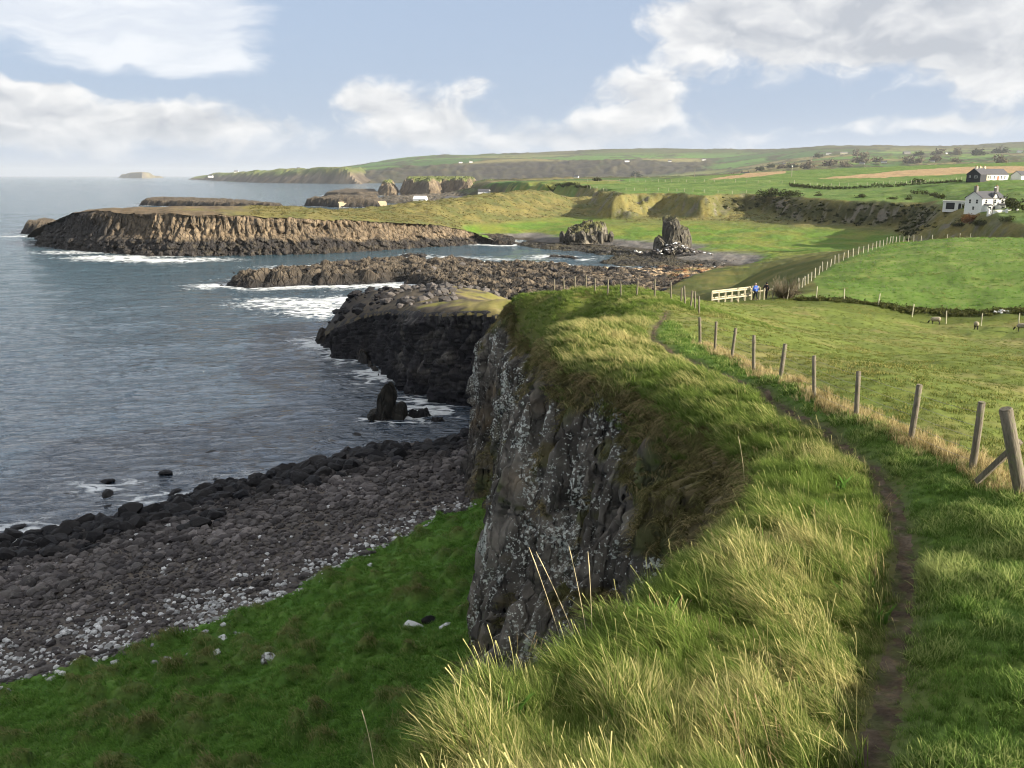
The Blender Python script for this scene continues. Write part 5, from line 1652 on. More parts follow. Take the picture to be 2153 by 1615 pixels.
def build_grass():
    rg = np.random.default_rng(23)
    C_rough = tuft_set('rough_tuft', [tuft('rough_tuft', m_bl_rough, 34, 0.27, 0.10, 0.0065, 0.75, 0.6, 40 + i, stems=(1 if i == 4 else 0)) for i in range(6)])
    m_bl_broad = mat_blade('broad_leaf', (0.040, 0.095, 0.018), (0.120, 0.230, 0.045), (0.24, 0.26, 0.08), 0.45)
    m_bl_dead = mat_blade('dead_stalk', (0.10, 0.070, 0.040), (0.17, 0.115, 0.065), (0.24, 0.17, 0.10), 0.1)
    C_broad = tuft_set('broad_tuft', [tuft('broad_tuft', m_bl_broad, 9, 0.20, 0.06, 0.030, 0.3, 1.1, 180 + i) for i in range(4)])
    C_dead = tuft_set('dead_tuft', [tuft('dead_tuft', m_bl_dead, 4, 0.26, 0.10, 0.004, 0.5, 0.5, 190 + i, stems=5) for i in range(4)])
    C_tall = tuft_set('tall_tuft', [tuft('tall_tuft', m_bl_rough, 26, 0.40, 0.07, 0.008, 0.55, 0.75, 195 + i, stems=2) for i in range(3)])
    C_rough_far = tuft_set('rough_tuft_far', [tuft('rough_tuft_far', m_bl_rough, 22, 0.30, 0.16, 0.016, 0.75, 0.6, 60 + i) for i in range(4)])
    C_lush = tuft_set('lush_tuft', [tuft('lush_tuft', m_bl_lush, 30, 0.15, 0.10, 0.008, 0.35, 1.1, 80 + i) for i in range(5)])
    C_lush_far = tuft_set('lush_tuft_far', [tuft('lush_tuft_far', m_bl_lush, 20, 0.16, 0.17, 0.017, 0.35, 1.0, 90 + i) for i in range(4)])
    C_straw = tuft_set('straw_tuft', [tuft('straw_tuft', m_bl_straw, 22, 0.30, 0.10, 0.009, 0.15, 0.45, 100 + i) for i in range(4)])
    C_hang = tuft_set('hang_tuft', [tuft('hang_tuft', m_bl_hang, 26, 0.42, 0.20, 0.022, 0.8, 0.5, 120 + i, droop=0.75) for i in range(5)])
    C_slope = tuft_set('slope_tuft', [tuft('slope_tuft', m_bl_slope, 24, 0.24, 0.22, 0.026, 0.6, 0.8, 140 + i) for i in range(4)])
    C_field = tuft_set('field_tuft', [tuft('field_tuft', m_bl_field, 22, 0.09, 0.15, 0.012, 0.4, 0.9, 160 + i) for i in range(4)])
    P0 = np.array([q[:2] for q in PATH])
    F0 = np.array([q[:2] for q in FENCE])

    def cand(n, u0, u1, y0, y1, rho):
        """points with density rho(r) per square metre"""
        Y = np.exp(rg.uniform(math.log(y0), math.log(y1), n)); U = rg.uniform(u0, u1, n)
        X = U * Y
        samp = n / ((u1 - u0) * math.log(y1 / y0)) / Y ** 2        # candidate density
        keep = rg.random(n) < np.minimum(rho(np.hypot(X, Y)) / samp, 1)
        return X[keep], Y[keep]

    WIND = 2.75          # radians: blades lean to the sea (left) and slightly away

    def emit(name, X, Y, Zv, coll, nvar, tint, label, size, spin=0.6, tilt=0.12, wind=WIND):
        n = len(X)
        rot = np.stack([rg.normal(0, tilt, n), rg.normal(0, tilt, n), wind + rg.normal(0, spin, n) + 1.1 * fbm(X / 2.4, Y / 2.4, 2, 2055)], 1)
        return scatter(name, np.stack([X, Y, Zv], 1), rot, size * rg.uniform(0.7, 1.3, n), tint, rg.integers(0, nvar, n), coll, label)

    # --- rough grass on the seaward side of the path
    for near in (True, False):
        if near:
            X, Y = cand(300000, -0.30, 0.62, 4.2, 22, lambda r: 1500 / r)
        else:
            X, Y = cand(200000, -0.02, 0.32, 21, 76, lambda r: 800 / r)
        h, sd = near_h(X, Y)
        xp = np.interp(Y, P0[:, 1], P0[:, 0]); pd = path_dist(X, Y)
        ok = (sd > -0.30) & (pd > 0.03 + 0.24 * rg.random(len(X)) ** 0.7) & ((X < xp) | (Y > 52)) & (X < np.interp(Y, [4, 50, 58, 76], [30, 30, 16, 6]))
        X, Y, h, sd, pd = X[ok], Y[ok], h[ok], sd[ok], pd[ok]
        n = fbm(X / 3.2, Y / 3.2, 3, 2001); n2 = fbm(X / 0.9, Y / 0.9, 2, 2003)
        tint = 0.12 + 0.50 * n + 0.25 * n2 + 0.38 * sstep(Y, 27, 33) * sstep(Y, 50, 44)
        tint = tint + 0.14 * sstep(Y, 15, 9)
        hump = sstep(Y, 50, 56)
        tint = tint - 0.12 * hump
        size = (0.75 + 0.45 * np.clip(n2 + 0.4, 0, 1)) * (1 - 0.55 * np.exp(-(pd / 0.38) ** 2))
        if near:
            size = size * (0.55 + 0.75 * np.clip(fbm(X / 0.7, Y / 0.7, 2, 2007) + 0.5, 0, 1))
            emit('rough_grass', X, Y, h - 0.02, C_rough, 6, tint, 'long wind-combed yellow green grass between path and cliff edge', size)
            k = rg.random(len(X)) < 0.030 * sstep(fbm(X / 1.1, Y / 1.1, 2, 2061), -0.2, 0.5)
            emit('broad_weeds', X[k], Y[k], h[k] - 0.02, C_broad, 4, tint[k], 'broad-leaved weeds among the cliff-edge grass', rg.uniform(0.7, 1.4, k.sum()), 3.0)['category'] = 'weeds'
            k = rg.random(len(X)) < 0.022 * sstep(fbm(X / 1.4, Y / 1.4, 2, 2063), -0.1, 0.6)
            emit('dead_stalks', X[k], Y[k], h[k] - 0.02, C_dead, 4, rg.random(k.sum()), 'brown dead flower stalks in the cliff-edge grass', rg.uniform(0.7, 1.4, k.sum()), 1.0)['category'] = 'weeds'
            k = rg.random(len(X)) < 0.05 * sstep(fbm(X / 0.9, Y / 0.9, 2, 2065), 0.05, 0.6)
            emit('tussock_grass', X[k], Y[k], h[k] - 0.02, C_tall, 3, tint[k] + 0.3, 'taller pale tussocks in the cliff-edge grass', rg.uniform(0.6, 1.1, k.sum()), 0.8)
        else:
            emit('knoll_grass', X, Y, h - 0.02, C_rough_far, 4, tint, 'straw and green grass on the knolls along the cliff edge', size * 0.95)
    # --- lush strip between path and fence
    for near in (True, False):
        if near:
            X, Y = cand(360000, 0.20, 1.50, 4.0, 20, lambda r: 1600 / r)
        else:
            X, Y = cand(110000, 0.10, 0.50, 19.5, 60, lambda r: 1000 / r)
        h, sd = near_h(X, Y)
        xp = np.interp(Y, P0[:, 1], P0[:, 0]); xf = np.interp(Y, F0[:, 1], F0[:, 0])
        xf = np.where(Y < F0[0, 1], F0[0, 0] + 3, xf)
        pd = path_dist(X, Y)
        ok = (X > xp) & (X < xf + 0.1) & (pd > 0.03 + 0.22 * rg.random(len(X)) ** 0.7)
        X, Y, h, pd = X[ok], Y[ok], h[ok], pd[ok]
        n = fbm(X / 1.6, Y / 1.6, 3, 2011)
        tint = 0.30 + 0.55 * n + 0.2 * fbm(X / 0.5, Y / 0.5, 2, 2015)
        size = (0.65 + 0.85 * np.clip(n + 0.5 * fbm(X / 0.6, Y / 0.6, 2, 2013) + 0.3, 0, 1.2)) * (1 - 0.55 * np.exp(-(pd / 0.36) ** 2))
        emit('lush_grass' if near else 'path_grass', X, Y, h - 0.015, C_lush if near else C_lush_far, 5 if near else 4, tint, 'short lush green grass between path and fence' if near else 'dark green grass along the farther path', size, 1.6)
    # --- straw along the fence
    fl = smooth_line([q[:2] for q in FENCE], 0.02)
    i = rg.integers(0, len(fl), 1700)
    X = fl[i, 0] + rg.normal(0.12, 0.20, len(i)); Y = fl[i, 1] + rg.normal(0, 0.1, len(i))
    h, sd = near_h(X, Y)
    emit('straw_grass', X, Y, h - 0.01, C_straw, 4, rg.random(len(i)), 'dry straw-coloured grass left uncut under the fence', rg.uniform(0.35, 0.9, len(i)), 1.5)
    # --- sheep-cropped field
    X, Y = cand(220000, 0.08, 0.85, 10, 90, lambda r: 330 / r)
    h, sd = near_h(X, Y)
    xf = np.interp(Y, F0[:, 1], F0[:, 0])
    ok = (X > xf + 0.15) & (Y > F0[0, 1] - (X - F0[0, 0]) * 0.5) & (Y < np.interp(X, [12, 28, 50, 65, 90], [70, 88, 84, 79, 76]))
    X, Y, h = X[ok], Y[ok], h[ok]
    n = fbm(X / 5, Y / 5, 3, 2021)
    emit('field_grass', X, Y, h - 0.01, C_field, 4, 0.25 + 0.5 * n, 'cropped yellow green field grass behind the fence', 0.9 + 0.5 * np.clip(n, -0.3, 1), 3.0)
    # --- greener pasture above the ditch
    X, Y = cand(120000, 0.25, 0.75, 76, 165, lambda r: 260 / r)
    h, sd = near_h(X, Y)
    ok = (Y > np.interp(X, [28, 50, 65, 90], [89, 85, 80, 77])) & (X > np.interp(Y, [88, 108, 138, 160], [33, 39, 58, 74]))
    X, Y, h = X[ok], Y[ok], h[ok]
    n = fbm(X / 4.0, Y / 2.2, 3, 10)
    emit('pasture_grass', X, Y, h - 0.01, C_slope, 4, 0.05 + 0.9 * np.clip(n, -0.2, 1), 'bright green tussocky pasture rising to the right', 0.55 + 0.5 * np.clip(n, 0, 1), 3.0)
    # --- the hummocky slope under the cliff
    X, Y = cand(200000, -0.80, 0.06, 20, 72, lambda r: 900 / r)
    h, gd = shore_h(X, Y)
    sd, _ = poly_sd(X, Y, NEAR_POLY)
    ok = (gd > 0.35) & (sd < -1.5)
    X, Y, h, gd = X[ok], Y[ok], h[ok], gd[ok]
    hum = fbm((X * 0.94 + Y * 0.34) / 1.9, (-X * 0.34 + Y * 0.94) / 1.2, 3, 12)
    emit('slope_grass', X, Y, h - 0.02, C_slope, 4, -0.02 + 0.3 * np.clip(hum, -0.1, 1) + 1.0 * hummock(X, Y) + 0.25 * fbm(X / 6, Y / 6, 2, 2031), 'soft green grass on the slope below the cliff', 0.75 + 0.5 * np.clip(hum, 0, 1), 0.7, wind=3.6)
    # --- coarse grass on the slopes of the bay
    n = 36000
    Y = np.exp(rg.uniform(math.log(340), math.log(600), n)); X = Y * rg.uniform(-0.30, 0.32, n)
    h, sd, hd, slope = mid_h(X, Y)
    ok = (h > 3.4) & (hd > 1.5) & (sd < 1.0) & (X > -160)
    X, Y, h, slope = X[ok], Y[ok], h[ok], slope[ok]
    gn = fbm(X / 12, Y / 12, 3, 2071)
    ok = rg.random(len(X)) < (0.30 + 0.6 * sstep(gn, -0.4, 0.5)) * np.where(h > 6.8, 0.8, 0.0)
    X, Y, h, gn = X[ok], Y[ok], h[ok], gn[ok]
    m_bay = mat_blade('bay_grass', (0.11, 0.108, 0.040), (0.150, 0.145, 0.050), (0.21, 0.18, 0.080), 0.35)
    C_bay = tuft_set('bay_tuft', [tuft('bay_tuft', m_bay, 14, 0.34, 0.60, 0.18, 0.4, 1.1, 210 + i) for i in range(4)])
    emit('bay_grass', X, Y, h - 0.05, C_bay, 4, 0.45 + 0.5 * gn, 'coarse tawny grass on the slopes round the cove', 0.8 + 0.4 * rg.random(len(X)), 3.0)
    # --- turf hanging over the cliff face
    me = CLIFF['o'].data
    nV = len(me.vertices)
    veg = np.zeros(nV, np.float32); me.attributes['veg'].data.foreach_get('value', veg)
    V = np.zeros(nV * 3, np.float32); me.vertices.foreach_get('co', V); V = V.reshape(-1, 3)
    N = np.zeros(nV * 3, np.float32); me.vertices.foreach_get('normal', N); N = N.reshape(-1, 3)
    w = np.clip(veg - 0.4, 0, 1) * (V[:, 1] > 14) * (V[:, 1] < 84)
    pick = rg.choice(nV, 5200, replace=False, p=w / w.sum())
    X, Y, Zv = V[pick, 0] + N[pick, 0] * 0.02, V[pick, 1] + N[pick, 1] * 0.02, V[pick, 2]
    head = np.arctan2(N[pick, 1], N[pick, 0])
    # and from the drooping edge of the turf itself
    bi = rg.integers(0, len(BRINK_S) - 1, 4200)
    tg = BRINK_S[bi + 1] - BRINK_S[bi]
    tg /= np.linalg.norm(tg, axis=1)[:, None]
    sn = np.stack([-tg[:, 1], tg[:, 0]], 1)
    q = BRINK_S[bi] + sn * rg.uniform(-0.25, 0.22, (len(bi), 1))
    hq, sq = near_h(q[:, 0], q[:, 1])
    ok = (q[:, 1] > 12) & (q[:, 1] < 84)
    X = np.concatenate([X, q[ok, 0]]); Y = np.concatenate([Y, q[ok, 1]]); Zv = np.concatenate([Zv, hq[ok]])
    head = np.concatenate([head, np.arctan2(sn[ok, 1], sn[ok, 0])])
    n = len(X)
    rot = np.stack([rg.normal(0, 0.15, n), rg.normal(0.35, 0.2, n), head + rg.normal(0, 0.4, n)], 1)
    gn = fbm(X / 2.0 + Zv / 3, Y / 2.0, 3, 2041)
    scatter('hanging_grass', np.stack([X, Y, Zv], 1), rot, rg.uniform(0.45, 1.15, n), 0.35 + 0.6 * gn, rg.integers(0, 5, n), C_hang, 'brown and olive grass hanging down the upper cliff face')
    # --- tall dry stalks at the cliff edge
    m_stalk = mat_plain('dry_stalk', (0.55, 0.46, 0.26), 0.7)
    VV, FF = [], []
    base = 0
    for (px0, py0, px1, py1, d) in ((1200, 1420, 1112, 1150, 9.2), (1232, 1400, 1127, 1160, 9.3), (1243, 1400, 1196, 1148, 9.2), (1245, 1410, 1236, 1160, 9.1), (1150, 1400, 1100, 1330, 9.0), (790, 1640, 760, 1492, 6.6), (1565, 1010, 1552, 916, 17.0), (1100, 1440, 1068, 1380, 8.6)):
        p0, p1 = np.array(at_y(px0, py0, d)), np.array(at_y(px1, py1, d + 0.35))
        mid = (p0 + p1) / 2 + np.array([0.03, 0, 0.05])
        for k, t in enumerate(np.linspace(0, 1, 9)):
            q = (1 - t) ** 2 * p0 + 2 * t * (1 - t) * mid + t * t * p1
            rr = 0.0042 * (1 - 0.4 * t) + (0.004 if t > 0.8 and t < 1 else 0)
            for a in range(4):
                VV.append(q + rr * np.array([math.cos(a * 1.571), math.sin(a * 1.571), 0]))
            if k:
                for a in range(4):
                    FF.append((base - 4 + a, base - 4 + (a + 1) % 4, base + (a + 1) % 4, base + a))
            base += 4
    me = raw_mesh('dry_stalks', np.array(VV), np.array(FF))
    me.materials.append(m_stalk)
    link('dry_stalks', me, label='tall bleached grass stalks standing at the cliff edge', kind='stuff', cat='grass')
# ================================================================== BUILT THINGS
def box_mesh(bm, x0, x1, y0, y1, z0, z1, M=None):
    vs_ = [bm.verts.new(p) for p in ((x0, y0, z0), (x1, y0, z0), (x1, y1, z0), (x0, y1, z0), (x0, y0, z1), (x1, y0, z1), (x1, y1, z1), (x0, y1, z1))]
    for f in ((3, 2, 1, 0), (4, 5, 6, 7), (0, 1, 5, 4), (1, 2, 6, 5), (2, 3, 7, 6), (3, 0, 4, 7)):
        bm.faces.new([vs_[i] for i in f])
    if M is not None:
        bmesh.ops.transform(bm, matrix=M, verts=vs_)
    return vs_


def bm_obj(name, bm, mat, parent=None, loc=None, bevel=0.0, **k):
    if bevel:
        bmesh.ops.bevel(bm, geom=list(bm.edges), offset=bevel, segments=1, affect='EDGES')
    bmesh.ops.recalc_face_normals(bm, faces=bm.faces)
    me = bpy.data.meshes.new(name)
    bm.to_mesh(me)
    bm.free()
    me.materials.append(mat)
    return link(name, me, parent, loc, **k)


def box(name, dims, mat, parent=None, loc=None, bevel=0.0, **k):
    bm = bmesh.new()
    box_mesh(bm, *dims)
    return bm_obj(name, bm, mat, parent, loc, bevel, **k)


def tube(bm, p0, p1, r0, r1, seg=8, wob=0.0, rings=1):
    p0, p1 = Vector(p0), Vector(p1)
    d = (p1 - p0).normalized()
    a = d.orthogonal().normalized()
    c = d.cross(a)
    prev = None
    for k in range(rings + 1):
        t = k / rings
        q = p0.lerp(p1, t)
        r = r0 + (r1 - r0) * t
        off = Vector((random.uniform(-wob, wob), random.uniform(-wob, wob), 0)) if 0 < k < rings else Vector()
        ring = [bm.verts.new(q + off + (a * math.cos(6.28319 * i / seg) + c * math.sin(6.28319 * i / seg)) * r) for i in range(seg)]
        if prev:
            for i in range(seg):
                bm.faces.new((prev[i], prev[(i + 1) % seg], ring[(i + 1) % seg], ring[i]))
        else:
            bm.faces.new(ring[::-1])
        prev = ring
    bm.faces.new(prev)


m_post, b = new_mat('weathered_post')
tcn = b.n('ShaderNodeTexCoord').outputs['Object']
rnd = b.n('ShaderNodeObjectInfo').outputs['Random']
g1 = b.noise(b.v('MULTIPLY', tcn, (14, 14, 1.6)), 3.0, 5, 0.65).outputs['Fac']
g2 = b.noise(tcn, 9.0, 4, 0.6).outputs['Fac']
c = b.mix(b.sstep(g1, 0.3, 0.7), (0.095, 0.078, 0.052), (0.23, 0.20, 0.145))
c = b.mix(b.sstep(g2, 0.52, 0.68), c, (0.155, 0.165, 0.075))
c = b.mix(b.m('MULTIPLY', rnd, 0.35), c, (0.12, 0.10, 0.07))
p = b.n('ShaderNodeBsdfPrincipled', {'Base Color': c, 'Roughness': 0.9, 'Normal': b.n('ShaderNodeBump', {'Height': g1, 'Strength': 0.8, 'Distance': 0.02}).outputs[0]})
finish(b, p.outputs[0])
m_pale_post = mat_plain('pale_post', (0.50, 0.46, 0.34), 0.8, 0.25, 6.0)
m_wire = mat_plain('fence_wire', (0.20, 0.20, 0.19), 0.5, metallic=0.6)
m_rail = mat_plain('new_timber', (0.46, 0.41, 0.28), 0.8, 0.3, 5.0)


def post_mesh(name, r, h, mat, seg=10, sink=0.35):
    bm = bmesh.new()
    tube(bm, (0, 0, -sink), (0, 0, h - 0.02), r, r * 0.96, seg, r * 0.05, 4)
    tube(bm, (0, 0, h - 0.021), (0, 0, h), r * 0.95, r * 0.80, seg)
    bmesh.ops.recalc_face_normals(bm, faces=bm.faces)
    me = bpy.data.meshes.new(name)
    bm.to_mesh(me)
    bm.free()
    for pl in me.polygons:
        pl.use_smooth = abs(pl.normal.z) < 0.7
    me.materials.append(mat)
    return me


def make_fence(label, pts, zf, me, h, wires=(0.35, 0.65, 0.95), lean=0.05, scale=(0.9, 1.12), group=None, name='wire_fence', wr=0.003, cat='fence'):
    """fence thing: an empty, one child per post, one child per wire strand"""
    o = link(name, None, loc=(pts[0][0], pts[0][1], zf(*pts[0][:2])), label=label, cat=cat, group=group)
    tops = []
    for x, y in [q[:2] for q in pts]:
        z = zf(x, y)
        s = random.uniform(*scale)
        ps = link('post', me, o, (x - o.location.x, y - o.location.y, z - o.location.z))
        lx, ly = random.gauss(0, lean), random.gauss(0, lean)
        ps.rotation_euler = (lx, ly, random.uniform(0, 6.28))
        ps.scale = (random.uniform(0.88, 1.12),) * 2 + (s,)
        tops.append(Vector((x, y, z)) - o.location)
    for wv in wires:
        bm = bmesh.new()
        for a, c in zip(tops[:-1], tops[1:]):
            mid = (a + c) / 2 - Vector((0, 0, 0.02))
            for u, v in ((a, mid), (mid, c)):
                tube(bm, u + Vector((0, 0, wv * h)), v + Vector((0, 0, wv * h)), wr, wr, 4)
        bm_obj('wire', bm, m_wire, o)
    return o


def ground_hit(px, py, hf, y0, y1, n=400):
    """survey: march along a bearing until it meets the ground"""
    x, y, d = ray(px, py)
    Yv = np.exp(np.linspace(math.log(y0), math.log(y1), n))
    X = Yv * x / y
    line = EYE + Yv * d / y
    g = hf(X, Yv)
    below = np.nonzero(g >= line)[0]
    i = below[0] if len(below) else int(np.argmin(line - g))
    return float(X[i]), float(Yv[i]), float(g[i])


def up_only(x, y):
    return up_h(np.asarray(x, float), np.asarray(y, float))


def mid_only(x, y):
    return mid_h(np.asarray(x, float), np.asarray(y, float))[0]


def land_z(x, y):
    """height of whatever ground stands at x, y beyond the near pasture"""
    X, Yv = np.array([float(x)]), np.array([float(y)])
    return float(mid_only(X, Yv)[0]) if y < 880 else float(coast_drop(X, Yv, up_h(X, Yv))[0][0])


def build_fences():
    me = post_mesh('fence_post', 0.062, 1.18, m_post)
    pale = post_mesh('pale_fence_post', 0.05, 1.12, m_pale_post, 8)
    # path fence: corner strainer, strut and stakes
    F = make_fence('weathered wire fence with round stakes beside the cliff path', FENCE[1:], near_z, me, 1.15, wires=(0.12, 0.3, 0.5, 0.7, 0.92), wr=0.004)
    bx, by, bz = FENCE[0]
    st = link('post', post_mesh('strainer_post', 0.105, 1.55, m_post, 14), F, (bx - F.location.x, by - F.location.y, near_z(bx, by) - F.location.z), label='thick leaning corner post with a strut')
    st.rotation_euler = (0.0, -0.30, 0.0)
    bm = bmesh.new()
    a, c = Vector((-0.40, 0.62, 0.02)), Vector((-0.12, 0.05, 0.92))
    d = (c - a)
    M = Matrix.Translation(a) @ d.to_track_quat('Z', 'Y').to_matrix().to_4x4()
    box_mesh(bm, -0.045, 0.045, -0.045, 0.045, 0, d.length, M)
    bm_obj('strut', bm, m_post, F, st.location, 0.006)
    # continuation round the knoll
    pts = [at_z(px, py, z)[:2] for px, py, z in ((1470, 662, 21.6), (1461, 655, 21.5), (1452, 650, 21.5), (1440, 645, 21.5), (1432, 640, 21.5))] + [at_y(px, 640, Y)[:2] for px, Y in ((1411, 59), (1376, 60.5), (1338, 62), (1305, 63.5), (1277, 65), (1250, 66.5), (1231, 68), (1208, 69.5), (1186, 71), (1165, 72.5))]
    make_fence('line of thin stakes running behind the grassy hump to the left', pts, near_z, me, 1.15)
    # pasture fence climbing to the right
    top = [(1680, 605), (1700, 588), (1720, 575), (1748, 560), (1775, 548), (1800, 539), (1830, 529), (1860, 518), (1890, 508), (1925, 501), (1960, 498), (2000, 497), (2040, 496)]
    P = []
    for px, py in top:
        x, y, z = at_z(px, py, np.interp(px, [1680, 1750, 1850, 2000], [17.7, 18.1, 18.8, 19.4]))
        P.append((x, y))
    L = smooth_line(P, 2.4)
    make_fence('long post fence climbing the seaward edge of the green pasture', [tuple(q) for q in L], near_z, pale, 1.1, scale=(0.95, 1.15))
    # ditch fence between the two fields
    D = [at_z(px, py, z)[:2] for px, py, z in ((1655, 632, 17.6), (1715, 638, 17.4), (1774, 644, 17.2), (1845, 651, 17.0), (1918, 661, 16.9), (1990, 672, 16.7), (2063, 681, 16.6), (2140, 693, 16.5), (2215, 700, 16.5))]
    make_fence('sparse wire fence along the ditch between the two fields', D, near_z, pale, 1.1, scale=(1.05, 1.3))
    # far fences
    def far_line(rows, spacing):
        return [tuple(q) for q in smooth_line([ground_hit(px, py, mid_only, 400, 900)[:2] for px, py in rows], spacing)]
    fm = post_mesh('far_fence_post', 0.11, 1.9, m_pale_post, 6)
    make_fence('row of pale posts along the far edge of the cliff-top field', far_line(((1235, 383), (1330, 382), (1450, 383), (1560, 384), (1670, 386)), 9.0), land_z, fm, 1.6, (0.8,), wr=0.01)
    make_fence('row of pale posts beside the dark hedge below the black house', far_line(((1690, 391), (1760, 391), (1840, 389), (1920, 386), (2020, 381)), 5.5), land_z, fm, 1.6, (0.8,), wr=0.01)
    make_fence('pale posts along the brink above the sunlit bank', far_line(((1235, 396), (1310, 400), (1400, 402), (1480, 406), (1600, 407)), 8.0), land_z, fm, 1.4, (0.8,), wr=0.01)


def build_gate():
    g = link('timber_railing', None, loc=(0, 0, 0), label='pale new timber railing and gate where the path leaves the field', cat='railing')
    def G(px, Y=None):
        x, y, _ = at_y(px, 633, Y)
        return Vector((x, y, near_z(x, y)))
    A, B = G(1497, 84.0), G(1579, 87.0)
    g.location = A
    def beam(name, p, q, w, h):
        bm = bmesh.new()
        d = q - p
        M = Matrix.Translation(p - A) @ d.to_track_quat('X', 'Z').to_matrix().to_4x4()
        box_mesh(bm, 0, d.length, -w / 2, w / 2, -h / 2, h / 2, M)
        return bm_obj(name, bm, m_rail, g, None, 0.004)
    n = 7
    for off in (Vector((0, 0, 0)), Vector((0.25, 1.25, 0))):
        for i in range(n):
            t = i / (n - 1)
            p = A.lerp(B, t) + off
            p.z = near_z(p.x, p.y)
            beam('post', p - Vector((0, 0, 0.3)), p + Vector((0, 0, 1.2)), 0.11, 0.11)
        for hz in (0.45, 1.12):
            p, q = A + off, B + off
            p = p + Vector((0, 0, hz)); q = q + Vector((0, 0, hz + 0.05))
            beam('rail', p, q, 0.05, 0.13)
    beam('brace', B + Vector((-1.6, -0.1, 0.05)), B + Vector((0, -0.1, 0.9)), 0.06, 0.12)
    C, D = G(1597, 87.5), G(1624, 88.5)
    for p in (C, D, G(1606, 87.0)):
        beam('post', p - Vector((0, 0, 0.3)), p + Vector((0, 0, 1.25)), 0.11, 0.11)
    beam('rail', B + Vector((0.3, 0.5, 0.75)), D + Vector((0, 0, 0.95)), 0.05, 0.14)
    beam('rail', B + Vector((0.3, 0.9, 1.25)), C + Vector((0, 0.4, 1.25)), 0.05, 0.2)


m_white = mat_plain('white_render', (0.78, 0.77, 0.73), 0.85, 0.06, 1.5)
m_cream = mat_plain('cream_render', (0.55, 0.50, 0.36), 0.85, 0.08, 1.5)
m_black = mat_plain('black_cladding', (0.020, 0.022, 0.028), 0.7, 0.2, 2.0)
m_slate = mat_plain('slate', (0.085, 0.085, 0.092), 0.65, 0.25, 1.2)
m_pane = mat_plain('window_glass', (0.02, 0.025, 0.03), 0.1, spec=0.6)
m_dark = mat_plain('dark_door', (0.015, 0.015, 0.017), 0.6)
m_red = mat_plain('brick_red', (0.33, 0.12, 0.06), 0.8, 0.15)
m_chim = mat_plain('chimney_stone', (0.20, 0.19, 0.17), 0.9, 0.2)
m_pier = mat_plain('harbour_concrete', (0.36, 0.30, 0.20), 0.9, 0.2, 0.3)


def gable_walls(L, W, eave, ridge):
    """long axis X, gables at both ends"""
    bm = bmesh.new()
    v = [bm.verts.new(p) for p in ((-L / 2, -W / 2, -1), (L / 2, -W / 2, -1), (L / 2, W / 2, -1), (-L / 2, W / 2, -1), (-L / 2, -W / 2, eave), (L / 2, -W / 2, eave), (L / 2, W / 2, eave), (-L / 2, W / 2, eave), (-L / 2, 0, ridge), (L / 2, 0, ridge))]
    for f in ((0, 1, 5, 4), (2, 3, 7, 6), (1, 2, 6, 9, 5), (3, 0, 4, 8, 7), (4, 5, 9, 8), (6, 7, 8, 9)):
        bm.faces.new([v[i] for i in f])
    return bm


def gable_roof(L, W, eave, ridge, over=0.3, th=0.16):
    bm = bmesh.new()
    k = (ridge - eave) / (W / 2)
    for s in (-1, 1):
        y1 = s * (W / 2 + over)
        z1 = eave - k * over
        pts = [(-L / 2 - over, 0, ridge + 0.02), (L / 2 + over, 0, ridge + 0.02), (L / 2 + over, y1, z1 + 0.02), (-L / 2 - over, y1, z1 + 0.02)]
        lo = [bm.verts.new(p) for p in pts]
        hi = [bm.verts.new((p[0], p[1], p[2] + th)) for p in pts]
        bm.faces.new(lo); bm.faces.new(hi)
        for i in range(4):
            bm.faces.new((lo[i], lo[(i + 1) % 4], hi[(i + 1) % 4], hi[i]))
    return bm


def window(parent, x, y, z, w, h, axis, side, fm=None):
    """frame proud of the wall by 4 cm, pane 2 cm behind the frame face"""
    fm = fm or m_white
    e = 0.09
    def B(u0, u1, z0, z1, d0, d1):
        return (x + u0, x + u1, min(y + side * d0, y + side * d1), max(y + side * d0, y + side * d1), z + z0, z + z1) if axis == 'y' else (min(x + side * d0, x + side * d1), max(x + side * d0, x + side * d1), y + u0, y + u1, z + z0, z + z1)
    f = box('window', B(-w / 2 - e, w / 2 + e, -e, h + e, -0.05, 0.03), fm, parent)
    box('pane', B(-w / 2, w / 2, 0, h, -0.05, 0.045), m_pane, f)
    box('glazing_bar', B(-w / 2, w / 2, h / 2 - 0.04, h / 2 + 0.04, 0.0, 0.06), fm, f)
    return f


def chimney(parent, x, y, z0, z1, w=0.9, d=0.7, m=None):
    c = box('chimney', (x - d / 2, x + d / 2, y - w / 2, y + w / 2, z0, z1), m or m_chim, parent)
    box('pot', (x - 0.12, x + 0.12, y - 0.12, y + 0.12, z1 - 0.02, z1 + 0.45), m_red, c)
    return c


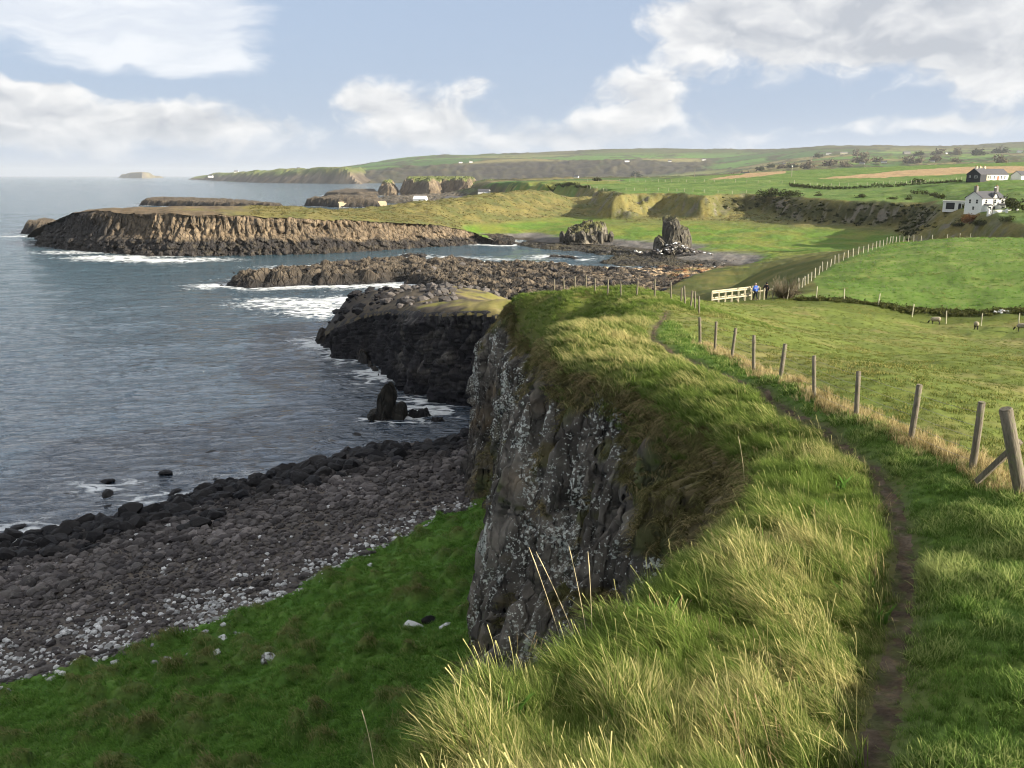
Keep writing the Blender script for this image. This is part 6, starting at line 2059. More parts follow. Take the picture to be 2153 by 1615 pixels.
def build_houses():
    # --- the white two-storey house on the brink
    x, y, _ = at_y(2068, 445, 290)
    z = land_z(x, y) - 0.2
    h = link('white_house', None, loc=(x, y, z), label='white two-storey house with grey slate roof and two chimneys above the bank', cat='house')
    h.rotation_euler = (0, 0, math.radians(18))
    h.scale = (0.86,) * 3
    L, W, E, R = 11.0, 8.2, 5.2, 7.6
    bm_obj('wall', gable_walls(L, W, E, R), m_white, h)
    r = bm_obj('roof', gable_roof(L, W, E, R), m_slate, h)
    chimney(r, -L / 2 + 0.6, 0, R - 0.6, R + 2.0, 1.3, 1.0)
    chimney(r, L / 2 - 0.6, 0, R - 0.6, R + 2.0, 1.3, 1.0)
    # front gablet
    gb = gable_walls(2.2, 2.6, E + 0.3, E + 1.9)
    bmesh.ops.rotate(gb, cent=(0, 0, 0), matrix=Matrix.Rotation(math.pi / 2, 3, 'Z'), verts=gb.verts)
    bmesh.ops.translate(gb, vec=(0.6, -W / 2 + 1.04, 0), verts=gb.verts)
    for v_ in gb.verts:
        if v_.co.z < 0: v_.co.z = E - 0.4
    d = bm_obj('dormer', gb, m_white, h)
    gr = gable_roof(2.4, 2.6, E + 0.3, E + 1.9, 0.2, 0.12)
    bmesh.ops.rotate(gr, cent=(0, 0, 0), matrix=Matrix.Rotation(math.pi / 2, 3, 'Z'), verts=gr.verts)
    bmesh.ops.translate(gr, vec=(0.6, -W / 2 + 1.1, 0), verts=gr.verts)
    bm_obj('dormer_roof', gr, m_slate, d)
    for wx in (-3.6, 0.6, 4.2):
        window(h, wx, -W / 2 - (0.07 if wx == 0.6 else 0), 3.3, 1.0, 1.4, 'y', -1)
    for bx_ in (-3.0, 3.6):                       # two bays with lean-to roofs
        bay = box('bay', (bx_ - 1.3, bx_ + 1.3, -W / 2 - 1.3, -W / 2 + 0.1, -1, 2.5), m_white, h)
        bm = bmesh.new()
        v = [bm.verts.new(p) for p in ((bx_ - 1.5, -W / 2 - 1.5, 2.45), (bx_ + 1.5, -W / 2 - 1.5, 2.45), (bx_ + 1.5, -W / 2 + 0.02, 3.1), (bx_ - 1.5, -W / 2 + 0.02, 3.1), (bx_ - 1.5, -W / 2 - 1.5, 2.6), (bx_ + 1.5, -W / 2 - 1.5, 2.6), (bx_ + 1.5, -W / 2 + 0.02, 3.25), (bx_ - 1.5, -W / 2 + 0.02, 3.25))]
        for f in ((3, 2, 1, 0), (4, 5, 6, 7), (0, 1, 5, 4), (1, 2, 6, 5), (2, 3, 7, 6), (3, 0, 4, 7)):
            bm.faces.new([v[i] for i in f])
        bm_obj('bay_roof', bm, m_slate, bay)
        window(h, bx_, -W / 2 - 1.3, 0.8, 1.5, 1.3, 'y', -1)
    box('door', (0.1, 1.1, -W / 2 - 0.06, -W / 2 + 0.05, 0, 2.1), m_dark, h)
    for wy in (-1.6, 1.7):
        window(h, -L / 2, wy, 3.2, 0.9, 1.4, 'x', -1)
    window(h, -L / 2, -0.2, 0.8, 0.9, 1.2, 'x', -1)
    # garden wall in front
    gx, gy, _ = at_y(2084, 452, 276)
    gw = link('garden_wall', None, loc=(gx, gy, land_z(gx, gy)), label='white garden wall with round piers in front of the white house', cat='wall')
    gw.rotation_euler = (0, 0, math.radians(14))
    box('wall_run', (-1, 7.5, -0.15, 0.15, -1.5, 1.5), m_white, gw, None, 0.02)
    for px_ in (-1.2, 4.0, 7.9):
        bm = bmesh.new()
        tube(bm, (px_, -1.8 if px_ > 0 else 0, -1.5), (px_, -1.8 if px_ > 0 else 0, 1.6), 0.42, 0.42, 12)
        tube(bm, (px_, -1.8 if px_ > 0 else 0, 1.6), (px_, -1.8 if px_ > 0 else 0, 1.95), 0.44, 0.12, 12)
        bm_obj('pier', bm, m_white, gw)
    # flat garage
    gx, gy, _ = at_y(2006, 434, 318)
    gz = land_z(gx, gy)
    ga = link('garage', None, loc=(gx, gy, gz), label='low white flat-roofed garage with dark door left of the white house', cat='garage')
    ga.rotation_euler = (0, 0, math.radians(-28))
    box('wall', (-3.6, 3.6, -3, 3, -1, 2.7), m_white, ga)
    box('roof', (-3.9, 3.9, -3.3, 3.3, 2.7, 2.9), mat_plain('garage_roof', (0.5, 0.5, 0.48), 0.8), ga)
    box('door', (-2.6, 0.2, -3.06, -2.9, 0.0, 2.3), m_dark, ga)
    box('door', (1.4, 2.3, -3.06, -2.9, 0.0, 2.1), m_dark, ga, label='narrow dark side door')
    # --- the long low black and white house
    x, y, _ = at_y(2072, 379, 450)
    z = land_z(x, y) - 0.2
    k = link('long_house', None, loc=(x, y, z), label='long single-storey house with black gable end, white front and three chimneys', cat='house')
    k.rotation_euler = (0, 0, math.radians(20))
    for (ox, oy, L, W, E, R, wm, nm) in ((4.0, 0, 14, 7.5, 2.9, 5.6, m_white, 'main_wing'), (-6.2, -1.0, 6.6, 8.5, 3.0, 5.8, m_black, 'black_wing')):
        bmw = gable_walls(L, W, E, R)
        bmesh.ops.translate(bmw, vec=(ox, oy, 0), verts=bmw.verts)
        wg = bm_obj(nm, bmw, wm, k)
        bmr = gable_roof(L, W, E, R, 0.25)
        bmesh.ops.translate(bmr, vec=(ox, oy, 0), verts=bmr.verts)
        bm_obj('roof', bmr, m_slate, wg)
    box('panel', (-5.4, -3.1, -5.34, -5.2, 0, 2.7), m_cream, k, label='pale sage end of the black wing')
    for cx_, cy_ in ((-8.0, -0.8), (-5.2, -0.4), (-1.6, 0.2)):
        chimney(k, cx_, cy_, 4.9, 6.9, 0.9, 0.8, m_cream)
    for wx in (-1.2, 1.4, 6.2, 8.6):
        window(k, wx, -3.75, 0.8, 0.9, 1.4, 'y', -1)
    window(k, -4.2, -5.34, 1.0, 0.9, 1.1, 'y', -1)
    window(k, -9.5, -2.5, 1.2, 1.6, 1.0, 'x', -1)
    window(k, -9.5, 1.2, 1.4, 0.7, 0.9, 'x', -1)
    box('door', (3.5, 4.6, -3.83, -3.7, 0, 2.2), m_red, k)
    # its outbuilding at the right edge
    x, y, _ = at_y(2146, 379, 452)
    o2 = link('outbuilding', None, loc=(x, y, land_z(x, y) - 0.1), label='small white outbuilding with dark roof at the right edge', cat='outbuilding')
    o2.rotation_euler = (0, 0, math.radians(20))
    bm_obj('wall', gable_walls(7, 6, 2.6, 4.6), m_white, o2)
    bm_obj('roof', gable_roof(7, 6, 2.6, 4.6), m_slate, o2)
    box('door', (-1.5, 1.5, -3.06, -2.9, 0, 2.2), m_dark, o2)
    # --- far farmhouses: wall, roof, chimney, windows
    far = [(1211, 342, 1600, 2600, 13, 'isolated white cottage above the left part of the wooded escarpment'), (1318, 341, 1600, 4200, 24, 'large white farmhouse above the middle of the wooded escarpment'), (1408, 341, 1600, 4200, 18, 'white cottage right of the large farmhouse on the escarpment'),
           (1566, 374, 900, 2000, 11, 'low white bungalow at the near end of the left stubble field'), (1648, 347, 1200, 4000, 12, 'grey farmhouse among bare trees above the left stubble field'), (1742, 326, 1500, 4300, 22, 'left white house of the hillside cluster'), (1774, 325, 1500, 4300, 30, 'pale long barn of the hillside cluster'),
           (1858, 345, 1200, 3500, 15, 'white gabled farmhouse among trees in the middle distance'), (1812, 348, 1200, 3500, 13, 'low white cottage left of the gabled farmhouse'), (1960, 343, 1200, 3500, 12, 'small white gable between two round trees'), (1990, 324, 1500, 4300, 14, 'white house high on the right hillside'), (1906, 324, 1500, 4300, 34, 'long grey farm shed on the right hillside'),
           (2144, 321, 1500, 4300, 22, 'pale blue house on the hill at the right edge'), (990, 342, 2600, 4600, 17, 'white house on the green hill left of centre'), (968, 344, 2600, 4600, 20, 'low white farm left of the house on the green hill'), (1480, 338, 2600, 4600, 20, 'long white buildings on the hill above the escarpment')]
    for i, (px, py, y0, y1, size, lb) in enumerate(far):
        x, y, z = ground_hit(px, py, lambda X, Yv: coast_drop(X, Yv, up_h(X, Yv))[0], y0, y1)
        o = link('farmhouse', None, loc=(x, y, z + 0.3), label=lb, cat='house', group='far farmhouses')
        o.rotation_euler = (0, 0, random.uniform(-0.5, 0.5))
        long_ = 'barn' in lb or 'shed' in lb or 'buildings' in lb
        L = size * 0.85
        W = min(8.0, L * 0.55) if not long_ else 9.0
        E = min(5.2, 2.6 + size * 0.10)
        R = E + W * 0.42
        wm = m_white if 'grey' not in lb else m_chim
        if 'barn' in lb: wm = m_cream
        bm_obj('wall', gable_walls(L, W, E, R), wm, o)
        r = bm_obj('roof', gable_roof(L, W, E, R, 0.3, 0.25), m_slate if 'pale' not in lb else m_chim, o)
        if not long_:
            chimney(r, L / 2 - 1.2, 0, R - 0.6, R + 1.8, 1.6, 1.2)
            chimney(r, -L / 2 + 1.2, 0, R - 0.6, R + 1.8, 1.6, 1.2)
        for wx in np.linspace(-L / 2 + 2, L / 2 - 2, 3):
            box('window', (wx - 0.6, wx + 0.6, -W / 2 - 0.05, -W / 2 + 0.05, 1.0, 2.3), m_pane, o)
    # harbour
    x0, y0, _ = at_z(712, 436, 0); x1, y1, _ = at_z(812, 434, 0)
    pr = link('harbour_wall', None, loc=(x0, y0, 0), label='long tan harbour wall behind the headland', cat='pier')
    d = Vector((x1 - x0, y1 - y0, 0))
    M = d.to_track_quat('X', 'Z').to_matrix().to_4x4()
    bm = bmesh.new(); box_mesh(bm, 0, d.length, -1.5, 1.5, -2, 4.0, M); bm_obj('quay', bm, m_pier, pr, None, 0.15)
    bm = bmesh.new(); box_mesh(bm, 0, d.length, 0.9, 1.5, 4.0, 5.2, M); bm_obj('parapet', bm, m_pier, pr)
    for px, py, size, lb in ((884, 425, 12, 'white harbour cottage among the rocks'), (955, 426, 16, 'low white boathouse right of the harbour cottage'), (996, 424, 12, 'right-hand white shed of the harbour'), (1018, 409, 12, 'white cottage on the slope above the harbour')):
        x, y, z = at_y(px, py, 800 if py > 412 else 900)
        o = link('cottage', None, loc=(x, y, z), label=lb, cat='house', group='harbour cottages')
        o.rotation_euler = (0, 0, random.uniform(-0.3, 0.3))
        bm_obj('wall', gable_walls(size, 5.5, 3.0, 5.4), m_white, o)
        bm_obj('roof', gable_roof(size, 5.5, 3.0, 5.4, 0.2), m_slate if px != 884 else m_white, o)
        box('door', (-0.5, 0.5, -2.8, -2.7, 0, 2), m_dark, o)
    # white specks of the distant headland
    for px, py, Y, size, lb in ((497, 362, 3650, 26, 'white house on top of the distant headland'), (628, 358, 3700, 22, 'tall white house alone on the distant headland'), (443, 371, 3500, 30, 'white house near the tip of the distant headland'), (715, 355, 3800, 34, 'white houses where the distant headland meets the hill')):
        zt = float(headland_top((px - CX) / FPX / 1.03))
        Y = min(4600.0, max(3300.0, (zt - 30) * 1800 / max(368 - py - 1, 1.5))) if py < 366 else 4700.0
        x, y, z = at_y(px, py + 1, Y)
        z = min(z, zt + 2)
        o = link('headland_house', None, loc=(x, y, z - 3), label=lb, cat='house', group='houses on the distant headland')
        hh = 14 if 'tall' in lb else 8
        bm_obj('wall', gable_walls(size * 0.8, 12, hh, hh + 5), m_white, o)
        bm_obj('roof', gable_roof(size * 0.8, 12, hh, hh + 5, 0.3, 0.4), m_slate, o)
    # telegraph poles
    m_pole = mat_plain('pole_timber', (0.30, 0.26, 0.20), 0.9, 0.2)
    for px, py, Y, hpx, lb in ((1335, 378, 900, 14, 'telegraph pole left of the plateau field'), (1460, 377, 860, 20, 'telegraph pole in the middle of the plateau field'), (1664, 374, 700, 22, 'pale pole with a bright cap above the fields'), (1818, 363, 900, 18, 'telegraph pole beside the right stubble field'), (2118, 342, 1300, 20, 'telegraph pole on the right hillside')):
        x, y, z = at_y(px, py, Y)
        z = min(z, land_z(x, y) + 0.5)
        hgt = hpx / 1800 * Y
        o = link('telegraph_pole', None, loc=(x, y, z), label=lb, cat='pole', group='telegraph poles')
        bm = bmesh.new(); tube(bm, (0, 0, -1), (0, 0, hgt), 0.22, 0.16, 8); bm_obj('pole', bm, m_pole if px != 1664 else m_pale_post, o)
        if px == 1664:
            bm = bmesh.new(); tube(bm, (0, 0, hgt), (0, 0, hgt + 0.9), 0.6, 0.5, 8); bm_obj('cap', bm, m_white, o)
        else:
            box('crossarm', (-0.9, 0.9, -0.08, 0.08, hgt - 0.9, hgt - 0.7), m_pole, o)
    x, y, _ = at_y(2086, 447, 274)
    o = link('telegraph_pole', None, loc=(x, y, land_z(x, y)), label='dark telegraph pole in front of the white house', cat='pole', group='telegraph poles')
    bm = bmesh.new(); tube(bm, (0, 0, -1), (0, 0, 8.6), 0.13, 0.10, 8); bm_obj('pole', bm, mat_plain('dark_pole', (0.08, 0.07, 0.06), 0.9), o)
    box('lamp', (-0.25, 0.25, -0.2, 0.2, 8.6, 8.95), m_white, o)
# ================================================================== SHRUBS, TREES
def mat_leaf(name, a, c2, tr=0.25):
    m, b = new_mat(name)
    rnd = b.n('ShaderNodeAttribute', attribute_name='rnd').outputs['Fac']
    c = b.mix(rnd, a, c2)
    d = b.n('ShaderNodeBsdfDiffuse', {'Color': c})
    t = b.n('ShaderNodeBsdfTranslucent', {'Color': c})
    finish(b, b.n('ShaderNodeMixShader', {0: tr, 1: d.outputs[0], 2: t.outputs[0]}).outputs[0])
    return m


m_scrub = mat_leaf('evergreen_scrub', (0.030, 0.038, 0.014), (0.060, 0.066, 0.024))
m_bare = mat_leaf('bare_twigs', (0.10, 0.085, 0.058), (0.20, 0.17, 0.12), 0.1)
m_russet = mat_leaf('russet_shrub', (0.12, 0.055, 0.025), (0.26, 0.135, 0.060))
m_trunk = mat_plain('bark', (0.075, 0.06, 0.045), 0.95, 0.3)


def crown_mesh(name, mat, n, rx, ry, rz, leaf, seed, lobes=5):
    """crown of many small leaf-clump faces spread through several lobes"""
    rg = np.random.default_rng(seed)
    L = rg.normal(0, 0.42, (lobes, 3)); L[:, 2] = np.abs(L[:, 2]) * 0.9
    L = np.vstack([L, [[0, 0, 0.25]]])
    k = rg.integers(0, len(L), n)
    d = rg.normal(size=(n, 3)); d /= np.linalg.norm(d, axis=1)[:, None]
    r = rg.random(n) ** 0.45 * rg.uniform(0.45, 0.62, n)
    C = (L[k] + d * r[:, None]) * np.array([rx, ry, rz])
    C[:, 2] = np.maximum(C[:, 2] + 0.35 * rz, 0.03 * rz)
    a = rg.normal(size=(n, 3)); a /= np.linalg.norm(a, axis=1)[:, None]
    b_ = np.cross(a, rg.normal(size=(n, 3))); b_ /= np.linalg.norm(b_, axis=1)[:, None]
    s = leaf * rg.uniform(0.5, 1.3, n)[:, None]
    V = np.stack([C - a * s, C + b_ * s * 0.6, C + a * s, C - b_ * s * 0.6], 1).reshape(-1, 3)
    F = np.arange(4 * n).reshape(n, 4)
    rn = np.repeat(np.clip(rg.random(n) * 0.7 + 0.3 * (C[:, 2] / (rz * 1.3)), 0, 1), 4)
    me = raw_mesh(name, V, F, {'rnd': rn}, False)
    me.materials.append(mat)
    return me


def twig_mesh(name, mat, n, h, r, seed):
    rg = np.random.default_rng(seed)
    VV, FF, R = [], [], []
    for i in range(n):
        a = rg.uniform(0, 6.28); o = rg.random() ** 0.5 * r * 0.35
        p = np.array([o * math.cos(a), o * math.sin(a), 0.0])
        el_ = rg.uniform(0.35, 1.35)
        d = np.array([math.cos(a) * math.cos(el_), math.sin(a) * math.cos(el_), math.sin(el_)])
        ln = h * rg.uniform(0.6, 1.1)
        w = rg.uniform(0.006, 0.014) * h
        side = np.array([-math.sin(a), math.cos(a), 0])
        base = len(VV)
        for t in (0, 0.5, 1):
            q = p + d * ln * t + rg.normal(0, 0.04 * h, 3) * t
            ww = w * (1 - 0.7 * t)
            VV += [q - side * ww, q + side * ww]
        R += [rg.random()] * 6
        FF += [(base, base + 1, base + 3, base + 2), (base + 2, base + 3, base + 5, base + 4)]
    me = raw_mesh(name, np.array(VV), np.array(FF), {'rnd': np.array(R)}, False)
    me.materials.append(mat)
    return me


def trunk_mesh(h, r, seed):
    rg = random.Random(seed)
    bm = bmesh.new()
    tube(bm, (0, 0, -0.5), (0.05 * h, 0, h * 0.6), r, r * 0.55, 7, r * 0.15, 3)
    for i in range(5):
        a = rg.uniform(0, 6.28)
        z0 = h * rg.uniform(0.25, 0.55)
        tube(bm, (0.04 * h, 0, z0), (0.04 * h + math.cos(a) * h * 0.35, math.sin(a) * h * 0.35, z0 + h * 0.35), r * 0.4, r * 0.12, 5)
    me = bpy.data.meshes.new('trunk')
    bm.to_mesh(me); bm.free()
    me.materials.append(m_trunk)
    return me


def build_plants():
    # far trees: bare and evergreen
    crowns = {'bare': [crown_mesh('bare_crown', m_bare, 420, 1, 1, 0.8, 0.13, 30 + i) for i in range(3)], 'green': [crown_mesh('green_crown', m_scrub, 420, 1, 1, 0.75, 0.14, 40 + i) for i in range(3)]}
    trunks = [trunk_mesh(1.0, 0.06, 5 + i) for i in range(2)]
    hf = lambda X, Yv: coast_drop(X, Yv, up_h(X, Yv))[0]
    spots = [(1815, 343, 38, 'bare', 'broad bare tree left of the gabled farmhouse'), (1840, 341, 26, 'bare', 'smaller bare tree touching the gabled farmhouse'), (1915, 344, 30, 'bare', 'round bare tree left of the small white gable'), (1934, 344, 26, 'bare', 'bare tree right beside the round one'), (1963, 341, 34, 'bare', 'large bare tree behind the small white gable'), (2010, 342, 20, 'bare', 'lone bare tree in the green field right of the gable'),
             (2100, 345, 34, 'bare', 'dense bare thicket below the right hillside pole'), (1640, 356, 26, 'bare', 'bare tree beside the grey farmhouse'), (1668, 352, 22, 'green', 'dark evergreen right of the grey farmhouse'), (1700, 354, 30, 'bare', 'spreading bare tree above the right stubble field'), (1745, 350, 34, 'bare', 'bare copse at the left of the right stubble field'), (1780, 352, 26, 'bare', 'bare tree on the rim of the right stubble field'),
             (1600, 358, 22, 'green', 'dark tree at the upper edge of the left stubble field'), (1620, 352, 20, 'green', 'dark tree above the left stubble field'), (1720, 331, 22, 'green', 'evergreen left of the hillside cluster'), (1800, 328, 24, 'bare', 'bare tree right of the pale barn'), (1930, 328, 24, 'green', 'evergreen in front of the grey shed'), (1970, 326, 26, 'bare', 'bare tree left of the high white house'), (2010, 326, 28, 'bare', 'bare tree right of the high white house'), (2060, 326, 34, 'green', 'dark wood edge below the right skyline'), (2100, 322, 30, 'green', 'dark tree left of the pale blue house'),
             (1540, 372, 18, 'green', 'dark bush at the tip of the left stubble field'), (1720, 374, 16, 'green', 'first dark bush at the near edge of the right stubble field'), (1752, 373, 16, 'green', 'second dark bush at the near edge of the right stubble field'), (1255, 381, 22, 'green', 'low dark bush on the plateau skyline'), (1340, 372, 30, 'green', 'dark shelter of trees round the plateau farm')]
    for i, (px, py, wpx, kind, lb) in enumerate(spots):
        x, y, z = ground_hit(px, py + 1, hf, 880, 4300)
        r = max(2.2, min(wpx / 1800 * y / 2, 26))
        o = link('tree', None, loc=(x, y, z - 0.4), label=lb, cat='tree', group='far trees')
        t = link('trunk', trunks[i % 2], o); t.scale = (r * 1.3,) * 3
        c = link('crown', crowns[kind][i % 3], o, (0, 0, -r * 0.12)); c.scale = (r * 1.0, r * 1.0, r * 0.95)
        c.rotation_euler = (0, 0, random.uniform(0, 6.28))
    # thicket and bushes on the brink of the dark bank
    bush = [crown_mesh('bush_foliage', m_scrub, 900, 1, 1, 0.7, 0.075, 60 + i, 8) for i in range(3)]
    for i, (px, py, wpx, lb) in enumerate(((1618, 411, 62, 'big wind-swept thicket on the brink of the dark bank'), (1660, 412, 40, 'right-hand shoulder of scrub beside the thicket'), (1720, 412, 18, 'small brown-green bush right of the thicket'), (1812, 415, 22, 'round bush on the brink left of the hedge'), (1877, 419, 18, 'low bush near the start of the garden hedge'), (1908, 420, 20, 'bush at the corner of the garden hedge'), (1930, 384, 26, 'dark bush in the field left of the long house'), (1195, 392, 22, 'dark hawthorn on the rim of the bowl'), (1218, 394, 18, 'second dark hawthorn on the rim of the bowl'), (2118, 466, 30, 'bramble mound on the bank below the garden wall'), (2060, 474, 34, 'sprawling brambles on the lit bank behind the pasture fence'), (2010, 478, 30, 'dark brambles at the left of the lit bank'))):
        x, y, z = ground_hit(px, py, mid_only, 235, 800)
        s = wpx / 1800 * y / 2
        o = link('bush', None, loc=(x, y, z - 0.2 * s), label=lb, cat='bush', group='bushes along the bank')
        f = link('foliage', bush[i % 3], o); f.scale = (s * 1.1, s * 1.1, s * (0.9 if wpx < 50 else 0.65)); f.rotation_euler = (0, 0, i * 1.3)
        link('stem', trunks[0], o).scale = (s * 0.8,) * 3
    # scrub clothing the shaded bank: uncountable
    rg = np.random.default_rng(91)
    C = tuft_set('scrub_clump', [crown_mesh('scrub_clump', m_scrub, 120, 1, 1, 0.6, 0.17, 70 + i, 4) for i in range(3)])
    n = 26000
    Y = rg.uniform(255, 500, n); X = Y * rg.uniform(0.24, 0.62, n)
    h, sd, hd, slope = mid_h(X, Y)
    ok = (slope > 0.30) & (rg.random(n) < 0.42 * sstep(Y, 300, 350))
    X, Y, h = X[ok], Y[ok], h[ok]
    n = len(X)
    gn = fbm(X / 9, Y / 9, 3, 95)
    ok = gn > -0.25
    X, Y, h, gn = X[ok], Y[ok], h[ok], gn[ok]
    n = len(X)
    scatter('bank_scrub', np.stack([X, Y, h - 0.35], 1), np.stack([np.zeros(n), np.zeros(n), rg.uniform(0, 6.28, n)], 1), rg.uniform(0.5, 1.5, n) * (1 + 0.5 * gn), gn, rg.integers(0, 3, n), C, 'dark scrub covering the shaded bank of the cove')['category'] = 'scrub'
    # hedges
    def hedge(rows, w, hgt, lb, y0=235, y1=880, mat=None):
        L = smooth_line([ground_hit(px, py, mid_only, y0, y1)[:2] for px, py in rows], w * 1.05)
        o = link('hedge', None, loc=(L[0][0], L[0][1], land_z(*L[0])), label=lb, cat='hedge', group='field hedges')
        VV, FF, RR = [], [], []
        base = 0
        for j, q in enumerate(L):
            z = land_z(*q)
            m = crown_mesh('tmp', m_scrub, 70, w * rg.uniform(0.8, 1.2), w, hgt * rg.uniform(0.6, 1.0), w * 0.2, 1000 + j, 3)
            nv = len(m.vertices)
            co = np.zeros(nv * 3, np.float32); m.vertices.foreach_get('co', co)
            rr = np.zeros(nv, np.float32); m.attributes['rnd'].data.foreach_get('value', rr)
            VV.append(co.reshape(-1, 3) + np.array([q[0] - o.location.x, q[1] - o.location.y, z - o.location.z - 0.15]))
            FF.append(np.arange(nv).reshape(-1, 4) + base); RR.append(rr); base += nv
            bpy.data.meshes.remove(m)
        me = raw_mesh('foliage', np.concatenate(VV), np.concatenate(FF), {'rnd': np.concatenate(RR)}, False)
        me.materials.append(mat or m_scrub)
        link('foliage', me, o)
    hedge(((1660, 392), (1700, 396), (1760, 398), (1830, 395), (1900, 392)), 1.6, 2.2, 'dark hedge bending across the plateau below the pale posts')
    hedge(((1915, 408), (1955, 412), (1985, 418)), 1.1, 1.8, 'clipped dark hedge of the house garden')
    hedge(((1985, 432), (2015, 436), (2035, 440)), 0.9, 1.4, 'low hedge in front of the garage')
    hedge(((2020, 383), (1960, 386), (1900, 389)), 1.0, 1.3, 'thin hedge running up to the long house')
    hedge(((2110, 432), (2130, 440), (2153, 446)), 2.2, 3.0, 'tall dark hedge right of the white house')
    hedge(((1150, 396), (1180, 393), (1215, 392), (1240, 396)), 1.2, 1.6, 'dark scrub line along the rim of the bowl')
    # russet shrub hiding the gable foot of the white house
    x, y, _ = at_y(2044, 447, 281)
    o = link('russet_shrub', None, loc=(x, y, land_z(x, y)), label='rust-brown shrub mass in front of the white house gable', cat='shrub')
    f = link('foliage', crown_mesh('russet_foliage', m_russet, 1500, 4.2, 2.0, 2.2, 0.22, 88, 9), o)
    link('stem', trunks[1], o).scale = (1.8,) * 3
    # bare bush by the railing
    x, y, _ = at_y(1652, 630, 88)
    o = link('bare_bush', None, loc=(x, y, near_z(x, y)), label='bare twiggy bush growing beside the timber railing', cat='bush')
    link('twigs', twig_mesh('twigs', m_bare, 420, 2.3, 2.2, 3), o)
    link('undergrowth', crown_mesh('undergrowth', m_bare, 260, 1.5, 1.2, 0.7, 0.16, 5), o)
    # rank growth in the ditch
    D = smooth_line([(30, 86.5), (50, 83), (65, 78), (92, 75)], 0.35)
    q = np.repeat(D, 6, 0) + rg.normal(0, 0.55, (len(D) * 6, 2))
    hh, _ = near_h(q[:, 0], q[:, 1])
    n = len(q)
    Cd = tuft_set('ditch_clump', [crown_mesh('ditch_clump', mat_leaf('ditch_weeds', (0.035, 0.05, 0.014), (0.12, 0.12, 0.045)), 70, 1, 1, 0.7, 0.16, 170 + i, 3) for i in range(3)])
    scatter('ditch_weeds', np.column_stack([q, hh - 0.1]), np.stack([np.zeros(n), np.zeros(n), rg.uniform(0, 6.28, n)], 1), rg.uniform(0.25, 0.7, n), rg.random(n), rg.integers(0, 3, n), Cd, 'rank dark weeds filling the ditch below the pasture')['category'] = 'weeds'
    # pale stones in the pasture
    x, y, _ = at_z(2104, 658, 16.9)
    for i, (dx_, s, lb) in enumerate(((-0.5, 0.35, 'left of three pale stones lying in the green pasture'), (0.1, 0.5, 'largest of three pale stones lying in the green pasture'), (0.75, 0.42, 'right of three pale stones lying in the green pasture'))):
        put_rock('field_stone', WHITE_ROCKS[i], (x + dx_, y, near_z(x + dx_, y) + 0.1), s, label=lb, cat='stone', group='pale stones in the pasture')


# ================================================================== PEOPLE AND SHEEP
def skin_body(name, joints, edges, mat, parent, sub=2):
    """joints: name -> (x, y, z, radius_x, radius_y); grown with a Skin modifier"""
    keys = list(joints)
    me = bpy.data.meshes.new(name)
    me.from_pydata([joints[k][:3] for k in keys], [(keys.index(a), keys.index(c)) for a, c in edges], [])
    o = link(name, me, parent)
    sk = o.modifiers.new('skin', 'SKIN')
    for i, k in enumerate(keys):
        d = me.skin_vertices[0].data[i]
        d.radius = joints[k][3:5]
        d.use_root = (i == 0)
    ss = o.modifiers.new('smooth', 'SUBSURF')
    ss.levels = ss.render_levels = sub
    me.materials.append(mat)
    return o


def ball(name, c, r, mat, parent, sq=(1, 1, 1)):
    V, F = ico(3)
    me = raw_mesh(name, V * r * np.array(sq) + np.array(c), F)
    me.materials.append(mat)
    return link(name, me, parent)


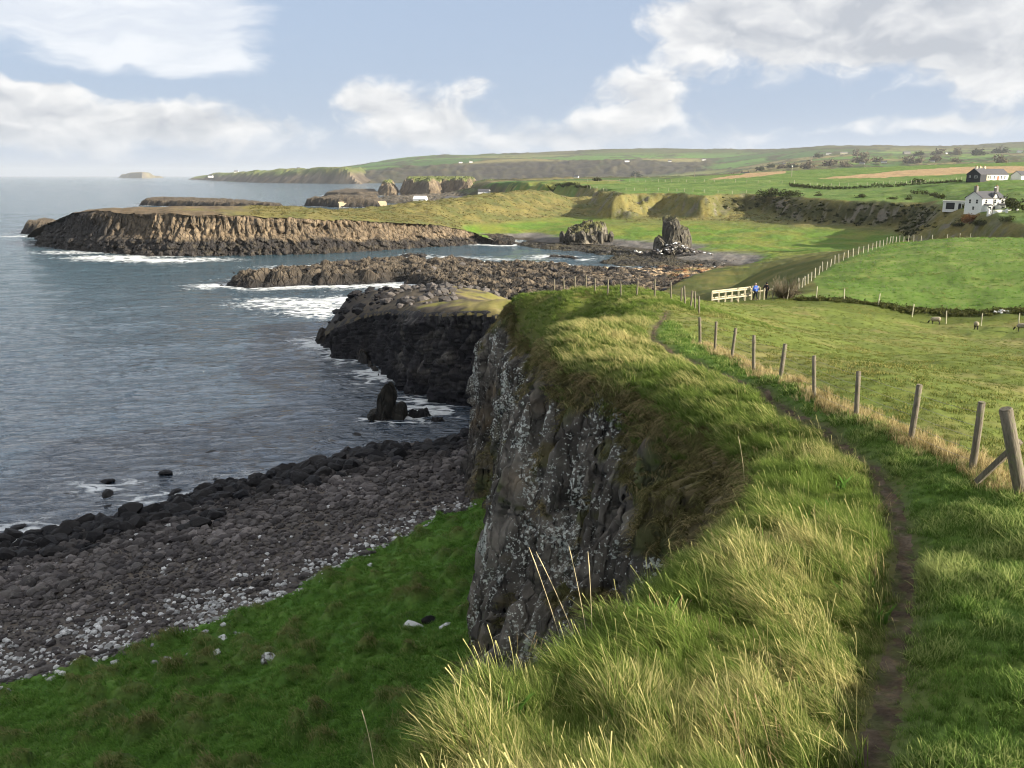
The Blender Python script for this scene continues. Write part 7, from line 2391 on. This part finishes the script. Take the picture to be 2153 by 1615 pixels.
def build_people():
    m_skin = mat_plain('skin', (0.50, 0.30, 0.21), 0.6)
    m_navy = mat_plain('dark_trousers', (0.012, 0.013, 0.018), 0.85)
    m_blue = mat_plain('blue_jacket', (0.025, 0.095, 0.42), 0.65, 0.12, 6)
    m_blk = mat_plain('black_jacket', (0.013, 0.012, 0.018), 0.7, 0.2, 6)
    m_hair1 = mat_plain('fair_hair', (0.36, 0.28, 0.18), 0.8)
    m_hair2 = mat_plain('dark_hair', (0.02, 0.016, 0.014), 0.8)
    m_boot = mat_plain('boots', (0.05, 0.035, 0.025), 0.8)
    for (px, Y, face, jm, hm, lb, stride) in ((1588, 86.4, 0.35, m_blue, m_hair1, 'walker in a blue jacket with fair hair, back turned, passing the railing', 0.16), (1609, 88.2, -0.5, m_blk, m_hair2, 'walker in black beside the railing, right of the one in blue', 0.10)):
        x, y, _ = at_y(px, 633, Y)
        p = link('person', None, loc=(x, y, near_z(x, y) - 0.01), label=lb, cat='person')
        p.rotation_euler = (0, 0, face)
        lean = 0.10
        J = {'pelvis': (0, 0, 0.93, 0.15, 0.115), 'waist': (0, lean * 0.4, 1.10, 0.145, 0.105), 'chest': (0, lean, 1.32, 0.175, 0.125), 'neck': (0, lean * 1.3, 1.48, 0.062, 0.062), 'skull': (0, lean * 1.5, 1.62, 0.085, 0.10),
             'hipl': (-0.09, 0, 0.88, 0.095, 0.095), 'kneel': (-0.10, stride, 0.49, 0.062, 0.065), 'anklel': (-0.10, stride * 0.9, 0.10, 0.042, 0.045), 'toel': (-0.11, stride * 0.9 + 0.17, 0.045, 0.045, 0.04),
             'hipr': (0.09, 0, 0.88, 0.095, 0.095), 'kneer': (0.10, -stride * 0.3, 0.49, 0.062, 0.065), 'ankler': (0.10, -stride * 1.4, 0.12, 0.042, 0.045), 'toer': (0.11, -stride * 1.4 + 0.16, 0.05, 0.045, 0.04),
             'shl': (-0.19, lean, 1.40, 0.068, 0.068), 'ell': (-0.25, lean - 0.04, 1.12, 0.05, 0.05), 'wrl': (-0.22, lean + 0.13, 0.92, 0.036, 0.036), 'hal': (-0.21, lean + 0.17, 0.84, 0.036, 0.026),
             'shr': (0.19, lean, 1.40, 0.068, 0.068), 'elr': (0.25, lean - 0.06, 1.12, 0.05, 0.05), 'wrr': (0.22, lean + 0.08, 0.91, 0.036, 0.036), 'har': (0.21, lean + 0.11, 0.83, 0.036, 0.026)}
        E = [('pelvis', 'waist'), ('waist', 'chest'), ('chest', 'neck'), ('neck', 'skull'), ('pelvis', 'hipl'), ('hipl', 'kneel'), ('kneel', 'anklel'), ('anklel', 'toel'), ('pelvis', 'hipr'), ('hipr', 'kneer'), ('kneer', 'ankler'), ('ankler', 'toer'),
             ('chest', 'shl'), ('shl', 'ell'), ('ell', 'wrl'), ('wrl', 'hal'), ('chest', 'shr'), ('shr', 'elr'), ('elr', 'wrr'), ('wrr', 'har')]
        skin_body('body', J, E, m_skin, p)
        T = {k: (v[0], v[1], v[2], v[3] + 0.016, v[4] + 0.016) for k, v in J.items()}
        TR = {k: T[k] for k in ('pelvis', 'hipl', 'kneel', 'anklel', 'hipr', 'kneer', 'ankler')}
        skin_body('trousers', TR, [e for e in E if e[0] in TR and e[1] in TR], m_navy, p)
        JK = {k: (v[0], v[1], v[2], v[3] + 0.035, v[4] + 0.035) for k, v in J.items() if k in ('waist', 'chest', 'shl', 'ell', 'wrl', 'shr', 'elr', 'wrr')}
        JK['hem'] = (0, -0.01, 0.83, 0.205, 0.165)
        JK['collar'] = (0, lean * 1.3, 1.49, 0.085, 0.085)
        skin_body('jacket', JK, [('waist', 'chest'), ('waist', 'hem'), ('chest', 'collar'), ('chest', 'shl'), ('shl', 'ell'), ('ell', 'wrl'), ('chest', 'shr'), ('shr', 'elr'), ('elr', 'wrr')], jm, p)
        ball('hair', (0, lean * 1.5 - 0.015, 1.665), 0.112, hm, p, (0.92, 1.05, 0.95))
        for sx in (-1, 1):
            ball('eye', (sx * 0.035, lean * 1.5 + 0.098, 1.635), 0.012, m_hair2, p)
        ball('nose', (0, lean * 1.5 + 0.112, 1.605), 0.018, m_skin, p, (0.8, 1.1, 1.3))
        for k in ('l', 'r'):
            a, t = J['ankle' + k], J['toe' + k]
            V, F = ico(2)
            me = raw_mesh('boot', V * np.array([0.055, 0.15, 0.06]) + np.array([(a[0] + t[0]) / 2, (a[1] + t[1]) / 2, t[2] + 0.012]), F)
            me.materials.append(m_boot)
            link('boot', me, p)


def build_sheep():
    m_wool, b = new_mat('wool')
    tcn = b.n('ShaderNodeTexCoord').outputs['Object']
    nn = b.noise(tcn, 14.0, 4, 0.6).outputs['Fac']
    c = b.mix(b.sstep(nn, 0.3, 0.7), (0.20, 0.17, 0.12), (0.42, 0.37, 0.28))
    p_ = b.n('ShaderNodeBsdfPrincipled', {'Base Color': c, 'Roughness': 1.0, 'Specular IOR Level': 0.05, 'Normal': b.n('ShaderNodeBump', {'Height': nn, 'Strength': 1.0, 'Distance': 0.05}).outputs[0]})
    finish(b, p_.outputs[0])
    m_black_face = mat_plain('black_face', (0.018, 0.015, 0.013), 0.8)
    for (px, py, z0, face, lb) in ((1967, 678, 16.5, 2.75, 'grazing sheep with black face and legs, leftmost of the three'), (2052, 689, 16.6, 1.1, 'round woolly sheep in the middle, rump towards the path'), (2148, 699, 16.7, 2.6, 'sheep at the right edge of the picture by the ditch')):
        x, y, _ = at_z(px, py, z0)
        s = link('sheep', None, loc=(x, y, near_z(x, y)), label=lb, cat='sheep', group='sheep in the cropped field')
        s.rotation_euler = (0, 0, face)
        s.scale = (0.9,) * 3
        # body along +X: head forward and down to the grass
        B = {'barrel': (0, 0, 0.62, 0.27, 0.27), 'rump': (-0.34, 0, 0.64, 0.25, 0.25), 'tailhead': (-0.50, 0, 0.62, 0.13, 0.13), 'chest': (0.30, 0, 0.58, 0.25, 0.23), 'neck': (0.52, 0, 0.50, 0.15, 0.14)}
        wo = skin_body('fleece', B, [('barrel', 'rump'), ('rump', 'tailhead'), ('barrel', 'chest'), ('chest', 'neck')], m_wool, s)
        H = {'poll': (0.56, 0, 0.46, 0.10, 0.09), 'brow': (0.66, 0, 0.32, 0.085, 0.08), 'muzzle': (0.73, 0, 0.13, 0.05, 0.05)}
        hd = skin_body('head', H, [('poll', 'brow'), ('brow', 'muzzle')], m_black_face, s)
        for sy in (-1, 1):
            ball('ear', (0.60, sy * 0.13, 0.40), 0.055, m_black_face, hd, (0.5, 1.4, 0.6))
        for lx, ly, hind in ((0.27, 0.12, False), (0.27, -0.12, False), (-0.33, 0.13, True), (-0.33, -0.13, True)):
            if hind:
                Lg = {'top': (lx, ly, 0.55, 0.11, 0.10), 'stifle': (lx + 0.06, ly, 0.42, 0.075, 0.07), 'hock': (lx - 0.07, ly, 0.25, 0.04, 0.038), 'fetlock': (lx - 0.03, ly, 0.06, 0.03, 0.03), 'hoof': (lx, ly, 0.015, 0.035, 0.032)}
                Ed = [('top', 'stifle'), ('stifle', 'hock'), ('hock', 'fetlock'), ('fetlock', 'hoof')]
            else:
                Lg = {'top': (lx, ly, 0.50, 0.09, 0.085), 'wrist': (lx + 0.015, ly, 0.27, 0.045, 0.042), 'fetlock': (lx, ly, 0.06, 0.03, 0.03), 'hoof': (lx + 0.03, ly, 0.015, 0.035, 0.032)}
                Ed = [('top', 'wrist'), ('wrist', 'fetlock'), ('fetlock', 'hoof')]
            skin_body('leg', Lg, Ed, m_black_face, s, 1)


def build_haze():
    m, b = new_mat('sea_haze')
    pv = b.n('ShaderNodeVolumePrincipled', {'Color': (0.86, 0.92, 1.0, 1), 'Density': 4.5e-5, 'Anisotropy': 0.2})
    o = b.n('ShaderNodeOutputMaterial')
    b.t.links.new(pv.outputs[0], o.inputs['Volume'])
    hz_ = box('haze', (-52000, 46000, -400, 32000, -6, 280), m)
    hz_['kind'] = 'stuff'
    hz_['label'] = 'thin sea haze paling the far coast'
near_obj = build_near()
build_path()
build_cliff()
beach_obj = build_shore()
build_mid()
build_headland()
build_far()
ROCK_OUT.append(([p[:2] for p in HEAD_BRINK] + [(-60, 430), (-200, 420)], 5.0, 0.75))
ROCK_OUT.append((NEAR_POLY, 1.6, 0.5))
build_beach_stones()
build_reefs()
build_stacks()
build_distance()
build_sea()
build_houses()
build_fences()
build_gate()
build_plants()
build_people()
build_sheep()
build_grass()
build_haze()
